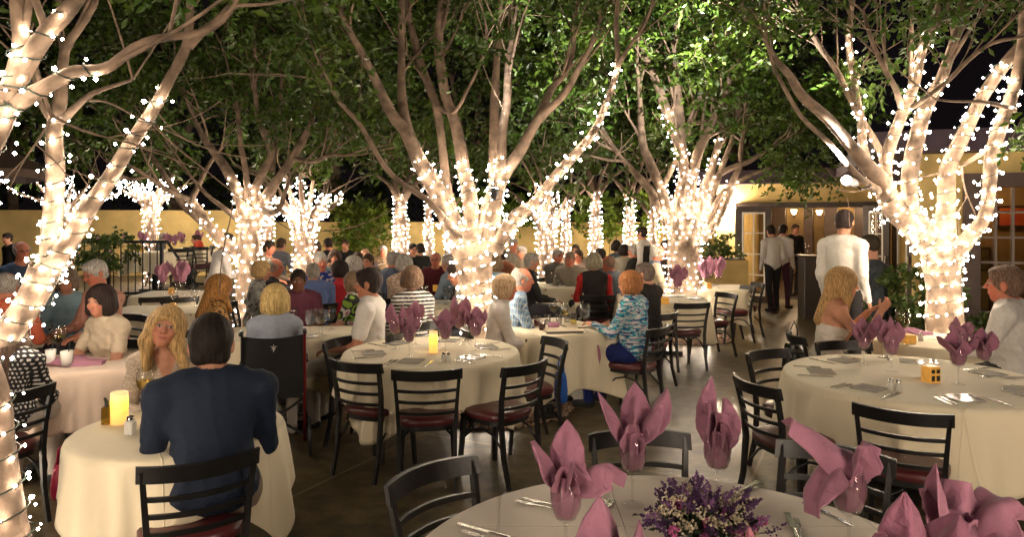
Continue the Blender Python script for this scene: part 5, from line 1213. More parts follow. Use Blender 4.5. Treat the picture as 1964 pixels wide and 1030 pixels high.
# ------------------------------------------------------------------ the empty chairs one sees
chair_e(742, 927, 897, 873, 'black chair cut off by the bottom edge, left of the nearest table', flip=True)
chair_e(1127, 830, 1320, 828, 'black chair behind the nearest table, facing the camera', flip=True)
chair_e(1400, 714, 1489, 748, 'black chair with burgundy seat left of the large right table, nearer one')
chair_e(1431, 678, 1503, 668, 'black chair left of the large right table, farther one', flip=True)
chair_e(1568, 656, 1660, 655, 'black chair behind the large right table below the woman in white', flip=True)
chair_e(1627, 772, 1838, 799, 'black chair in front of the large right table, its back to the camera')
chair_e(1487, 840, 1726, 880, 'black chair between the nearest table and the large right table, facing the camera', flip=True)
chair_e(630, 688, 722, 699, 'black chair at the front left of the middle round table')
chair_e(621, 658, 673, 644, 'black chair beside the man in the white polo at the round table', flip=True)
chair_e(753, 711, 884, 708, 'black chair in front of the middle round table, seen squarely from behind')
chair_e(972, 706, 1052, 687, 'black chair at the front right of the middle round table')
chair_e(1051, 645, 1088, 659, 'black chair at the right of the middle round table near the blue bag', flip=True)
chair_e(1296, 582, 1364, 580, 'black chair in front of the white table right of the wave top')
chair_e(1381, 560, 1413, 565, 'black chair side-on at the right of the white tables', flip=True)
chair_e(1428, 547, 1448, 551, 'black chair beyond the side-on one, nearer of the two by the dark aisle', flip=True)
chair_e(1447, 541, 1466, 545, 'black chair beside the dark aisle, farthest right of the white tables', flip=True)
chair_e(288, 570, 322, 568, 'left black chair between the two small white tables')
chair_e(330, 571, 362, 569, 'right black chair between the two small white tables')
for i, (px, d_, a) in enumerate(((330, 13.6, 2.2), (385, 13.7, -2.4), (398, 14.4, -1.2), (352, 13.4, .3))):
    p = D(px, d_, .45); chair(p, a, {0: 'black chair on the terrace nearest the railing', 1: 'black chair on the terrace in front of the man in red', 2: 'black chair on the terrace right of the man in red', 3: 'black chair on the terrace turned away from the camera'}[i])
# ------------------------------------------------------------------ people: one continuous skin-and-clothes surface each
class SDF:
    def __init__(s, lo, hi, vox):
        s.lo = np.array(lo, float); s.vox = vox; s.n = np.ceil((np.array(hi) - s.lo) / vox).astype(int) + 1
        s.D = np.full(s.n, 10.0, dtype=np.float32); s.pr = []
    def _ev(s, p, X):
        k, a = p
        if k == 'c':
            A, B, ra, rb = a; d = B - A; L2 = d @ d + 1e-12; t = np.clip(((X - A) @ d) / L2, 0, 1); return np.linalg.norm(X - A - t[..., None] * d, axis=-1) - (ra + (rb - ra) * t)
        C, R, r = a; Y = (X - C) @ R; k0 = np.linalg.norm(Y / r, axis=-1); k1 = np.linalg.norm(Y / (r * r), axis=-1) + 1e-9; return k0 * (k0 - 1) / k1
    def add(s, p, lo, hi, k, tagn, cut=False, rec=True):
        m = k + s.vox * 3; i0 = np.clip(np.floor((lo - m - s.lo) / s.vox).astype(int), 0, s.n - 1); i1 = np.clip(np.ceil((hi + m - s.lo) / s.vox).astype(int) + 1, 1, s.n)
        if (i1 <= i0).any(): return
        ax = [s.lo[q] + s.vox * np.arange(i0[q], i1[q]) for q in range(3)]; X = np.stack(np.meshgrid(*ax, indexing='ij'), -1)
        d = s._ev(p, X).astype(np.float32); sl = tuple(slice(i0[q], i1[q]) for q in range(3)); E = s.D[sl]
        if cut: h = np.maximum(k - np.abs(E + d), 0) / max(k, 1e-6); s.D[sl] = np.maximum(E, -d) + h * h * k / 4
        else: h = np.maximum(k - np.abs(E - d), 0) / max(k, 1e-6); s.D[sl] = np.minimum(E, d) - h * h * k / 4
        if rec and not cut: s.pr.append((p, tagn))
    def cap(s, A, B, ra, rb, tagn=None, k=.02, cut=False, rec=True):
        A = np.array(A, float); B = np.array(B, float); r = max(ra, rb); s.add(('c', (A, B, ra, rb)), np.minimum(A, B) - r, np.maximum(A, B) + r, k, tagn, cut, rec)
    def ell(s, C, r, tagn=None, R=None, k=.02, cut=False, rec=True):
        C = np.array(C, float); r = np.array(r, float); R = np.eye(3) if R is None else R; m = r.max(); s.add(('e', (C, R, r)), C - m, C + m, k, tagn, cut, rec)
    def mesh(s):
        D = s.D; S = D < 0; nx, ny, nz = D.shape
        c = np.zeros((nx - 1, ny - 1, nz - 1), np.int8)
        for i in (0, 1):
            for j in (0, 1):
                for k in (0, 1): c += S[i:nx - 1 + i, j:ny - 1 + j, k:nz - 1 + k]
        act = (c > 0) & (c < 8); I = np.argwhere(act); idx = np.full(act.shape, -1, np.int64); idx[act] = np.arange(len(I))
        acc = np.zeros((len(I), 3)); cnt = np.zeros(len(I)); cor = [(i, j, k) for i in (0, 1) for j in (0, 1) for k in (0, 1)]
        val = {q: D[I[:, 0] + q[0], I[:, 1] + q[1], I[:, 2] + q[2]].astype(float) for q in cor}
        for a in cor:
            for ax in range(3):
                if a[ax] == 0:
                    b = list(a); b[ax] = 1; b = tuple(b); m = (val[a] < 0) != (val[b] < 0); t = val[a][m] / (val[a][m] - val[b][m])
                    p = np.tile(np.array(a, float), (m.sum(), 1)); p[:, ax] += t; acc[m] += p; cnt[m] += 1
        V = s.lo + s.vox * (I + acc / np.maximum(cnt, 1)[:, None]); Fs = []
        for ax in range(3):
            o1, o2 = [(1, 2), (2, 0), (0, 1)][ax]; sa = [slice(1, -1)] * 3; sa[ax] = slice(0, -1); sb = [slice(1, -1)] * 3; sb[ax] = slice(1, None)
            A = S[tuple(sa)]; B = S[tuple(sb)]; E = np.argwhere(A != B); 
            if not len(E): continue
            fl = A[E[:, 0], E[:, 1], E[:, 2]]; q = E.copy(); off = np.ones(3, int); off[ax] = 0; q += off
            def cell(d1, d2): c_ = q.copy(); c_[:, o1] += d1; c_[:, o2] += d2; return idx[c_[:, 0], c_[:, 1], c_[:, 2]]
            f = np.stack([cell(-1, -1), cell(0, -1), cell(0, 0), cell(-1, 0)], 1); f[~fl] = f[~fl][:, ::-1]; f = f[(f >= 0).all(1)]; Fs.append(f)
        return V, np.vstack(Fs)
    def tags(s, V):
        best = np.full(len(V), 9.0); T = np.zeros(len(V), int); names = [];
        for p, t in s.pr:
            if t not in names: names.append(t)
            d = s._ev(p, V); m = d < best; best[m] = d[m]; T[m] = names.index(t)
        return T, names

def rotm(yaw=0, pitch=0, roll=0):
    """pitch>0 looks down, roll>0 tilts to own right, yaw>0 turns to own left"""
    return np.array((Matrix.Rotation(yaw, 3, 'Z') @ Matrix.Rotation(-pitch, 3, 'X') @ Matrix.Rotation(roll, 3, 'Y')))
SKIN = (.52, .27, .18)
def lerp(a, b, t): return np.array(a) + (np.array(b) - np.array(a)) * t
def smo(f, vox): return f if vox < .009 else f
def hand(s, w_, dirn, nor, side, skin='skin', fine=True, curl=.35, k=.006):
    """palm, four fingers of unequal length and a thumb; w_ wrist, dirn along the hand, nor back of the hand"""
    d_ = np.array(dirn, float); d_ /= np.linalg.norm(d_); n_ = np.array(nor, float); n_ -= d_ * (n_ @ d_); n_ /= np.linalg.norm(n_); t_ = np.cross(d_, n_) * side
    w_ = np.array(w_, float); R = np.stack([t_, d_, n_], 1); s.ell(w_ + d_ * .048, (.038, .05, .016), skin, R, k=.012)
    fr = .0088 if fine else .0115; seg = (.034, .024, .019) 
    for i, (off, ln) in enumerate(((-.029, .80), (-.0098, .95), (.0098, 1.0), (.029, .93))):
        p = w_ + d_ * (.085 - abs(off) * .25) + t_ * (-off); a = .12 + curl * .3; q = p
        for j in range(3 if fine else 2):
            c = d_ * math.cos(a) - n_ * math.sin(a) - t_ * off * .6; q2 = q + c * seg[j] * ln * (1 if fine else 1.5); s.cap(q, q2, fr * (1 - .08 * j), fr * (.94 - .1 * j), skin, k=.003); q = q2; a += curl * (1.1 + .1 * i)
    p = w_ + d_ * .022 + t_ * .026; q = p + (t_ * .75 + d_ * .6 - n_ * .25) * .036; s.cap(p, q, .012, .0105, skin, k=.008); s.cap(q, q + (d_ * .9 + t_ * .25 - n_ * .3) * .03, .0102, .0088, skin, k=.003)

def person(label, px, ytop, face, ztop=1.33, d=None, pose='sit', top=(.3, .3, .3), bottom=(.04, .04, .05), hair=(.1, .07, .05), style='short', skin=SKIN,
           lean=.12, yaw=0., pitch=.1, roll=0., sleeve='long', vox=.02, arms=None, build=1.0, pat=None, glasses=False, withchair=True, chairlab=None, neck='crew', female=False, extra=None, group=None, hscale=1.0, zfloor=0., shoe=(.02, .02, .02), gesture=0):
    if d is None: d = F * (CAM - ztop - zfloor) / (ytop - HZ)
    else: ztop = CAM - (ytop - HZ) / F * d - zfloor
    fine = vox < .009; f2 = vox < .0135
    phi = math.radians(face) + math.atan2(CX - px, F); sk = 'skin'
    if pose == 'sit':
        sc_ = min(1.12, max(.92, ztop / 1.33)); seat = .50; pel = np.array([0, 0, seat + .07]); spine = ztop - pel[2]
    else:
        sc_ = ztop / 1.76; pel = np.array([0, 0, .95 * sc_]); spine = ztop - pel[2]
    wS = (.165 if female else .19) * build * sc_; u = spine / .76
    Rl = np.array(Matrix.Rotation(-lean, 3, 'X'))
    B = lambda x, y, z: pel + Rl @ (np.array([x, y, z]) * np.array([sc_, sc_, u]))
    neckb = B(0, -.01, .50); headc = B(0, .012, .655); Rh = Rl @ rotm(yaw, pitch, roll) if True else None
    Rh = rotm(yaw, pitch, roll); hs = (.97 * sc_ if female else 1.0 * sc_) * hscale
    if pose == 'sit': lo = [-.48 * sc_, -.38, -.01]; hi = [.48 * sc_, .80, ztop + .05]
    else: lo = [-.5, -.42, -.01]; hi = [.5, .62, ztop + .06]
    # head position check : keep top of skull at ztop
    topz = headc[2] + .115 * hs; headc = headc + np.array([0, 0, ztop - .012 - topz]); 
    s = SDF(lo, hi, vox); k = .05
    # torso
    bw = build * sc_
    s.ell(B(0, -.01, .03), (.165 * bw, .125 * bw, .12), 'top', k=.05)
    s.ell(B(0, -.0, .15), ((.135 if female else .155) * bw, .105 * bw * (1.12 if build > 1.08 else 1), .15), 'top', Rl, k=.06)
    s.ell(B(0, -.015, .335), (.155 * bw * (.93 if female else 1.04), .108 * bw, .19 * u), 'top', Rl, k=.06)
    if female:
        for sx in (-1, 1): s.ell(B(sx * .06, .072, .30), (.052, .038, .06), 'top', k=.04)
    s.cap(B(-.095 * build, -.02, .455), B(.095 * build, -.02, .455), .062 * bw, .062 * bw, 'top', k=.06)
    sh = [B(-wS / sc_ * .93, -.02, .425), B(wS / sc_ * .93, -.02, .425)]
    for q in sh: s.cap(B(0, -.02, .45), q, .06 * bw, .06 * bw, 'top', k=.05)
    s.cap(neckb - np.array([0, 0, .03]), headc + Rh @ np.array([0, -.018, -.05]) * hs, .056 * sc_ * (.85 if female else 1.06), .05 * sc_ * (.9 if female else 1.08), sk, k=.02)
    if f2 and neck == 'crew' and sleeve != 'none': s.ell(neckb + np.array([0, .004, .004]), np.array([.076, .072, .03]) * sc_, 'top', k=.006)
    # head
    H = lambda x, y, z: headc + Rh @ (np.array([x, y, z]) * hs)
    s.ell(H(0, -.012, .02), np.array((.077, .096, .093)) * hs, sk, Rh, k=.02)
    s.ell(H(0, .028, -.045), np.array((.058, .062, .068)) * hs, sk, Rh, k=.035)
    if f2:
        s.ell(H(0, .062, -.088), np.array((.026, .022, .02)) * hs, sk, Rh, k=.025)
        for sx in (-1, 1):
            s.ell(H(sx * .078, -.008, -.012), np.array((.010, .019, .031)) * hs, sk, Rh, k=.008)
            s.ell(H(sx * .036, .068, -.028), np.array((.022, .02, .02)) * hs, sk, Rh, k=.02)
            s.ell(H(sx * .031, .094, .010), np.array((.017, .012, .012)) * hs, sk, Rh, k=.012, cut=True)
            s.ell(H(sx * .030, .077, .008), np.array((.0125, .0125, .0125)) * hs, sk, Rh, k=.004)
        s.cap(H(-.034, .083, .031), H(.034, .083, .031), .0075, .0075, sk, k=.014)
        s.cap(H(0, .088, .016), H(0, .108, -.018), .009 * hs, .0125 * hs, sk, k=.010)
        s.cap(H(-.012, .098, -.022), H(.012, .098, -.022), .0085, .0085, sk, k=.008)
        s.ell(H(0, .087, -.050), np.array((.022, .012, .0075)) * hs, sk, Rh, k=.006)
        s.ell(H(0, .085, -.061), np.array((.018, .011, .0075)) * hs, sk, Rh, k=.005)
    else:
        s.cap(H(0, .085, .01), H(0, .104, -.02), .012, .015, sk, k=.015)
    # arms
    if arms is None:
        arms = [((-.05, .10, -.27), (.06, .22, -.03)), ((.05, .10, -.27), (-.06, .22, -.03))] if pose == 'sit' else [((-.05, -.03, -.29), (.02, .12, -.24)), ((.05, -.03, -.29), (-.02, .12, -.24))]
    for i, (e1, h1) in enumerate(arms):
        sx = -1 if i == 0 else 1; A = sh[i]; E = A + np.array(e1) * sc_; Wr = E + np.array(h1) * sc_
        ua = 'top' if sleeve != 'none' else sk; fa = 'top' if sleeve == 'long' else sk
        r0 = .056 * bw * (.84 if female else 1); loose = 1.14 if sleeve == 'short' else (1.1 if sleeve == 'long' else .84)
        if sleeve == 'short':
            s.cap(A, A + (E - A) * .62, r0 * 1.05, r0 * 1.05, 'top', k=.03); s.cap(A + (E - A) * .5, E, .044 * sc_ * build, .04 * sc_, sk, k=.008)
        else: s.cap(A, E, r0 * loose, .046 * loose * sc_, ua, k=.035)
        s.cap(E, Wr, (.046 if fa == 'top' else .042) * sc_, (.034 if fa == 'top' else .026) * sc_, fa, k=.02)
        if fa == 'top': s.cap(E + (Wr - E) * .9, Wr + (Wr - E) / np.linalg.norm(Wr - E) * .012, .024, .022, sk, k=.005)
        fd = (Wr - E) / np.linalg.norm(Wr - E); fd2 = fd + np.array([0, .25, -.05 if gesture == 0 else .2]); nn = np.array([sx * .2, -.15, 1.0]) if abs(fd[2]) < .8 else np.array([sx, .3, 0.])
        hand(s, Wr, fd2, nn, -sx, sk, fine, curl=.45, k=.01)
    # legs
    if pose == 'sit':
        for sx in (-1, 1):
            hp = np.array([sx * .095 * bw, .02, seat + .06]); kn = np.array([sx * .13 * sc_, .43 * sc_, seat + .035]); an = np.array([sx * .12, .42 * sc_, .085]); toe = np.array([sx * .135, .555 * sc_, .035])
            s.cap(hp, kn, .088 * bw, .064 * bw, 'bottom', k=.04); s.cap(kn, an, .062 * bw, .042 * bw, 'bottom', k=.02)
            s.cap(an - np.array([0, .02, .035]), toe, .04, .034, 'shoe', k=.02)
    else:
        for sx in (-1, 1):
            hp = pel + np.array([sx * .09 * bw, 0, -.02]); kn = np.array([sx * .10, .02 + .04 * sx, .50 * sc_]); an = np.array([sx * .11, -.02 + .07 * sx, .09])
            s.cap(hp, kn, .09 * bw, .062 * bw, 'bottom', k=.04); s.cap(kn, an, .06 * bw, .045 * bw, 'bottom', k=.02); s.cap(an - np.array([0, .03, .04]), an + np.array([0, .15, -.055]), .04, .033, 'shoe', k=.02)
    if extra: extra(s, B, H, sh)
    V, Fq = s.mesh(); T, names = s.tags(V)
    rgp = np.random.default_rng(abs(hash(label)) % 9999 if False else len(label) * 31 + int(px))
    # cloth folds : displace the clothed part
    if vox < .016:
        tt = np.isin(T, [names.index(q) for q in ('top', 'bottom') if q in names]); X = V[tt]
        rf = np.random.default_rng(int(px)); fo = np.zeros(len(X))
        for q_ in range(7):
            kv = rf.normal(size=3) * np.array([16, 14, 24]); wv_ = X @ kv + 1.8 * np.sin(X @ (rf.normal(size=3) * 13) + rf.uniform(0, 6)) + rf.uniform(0, 6); fo += (1 - np.abs(np.sin(wv_)) ** .7) * .0042 * rf.uniform(.4, 1.2)
        fo -= fo.mean()
        dc = X - (pel + np.array([0, 0, .2])); dc /= np.linalg.norm(dc, axis=1)[:, None] + 1e-6; V[tt] += dc * fo[:, None]
    cmap = dict(top=top, bottom=bottom, skin=skin, shoe=shoe, **{})
    C = np.array([cmap.get(names[t], top) if not isinstance(names[t], tuple) else names[t] for t in T], float)
    # local frame of the torso for patterns
    if pat:
        m = T == names.index('top'); Xp = (V[m] - pel) @ Rl; C[m] = pat(Xp, V[m], C[m])
    hx = (V - headc) @ Rh / hs; ms = T == names.index('skin') if 'skin' in names else np.zeros(len(V), bool)
    if neck == 'v' : 
        m = T == names.index('top'); Xp = (V - pel) @ Rl / np.array([sc_, sc_, u]); mm = m & (Xp[:, 1] > .02) & (Xp[:, 2] > .36) & (np.abs(Xp[:, 0]) < (Xp[:, 2] - .34) * .42); C[mm] = skin
    # face colouring: cheeks, lips, eyes, brows
    hd = ms & (np.abs(hx[:, 2]) < .13) & (np.abs(hx[:, 0]) < .1)
    nz = np.sin(V @ np.array([70, 50, 90.])) * np.sin(V @ np.array([-40, 80, 60.])); C[ms] *= (1 + .05 * nz[ms])[:, None]
    ch = hd & (hx[:, 1] > .04) & (hx[:, 2] < .0); C[ch] *= np.array([1.08, .92, .9])
    if f2:
        def near(x, z, ax, az, ymin=.05): return hd & (hx[:, 1] > ymin) & (((np.abs(hx[:, 0]) - x) / ax) ** 2 + ((hx[:, 2] - (9 * hx[:, 0] ** 2 - .002 if z < -.05 else 0) - z) / az) ** 2 < 1)
        C[near(.031, .009, .0135, .0065)] = (.5, .44, .4); C[near(.031, .009, .0065, .0065)] = (.03, .02, .015); C[near(.031, .0175, .018, .004)] = np.array(skin) * .35
        C[near(.033, .036, .020, .0045)] = np.array(hair) * .5 + np.array(skin) * .35
        C[near(0, -.0555, .024, .0080, .06)] = (.48, .17, .14) if female else np.array(skin) * np.array([.85, .6, .6])
        C[near(.011, -.031, .005, .0035, .08)] = np.array(skin) * .3
    elif vox < .03:
        m = hd & (hx[:, 1] > .05) & (((np.abs(hx[:, 0]) - .031) / .017) ** 2 + ((hx[:, 2] - .012) / .014) ** 2 < 1); C[m] = np.array(skin) * .35
    R = np.array(Matrix.Rotation(phi, 3, 'Z')); hxy = R @ headc
    loc = np.array([(px - CX) / F * d - hxy[0], d - hxy[1], zfloor])
    p = thing('person', label, 'person', tuple(loc), phi, group)
    body = npmesh('body', V, Fq, M_PERSON, p, True, C)
    # hair as its own piece
    if style != 'none':
        hv = max(.0055, vox * .75) if fine else max(.009, vox * .8)
        low = {'short': .13, 'fringe': .12, 'bob': .26, 'long': .46, 'bun': .2, 'wavy': .42, 'cropbob': .2}[style]
        q = SDF(headc - np.array([.24, .26, low + .02]), headc + np.array([.24, .22, .2]), hv)
        th = .009 if style == 'short' else .016
        cutbox = None
        q.ell(H(0, -.014, .024), (np.array((.077, .096, .093)) + th) * hs, 'h', Rh, k=.01)
        if style == 'short':
            q.cap(H(-.036, -.048, -.045), H(.036, -.048, -.045), .038 * hs, .038 * hs, 'h', k=.02)
            q.ell(H(0, .04, .085), np.array((.058, .045, .026)) * hs, 'h', Rh, k=.02)
            q.ell(H(0, .125, -.045), np.array((.1, .115, .105)) * hs, 'h', Rh, k=.008, cut=True); q.ell(H(0, .03, -.14), np.array((.13, .13, .085)) * hs, 'h', Rh, k=.01, cut=True)
            for sx in (-1, 1): q.ell(H(sx * .09, -.004, -.02), np.array((.022, .03, .05)) * hs, 'h', Rh, k=.012, cut=True)
        elif style == 'fringe':
            q.ell(H(0, .07, .085), np.array((.105, .15, .085)) * hs, 'h', Rh, k=.008, cut=True); q.ell(H(0, .125, -.045), np.array((.12, .125, .12)) * hs, 'h', Rh, k=.008, cut=True); q.ell(H(0, .03, -.15), np.array((.13, .13, .085)) * hs, 'h', Rh, k=.01, cut=True)
            for sx in (-1, 1): q.ell(H(sx * .09, -.004, -.02), np.array((.022, .03, .05)) * hs, 'h', Rh, k=.012, cut=True)
        else:
            q.ell(H(0, -.02, .03), np.array((.103, .118, .108)) * hs, 'h', Rh, k=.02)
            if style in ('bob', 'cropbob'):
                dz = -.085 if style == 'bob' else -.055
                q.ell(H(0, -.035, dz * .6), np.array((.112, .095, .10 if style == 'bob' else .075)) * hs, 'h', Rh, k=.03)
                for sx in (-1, 1): q.cap(H(sx * .082, .0, .02), H(sx * .088, .015, dz), .032, .03, 'h', k=.03)
            elif style in ('long', 'wavy'):
                zz = -.30 if style == 'long' else -.25
                q.cap(H(0, -.05, .0), headc + np.array([0, -.095 + zz * math.sin(lean) * 1.35, zz]), .082, .066, 'h', k=.05)
                for sx in (-1, 1):
                    q.cap(H(sx * .075, .0, .03), H(sx * .084, .015, -.09), .028, .030, 'h', k=.03); q.cap(H(sx * .084, .015, -.09), headc + np.array([sx * .095, .045 if style == 'wavy' else -.03, zz * (.85 if style == 'wavy' else 1)]), .038, .024, 'h', k=.04)
            elif style == 'bun': q.ell(H(0, -.12, .05), np.array((.05, .045, .05)) * hs, 'h', Rh, k=.02)
            if style == 'wavy': q.ell(H(0, -.03, .0), np.array((.104, .108, .10)) * hs, 'h', Rh, k=.03)
            q.ell(H(.008 if female else 0, .125, -.03), np.array((.076 if style == 'wavy' else .064, .088, .088)) * hs, 'h', Rh, k=.012, cut=True)
            q.ell(H(0, .115, -.12), np.array((.06, .085, .09)) * hs, 'h', Rh, k=.012, cut=True)
        # strands: ridges running down from the crown
        i = np.stack(np.meshgrid(*[q.lo[a] + q.vox * np.arange(q.n[a]) for a in range(3)], indexing='ij'), -1); y = (i - headc) @ Rh; an = np.arctan2(y[..., 0], y[..., 1] + .02); wav = 1.2 * np.sin(y[..., 2] * (38 if style == 'wavy' else 16))
        lo_ = .0006 if style in ('wavy', 'long', 'cropbob') else (.0016 if style == 'bob' else .0008)
        q.D += (lo_ * np.sin(an * 17 + wav * .8 + 1.1 * np.sin(y[..., 2] * 9 + 1.3 * an)) + .6 * lo_ * np.sin(an * 23 - wav + 4 * np.sin(an * 3)) + .0008 * np.sin(an * 71 + 2 * wav)).astype(np.float32) * (1 if hv < .016 else 0)
        Vh, Fh = q.mesh()
        if len(Vh):
            yy = (Vh - headc) @ Rh; an = np.arctan2(yy[:, 0], yy[:, 1] + .02); st = .5 + .28 * np.sin(an * 43 + 3 * np.sin(yy[:, 2] * 9) + 6 * np.sin(an * 5)) + .22 * np.sin(an * 97 + 2.5 * np.sin(yy[:, 2] * 14)); Ch = np.array(hair)[None] * ((.86 + .26 * st) if style != 'wavy' else (.74 + .5 * st))[:, None]
            npmesh('hair', Vh, Fh, M_HAIR, p, True, Ch)
    if glasses:
        m = MB()
        for sx in (-1, 1):
            pts = [tuple(H(sx * .032 + .021 * math.cos(a), .099, .008 + .016 * math.sin(a))) for a in np.linspace(0, 2 * math.pi, 15)]; m.tube(pts, .0016, 5); m.tube([tuple(H(sx * .053, .098, .014)), tuple(H(sx * .082, .02, .012)), tuple(H(sx * .082, -.01, .0))], .0016, 5)
        m.tube([tuple(H(-.011, .1, .012)), tuple(H(.011, .1, .012))], .0016, 5); m.build('glasses', M_BLACK, p, True)
    if pose == 'sit' and withchair:
        R3 = Matrix.Rotation(phi, 3, 'Z'); c = Vector(loc) + R3 @ Vector((0, .03, 0)); c.z = zfloor
        wd = label.replace(',', '').split()[:11]
        while wd[-1] in ('a', 'an', 'the', 'in', 'of', 'and', 'with', 'by', 'at', 'her', 'his', 'left', 'right', 'seen', 'behind', 'from', 'facing', 'white', 'before', 'dark', 'far', 'hand', 'beyond', 'small', 'green', 'black', 'blue', 'low', 'slim', 'lit', 'central', 'under', 'blond', 'dark-haired'): wd.pop()
        chair(c, phi, chairlab or ('black chair under the ' + ' '.join(wd)))
    return p

# cloth patterns -----------------------------------------------------------
def p_stripes(c1, c2, per, ax=2):
    return lambda X, W, C: np.where((np.mod(X[:, ax] / per + 9, 1) < .5)[:, None], np.array(c1)[None], np.array(c2)[None])
def p_dots(c1, c2, per):
    def f(X, W, C):
        a = np.arctan2(X[:, 0], X[:, 1] + .001) * .15; v = X[:, 2]; row = np.floor(v / per); uu = np.mod(a / per + .5 * np.mod(row, 2), 1) - .5; vv = np.mod(v / per, 1) - .5
        return np.where((uu ** 2 + vv ** 2 < .06)[:, None], np.array(c2)[None], np.array(c1)[None])
    return f
def p_noise(cols, sc_=(14, 14, 22), seed=0):
    def f(X, W, C):
        r = np.random.default_rng(seed); v = np.zeros(len(X))
        for k in range(5): a = r.normal(size=3) * np.array(sc_); v += np.sin(X @ a + r.uniform(0, 6) + 2 * np.sin(X @ (r.normal(size=3) * np.array(sc_) * .6)))
        q = np.clip(((v / 3.2 + 1) / 2 * len(cols)).astype(int), 0, len(cols) - 1); return np.array(cols, float)[q]
    return f
def p_plaid(base, c2, c3, per=.05):
    def f(X, W, C):
        a = np.mod(X[:, 0] / per + X[:, 1] / per + 9, 1); b = np.mod(X[:, 2] / per + 9, 1); c = np.tile(np.array(base), (len(X), 1)); c[a < .35] = c[a < .35] * .5 + np.array(c2) * .5; c[b < .35] = c[b < .35] * .5 + np.array(c2) * .5; c[(a > .6) & (a < .72)] = c3; return c
    return f
ON = None
TAB = [((-.06, .12, -.25), (.08, .23, .02)), ((.06, .12, -.25), (-.08, .23, .02))]
GREY = (.30, .28, .26); WHT = (.5, .47, .42); BLK = (.012, .011, .012); BRN = (.055, .032, .02); DKB = (.02, .014, .011); BLD = (.42, .26, .10); SLV = (.34, .31, .28)
TAN = (.50, .25, .16); RED = (.56, .22, .14); DRK = (.16, .075, .045)
# --- nearest people
person('man with his back to the camera in a navy shirt on the nearest chair', 405, 600, 3, d=3.20, hscale=1.13, top=(.011, .019, .040), bottom=(.22, .17, .13), hair=(.014, .010, .008), style='short', skin=TAN, lean=.16, pitch=.15, yaw=-.1, vox=.0075, build=1.14, arms=[((-.035, .09, -.29), (.08, .21, .0)), ((.035, .09, -.29), (-.08, .21, .0))], withchair=False)
o_, a_ = chair_e(273, 899, 490, 863, 'black chair of the man in navy, its back nearest the camera')
kn = p_noise([(.62, .50, .40), (.50, .40, .31), (.68, .56, .46)], (90, 90, 110), 3)
person('blond woman in a cream knit cardigan smiling at the camera, head tilted', 318, 588, 176, d=3.98, top=(.62, .50, .40), bottom=(.3, .25, .2), hair=(.50, .32, .14), style='wavy', skin=(.56, .28, .19), hscale=1.02, lean=.30, pitch=-.12, roll=-.22, vox=.007, female=True, neck='v', pat=kn, arms=[((-.05, .10, -.26), (.14, .20, -.01)), ((.05, .10, -.26), (-.14, .17, .02))])
person('woman with a dark bob in a cream top, resting her forearms on the table', 192, 547, 128, d=5.25, top=(.60, .49, .36), bottom=(.05, .04, .04), hair=(.028, .018, .016), style='bob', skin=TAN, lean=.16, pitch=.12, yaw=.25, vox=.009, female=True, sleeve='short', arms=[((-.05, .10, -.26), (.06, .24, .0)), ((.05, .12, -.25), (-.10, .22, .0))])
person('grey haired man in glasses and a peach shirt looking down', 182, 497, 122, d=6.75, top=(.56, .27, .19), hair=(.45, .42, .38), skin=RED, lean=.22, pitch=.4, vox=.010, glasses=True, build=1.05, pat=p_stripes((.60, .32, .24), (.50, .22, .16), .025, 0))
person('person in pale blue behind the leaning trunk', 128, 515, 175, d=6.9, top=(.28, .42, .50), hair=(.2, .14, .1), style='cropbob', female=True, vox=.014)
person('bald man in an orange shirt at the left edge', 14, 520, -20, d=6.1, top=(.62, .14, .07), hair=SLV, style='fringe', skin=RED, vox=.012)
person('woman in black with white polka dots at the left edge', 20, 610, -25, d=4.35, top=(.012, .012, .014), bottom=(.5, .45, .4), hair=(.05, .03, .02), style='long', female=True, vox=.0065, lean=.1, pat=p_dots((.012, .012, .014), (.62, .58, .54), .026), build=1.08, withchair=False, sleeve='long')
chair_e(-42, 762, 92, 737, 'black chair of the woman in polka dots, at the left edge')
person('man in glasses and a dark blue shirt at the far left by the wall', 42, 462, -160, d=9.6, top=(.035, .06, .11), hair=SLV, style='fringe', skin=RED, vox=.014, glasses=True)
person('person all in black standing at the far left against the yellow wall', 14, 446, 120, d=13.5, pose='stand', zfloor=.0, top=BLK, hair=DKB, vox=.02)
person('man in a grey suit at the terrace table by the small lit tree', 315, 446, -90, d=14.6, zfloor=.45, top=(.10, .10, .09), hair=(.25, .22, .2), vox=.018, lean=.2)
person('man in a bright red shirt at the terrace table', 376, 449, 95, d=14.6, zfloor=.45, top=(.62, .07, .03), hair=BRN, vox=.018, lean=.15)
person('waiter in a white shirt bending over behind the left lit limb', 436, 446, -70, d=9.9, pose='stand', top=(.62, .58, .54), bottom=BLK, hair=(.06, .05, .04), skin=TAN, vox=.014, lean=.28, arms=[((-.02, .1, -.27), (.0, .2, .02)), ((.05, .05, -.28), (0, .22, -.02))])
leo = p_noise([(.03, .015, .01), (.40, .20, .06), (.50, .28, .10), (.06, .03, .015), (.42, .22, .07)], (38, 38, 55), 5)
person('long haired woman in a leopard print blouse', 424, 527, -68, d=6.55, top=(.4, .2, .07), hair=(.36, .17, .05), style='wavy', skin=TAN, female=True, vox=.010, lean=.22, pitch=.15, yaw=-.1, pat=leo)
person('blond woman in grey with a patterned scarf left of the bald man', 503, 500, -95, d=8.3, top=(.30, .30, .28), hair=(.55, .36, .16), style='cropbob', female=True, vox=.012, lean=.12, pat=p_noise([(.3, .3, .28), (.42, .42, .38), (.12, .12, .12)], (40, 40, 50), 2))
person('bald red faced man right of the blond woman in grey', 529, 494, -100, d=8.9, top=(.02, .02, .025), hair=SLV, style='fringe', skin=RED, vox=.014)
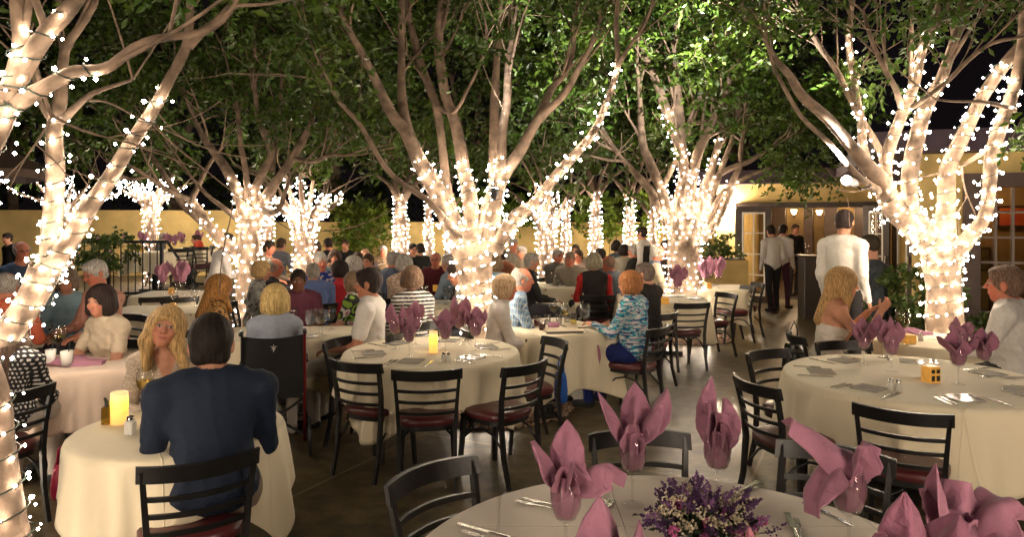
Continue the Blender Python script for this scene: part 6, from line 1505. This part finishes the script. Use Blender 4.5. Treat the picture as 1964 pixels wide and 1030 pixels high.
# woman in the wheelchair
WCP = person('woman with a blond bob in pale grey blue, seen from behind in the wheelchair', 528, 546, -2, d=5.45, top=(.30, .33, .40), bottom=(.5, .45, .40), hair=(.52, .37, .15), style='bob', skin=TAN, lean=.1, pitch=.15, vox=.008, female=True, withchair=False, shoe=(.65, .62, .58))
person('dark skinned person in plum reaching across the table behind the wheelchair', 572, 515, 178, d=7.2, top=(.11, .03, .05), hair=DKB, skin=DRK, lean=.15, vox=.010, sleeve='short', arms=[((-.05, .10, -.25), (.05, .22, .0)), ((.16, .12, -.16), (.10, .22, -.05))])
person('grey haired man in a blue shirt seen from behind beyond the wheelchair', 600, 503, 10, d=8.4, top=(.12, .17, .36), hair=(.30, .27, .23), vox=.012, build=1.1)
person('white haired man in royal blue with a white pattern', 616, 486, -165, d=9.5, top=(.02, .05, .30), hair=WHT, skin=RED, vox=.012, pat=p_noise([(.02, .05, .3), (.02, .05, .3), (.02, .05, .3), (.6, .6, .6)], (40, 40, 50), 4))
person('red faced grey haired man in a pale blue shirt facing left', 612, 482, 70, d=11.0, top=(.18, .24, .28), hair=WHT, skin=RED, vox=.014, lean=.2)
person('woman with short black hair in a red cardigan', 650, 500, 62, d=8.7, top=(.42, .02, .03), hair=(.018, .012, .01), style='cropbob', female=True, vox=.010, skin=TAN, lean=.1)
person('white haired person in a pink shirt facing left', 676, 491, 75, d=9.3, top=(.62, .30, .34), hair=WHT, style='cropbob', skin=RED, vox=.012, lean=.12)
person('woman in a green and black floral dress behind the white polo shirt', 676, 522, 60, d=7.3, top=(.02, .02, .02), hair=(.2, .13, .08), style='cropbob', female=True, vox=.010, sleeve='short', lean=.05, pat=p_noise([(.02, .02, .02), (.25, .42, .06), (.02, .02, .02), (.6, .55, .5), (.4, .05, .1)], (18, 18, 22), 6))
person('dark haired man in a white polo shirt facing left', 706, 513, 76, d=6.05, hscale=1.08, top=(.70, .66, .62), bottom=(.45, .42, .38), hair=(.03, .02, .018), skin=(.47, .21, .13), lean=-.02, pitch=.12, vox=.008, sleeve='short', build=1.14, arms=[((-.06, .06, -.28), (.05, .22, -.03)), ((.06, .02, -.29), (-.04, .24, -.01))])
person('woman in a black and white striped top, seen from behind', 790, 511, 12, d=6.9, top=(.6, .6, .6), hair=(.16, .10, .065), style='cropbob', female=True, vox=.0075, lean=.06, skin=TAN, pat=p_stripes((.60, .57, .53), (.02, .02, .025), .036))
person('grey haired man in a slate blue shirt left of the striped woman', 756, 481, -60, d=9.9, top=(.10, .13, .20), hair=SLV, skin=RED, vox=.012, build=1.1)
person('grey bobbed woman in a lace top behind the striped woman', 776, 488, -25, d=9.0, top=(.45, .34, .24), hair=(.38, .35, .32), style='cropbob', female=True, vox=.012, skin=RED, pat=p_noise([(.5, .4, .3), (.35, .22, .15), (.55, .46, .36)], (50, 50, 60), 7))
person('person in black with dark hair far behind the striped woman, left one', 792, 466, -150, d=14.2, top=BLK, hair=DKB, vox=.018)
person('person in black with dark hair far behind the striped woman, right one', 806, 466, 30, d=13.6, top=BLK, hair=DKB, vox=.018)
person('man in glasses and a maroon shirt with a glowing candle before him', 835, 483, 172, d=10.8, top=(.12, .02, .03), hair=SLV, style='fringe', skin=RED, vox=.014, glasses=True)
person('bald man in a white shirt far behind the man in maroon', 869, 463, 168, d=15.2, top=(.5, .5, .48), hair=SLV, style='fringe', skin=RED, vox=.018)
person('grey haired man in pale blue behind the dark haired one in the floral shirt', 860, 488, 60, d=9.7, top=(.22, .28, .36), hair=SLV, skin=TAN, vox=.012, build=1.05)
person('dark haired young man in a floral shirt looking down', 876, 503, 82, d=7.6, top=(.4, .4, .36), hair=(.035, .022, .016), skin=TAN, lean=.22, pitch=.35, vox=.009, pat=p_noise([(.42, .40, .34), (.10, .12, .16), (.5, .48, .42), (.3, .25, .15)], (45, 45, 50), 8))
person('dark haired person in shadow left of the central trunk', 897, 492, 40, d=9.2, top=(.03, .025, .02), hair=(.05, .03, .02), vox=.014, style='cropbob')
person('white haired woman in a white blouse and grey vest right of the central trunk', 970, 527, -84, d=6.3, top=(.66, .60, .55), hair=(.50, .34, .2), style='cropbob', skin=RED, female=True, lean=.14, pitch=.1, vox=.009)
person('bald man in a blue plaid shirt facing right', 1003, 512, -82, d=6.9, top=(.10, .2, .34), hair=SLV, style='fringe', skin=RED, lean=.15, pitch=.12, vox=.009, build=1.08, pat=p_plaid((.08, .17, .32), (.4, .5, .55), (.55, .55, .5), .06))
person('grey haired man in black behind the bald man in plaid', 1020, 484, -75, d=9.6, top=(.016, .015, .016), hair=SLV, skin=TAN, vox=.012, build=1.1)
person('person in sky blue seen between the trunk and the man in black', 948, 490, 25, d=9.4, top=(.22, .44, .62), hair=(.25, .17, .1), vox=.012, build=1.05, style='cropbob')
person('man standing far back right of the central trunk', 985, 456, -150, d=14.5, top=(.3, .27, .22), hair=GREY, skin=RED, vox=.018)
person('man in a dark grey shirt at the left of the lively group', 1070, 476, -140, d=11.6, top=(.10, .09, .08), hair=SLV, skin=RED, vox=.012)
person('man in a tan shirt looking down in the lively group', 1093, 482, 165, d=11.0, top=(.30, .26, .20), hair=(.25, .18, .13), skin=RED, vox=.012, pitch=.3, build=1.1)
person('man behind the tan shirted one in the lively group', 1109, 478, 150, d=12.4, top=(.30, .22, .18), hair=BRN, skin=RED, vox=.014)
person('person far behind the lively group against the yellow wall, left one', 1083, 462, 170, d=15.6, top=(.2, .16, .12), hair=BRN, vox=.018)
person('person far behind the lively group against the yellow wall, right one', 1104, 468, 170, d=14.2, top=(.25, .2, .16), hair=BRN, vox=.018)
person('grey haired woman in black with red sleeves, seen from behind', 1139, 485, 8, d=9.4, top=(.02, .016, .016), hair=(.30, .26, .18), style='cropbob', female=True, vox=.010, build=1.1, pat=lambda X, W, C: np.where((np.abs(X[:, 0]) > .17)[:, None], np.array((.40, .02, .02))[None], C))
person('dark haired person behind the woman with red sleeves', 1151, 475, 40, d=12.0, top=(.06, .05, .05), hair=DKB, vox=.014)
person('bald red headed man in grey blue facing left', 1166, 489, 60, d=10.0, top=(.13, .15, .18), hair=(.3, .2, .15), style='fringe', skin=(.6, .18, .1), vox=.012, lean=.2)
person('dark haired woman in a blue grey jacket far back', 1182, 461, 20, d=14.4, top=(.14, .18, .22), hair=DKB, style='cropbob', female=True, vox=.018)
person('person in a pale jacket right of the blue grey jacket, far back', 1197, 469, 10, d=13.4, top=(.42, .38, .30), hair=DKB, vox=.018, style='cropbob')
person('grey haired man in black far back below the standing waiter', 1214, 468, 60, d=12.8, top=(.02, .02, .02), hair=SLV, skin=RED, vox=.014)
person('waiter standing in a white shirt and black vest, facing left', 1231, 435, 65, d=12.8, pose='stand', top=(.62, .58, .54), bottom=BLK, hair=DKB, skin=TAN, vox=.012, lean=.03, pat=lambda X, W, C: np.where(((np.abs(X[:, 0]) < .14) & (X[:, 2] < .43))[:, None], np.array((.015, .015, .015))[None], C))
person('bald man in glasses, cream sleeves and a blue vest facing right', 1263, 468, -80, d=11.0, top=(.55, .45, .32), hair=WHT, style='fringe', skin=RED, vox=.010, glasses=True, build=1.05, pat=lambda X, W, C: np.where((np.abs(X[:, 0]) < .15)[:, None], np.array((.08, .13, .22))[None], C))
person('person behind the bald man in the blue vest', 1278, 460, -120, d=13.6, top=(.12, .09, .07), hair=BRN, vox=.018)
wav = p_noise([(.01, .05, .20), (.02, .28, .38), (.6, .62, .62), (.01, .04, .16), (.05, .40, .42), (.60, .5, .55)], (16, 16, 75), 9)
person('auburn haired woman in a blue and white wave print top', 1207, 520, 66, d=6.5, top=(.05, .2, .35), bottom=(.01, .02, .12), hair=(.38, .16, .06), style='cropbob', skin=(.56, .28, .2), female=True, build=1.14, lean=.06, pitch=.12, vox=.008, pat=wav, arms=[((-.06, .12, -.24), (.06, .20, .06)), ((.05, .08, -.26), (-.05, .23, .03))])
person('grey haired man in black behind the woman in the wave print', 1236, 503, 66, d=7.5, top=(.014, .012, .012), hair=(.16, .12, .10), skin=TAN, vox=.009, lean=.05, build=1.15)
# doorway and beyond
person('waiter in a white shirt at the left of the doorway', 1478, 431, 30, d=13.8, pose='stand', top=(.62, .58, .55), bottom=BLK, hair=DKB, vox=.014)
person('waiter with rolled white sleeves in the middle of the doorway', 1503, 430, -30, d=14.2, pose='stand', top=(.62, .58, .55), bottom=(.06, .02, .04), hair=DKB, vox=.014)
person('man in a black suit standing just inside the doorway', 1526, 429, -150, d=16.6, pose='stand', top=BLK, hair=BRN, vox=.014)
person('tall waiter in a white shirt walking away behind the woman in white', 1620, 401, -28, d=7.4, pose='stand', top=(.70, .66, .60), bottom=BLK, hair=(.03, .02, .018), skin=TAN, vox=.009, lean=.05, pitch=.2, yaw=.3, build=1.02, arms=[((-.03, -.02, -.29), (.0, .10, -.23)), ((.03, -.02, -.29), (-.0, .10, -.23))])
person('man in a dark grey suit seated at the right of the doorway', 1668, 449, 70, d=9.2, top=(.05, .06, .07), hair=(.04, .03, .02), vox=.012, chairlab='black chair under the man in the dark grey suit')
person('woman with long straight hair in a white strapless dress, hand at her mouth', 1618, 514, -72, d=5.9, hscale=1.08, top=(.72, .64, .56), bottom=(.72, .64, .56), hair=(.40, .24, .10), style='long', skin=(.56, .27, .17), female=True, sleeve='none', lean=.20, pitch=.15, vox=.007,
   arms=[((-.04, .14, -.24), (.12, .15, .22)), ((.05, .18, -.22), (-.08, .14, .24))], pat=lambda X, W, C: np.where((X[:, 2] > .335)[:, None], np.array((.56, .27, .17))[None], C))
person('man with grey temples in a white shirt facing left at the right edge', 1928, 508, 78, d=5.5, hscale=1.15, top=(.74, .70, .66), bottom=BLK, hair=(.16, .10, .07), skin=(.60, .22, .14), vox=.0075, lean=.02, pitch=.05, build=1.2, withchair=True, chairlab='black chair under the man in white at the right edge', arms=[((-.06, .10, -.27), (.06, .22, -.02)), ((.06, .10, -.27), (-.08, .24, .0))])
# far crowd between the left ficus and the low lit tree
far = [('dark capped man in a patterned shirt behind the left ficus', 517, 461, -120, 12.6, (.25, .2, .15), DKB, 'short'), ('man in a grey shirt behind the left ficus', 540, 456, -40, 14.5, (.15, .16, .19), BRN, 'short'), ('woman in dark green left of the low lit tree', 604, 461, 170, 13.5, (.05, .04, .03), BRN, 'cropbob'),
       ('man in black turned away right of the low lit tree', 629, 456, 30, 15.2, (.01, .01, .012), DKB, 'short'), ('woman in brown below the man in black', 642, 479, 175, 11.8, (.16, .09, .05), BRN, 'cropbob'), ('man in black under the hanging vine', 662, 459, 160, 16.0, (.012, .012, .012), BRN, 'short'),
       ('bald man at the far table under the vine', 700, 476, 180, 12.4, (.25, .2, .2), SLV, 'fringe'), ('man in slate grey turned away at the far table', 686, 482, 20, 11.6, (.06, .07, .10), BRN, 'short'), ('person with brown hair right of the man in slate grey', 706, 486, 150, 10.8, (.12, .1, .08), BRN, 'short'),
       ('person in tan at the far table left of the slim lit trunk', 735, 470, 170, 14.6, (.3, .2, .12), GREY, 'short'), ('person in rust right behind the central ficus', 958, 474, 160, 11.9, (.28, .10, .05), BRN, 'cropbob'), ('person in cream seen right of the central trunk', 1000, 470, 120, 13.0, (.4, .33, .24), SLV, 'short')]
for lab, px, y, fc, d_, tc, hc_, st in far: person(lab, px, y, fc, d=d_, top=tc, hair=hc_, style=st, skin=RED if px % 2 else TAN, vox=.016)

# ------------------------------------------------------------------ the wheelchair and bags
c = WCP.location.copy(); c.z = 0; w0 = thing('wheelchair', 'black transport wheelchair with a white mark on its backrest', 'wheelchair', c, WCP.rotation_euler[2]); w0.scale = (.9, 1, .97)
M_REDF = mat('red_frame', (.16, .01, .012), .3, metal=.3)
m = MB(); vs = []; fs = []; nx_, nz_ = 12, 10
for j in range(nz_ + 1):
    for i in range(nx_ + 1):
        x = -.235 + .47 * i / nx_; z = .50 + .46 * j / nz_; vs.append((x, -.20 - .035 * (1 - (2 * i / nx_ - 1) ** 2) - .03 * (z - .5) , z - .02 * (1 - (2 * i / nx_ - 1) ** 2) * (j / nz_)))
for j in range(nz_):
    for i in range(nx_): a = j * (nx_ + 1) + i; fs.append((a, a + 1, a + nx_ + 2, a + nx_ + 1))
n_ = len(vs); vs += [(x, y - .012, z) for x, y, z in vs]; fs += [tuple(q + n_ for q in reversed(f)) for f in fs]
m.add(vs, fs); bk = m.build('backrest', mat('black_nylon', (.008, .008, .009), .75, bump=.2, bscale=60), w0, True)
m = MB()
for k in range(5):
    a = k / 5 * math.pi * 2 + math.pi / 2; m.tube([(.0 + .006 * math.cos(a), -.262, .875 + .006 * math.sin(a)), (.0 + .027 * math.cos(a), -.263, .875 + .022 * math.sin(a))], [.008, .004], 6, flat=.4)
m.tube([(0, -.262, .873), (0, -.264, .842)], [.005, .003], 6); m.build('emblem', M_WHITEP, bk)
for s in (-1, 1):
    m = MB(); m.tube([(s * .245, -.19, .12), (s * .245, -.2, .55), (s * .245, -.235, .95), (s * .245, -.27, 1.0), (s * .245, -.36, 1.0)], .012, 8); m.build('back_post', M_REDF if s > 0 else M_BLACK, w0, True)
    m = MB(); m.tube([(s * .245, -.26, 1.0), (s * .245, -.37, 1.0)], .017, 8); m.build('hand_grip', M_BLACK, w0, True)
    m = MB(); m.tube([(s * .25, -.2, .72), (s * .25, .18, .72), (s * .25, .2, .5), (s * .25, .24, .2)], .011, 8); m.tube([(s * .245, -.2, .46), (s * .245, .22, .46)], .012, 8); m.build('side_frame', M_REDF, w0, True)
    m = MB(); m.box((s * .25, 0, .735), (.05, .26, .03), bev=.01); m.build('armrest', M_BLACK, w0)
    for y, r, nm in ((-.2, .15, 'rear_wheel'), (.2, .10, 'front_wheel')):
        m = MB(); R = Matrix.Rotation(math.pi / 2, 3, 'Y'); pr = [(r - .03, -.012), (r - .006, -.014), (r, -.006), (r, .006), (r - .006, .014), (r - .03, .012), (r - .03, -.012)]; vs = []; fs = []; n = 28
        for a_, b_ in pr:
            for k in range(n): q = R @ Vector((a_ * math.cos(2 * math.pi * k / n), a_ * math.sin(2 * math.pi * k / n), b_)); vs.append((q.x + s * .285, q.y + y, q.z + r))
        for i in range(len(pr) - 1):
            for k in range(n): k2 = (k + 1) % n; fs.append((i * n + k, i * n + k2, (i + 1) * n + k2, (i + 1) * n + k))
        m.add(vs, fs); wh = m.build(nm, M_BLACK, w0, True)
        m = MB()
        for k in range(5): a = k * 2 * math.pi / 5; m.tube([(s * .285, y, r), (s * .285, y + (r - .025) * math.cos(a), r + (r - .025) * math.sin(a))], .008, 5)
        m.build('spokes', M_STEELD, wh)
m = MB(); m.tube([(-.24, -.18, .16), (.24, -.17, .45)], .011, 6); m.build('cross_brace', M_BLACK, w0); m = MB(); m.tube([(.24, -.15, .16), (-.24, -.16, .45)], .011, 6); m.build('cross_brace', M_BLACK, w0)
m = MB(); m.box((0, .02, .475), (.46, .42, .03), bev=.008); m.build('seat', M_BLACK, w0)
def bag(loc, size, label, mt, rz=0):
    t = thing('handbag', label, 'bag', loc, rz); w_, d_, h_ = size
    m = MB(); vs = []; fs = []; n = 20
    for j, (k, z) in enumerate(((.85, 0), (1.05, .12), (1.08, .45), (.95, .8), (.8, 1.0), (.55, 1.0))):
        for i in range(n): a = 2 * math.pi * i / n; vs.append((w_ / 2 * k * math.copysign(abs(math.cos(a)) ** .5, math.cos(a)), d_ / 2 * k * math.copysign(abs(math.sin(a)) ** .5, math.sin(a)), h_ * z + .01 * math.sin(3 * a) * z))
    for j in range(5):
        for i in range(n): k2 = (i + 1) % n; fs.append((j * n + i, j * n + k2, (j + 1) * n + k2, (j + 1) * n + i))
    fs.append(tuple(range(n - 1, -1, -1))); fs.append(tuple(range(5 * n, 6 * n))); m.add(vs, fs); m.build('bag_body', mt, t, True)
    m = MB(); m.tube([(-w_ * .3, 0, h_ * .95), (-w_ * .25, 0, h_ * 1.4), (0, 0, h_ * 1.6), (w_ * .25, 0, h_ * 1.4), (w_ * .3, 0, h_ * .95)], .008, 6); m.build('strap', mt, t, True)
bag(G(124, 955, 0), (.14, .1, .22), 'crimson handbag on the floor beside the couple\'s table', mat('crimson_leather', (.35, .008, .05), .4), .4)
q = G(1076, 812, 0); bag((q.x, q.y, .18), (.10, .08, .26), 'blue bag hanging behind the chair right of the middle round table', mat('blue_fabric', (.01, .09, .42), .6), .5)
q = D(1523, 6.3); bag((q.x, q.y, .30), (.14, .2, .36), 'shiny black bag hung on the chair of the woman in white', mat('black_patent', (.012, .012, .014), .25), .3)
# host stand
c = D(1570, 12.9); t = thing('host_stand', 'dark wooden host stand with drawers in front of the doorway', 'cabinet', c, -.15)
m = MB(); m.box((0, 0, .56), (.62, .5, 1.12), bev=.01); m.build('cabinet', mat('stand_wood', (.035, .028, .028), .4), t); m = MB(); m.box((0, 0, 1.14), (.7, .56, .035), bev=.006); m.build('top', M_WOODD, t)
for z in (1.0, .82): 
    m = MB(); m.box((0, -.256, z), (.42, .012, .13), bev=.003); dr = m.build('drawer', M_WOODD, t); m = MB(); m.box((0, -.268, z), (.14, .012, .02)); m.build('handle', M_STEEL, dr)
for k, (x, lab) in enumerate(((-.2, 'left'), (.0, 'middle'), (.18, 'right'))):
    q = c + Vector((x, 0, 1.158)); wineglass(q, lab + ' one of the three glasses on the host stand')
# napkin in the lap of the woman in the wave print, and one by the woman in white
o_ = npmesh('napkin', *join_np([ribbon([(0, 0, .02), (.02, .0, -.08), (.03, .0, -.22)], [.07, .09, .05], (0, 1, 0), cup=.2, edge=.15)]), M_NAPKF); q = G(1142, 665, .62); o_.location = (q.x, q.y, .62); tag(o_, 'pink napkin hanging from the lap of the woman in the wave print', 'napkin')
# mirror and light objects that belong to the lamps already exist; table count
print('objects', len(sc.objects))

for o_ in sc.objects:
    if o_.get('label') and len(o_['label'].replace('-', ' ').split()) > 15: print('LONG', len(o_['label'].split()), o_['label'])
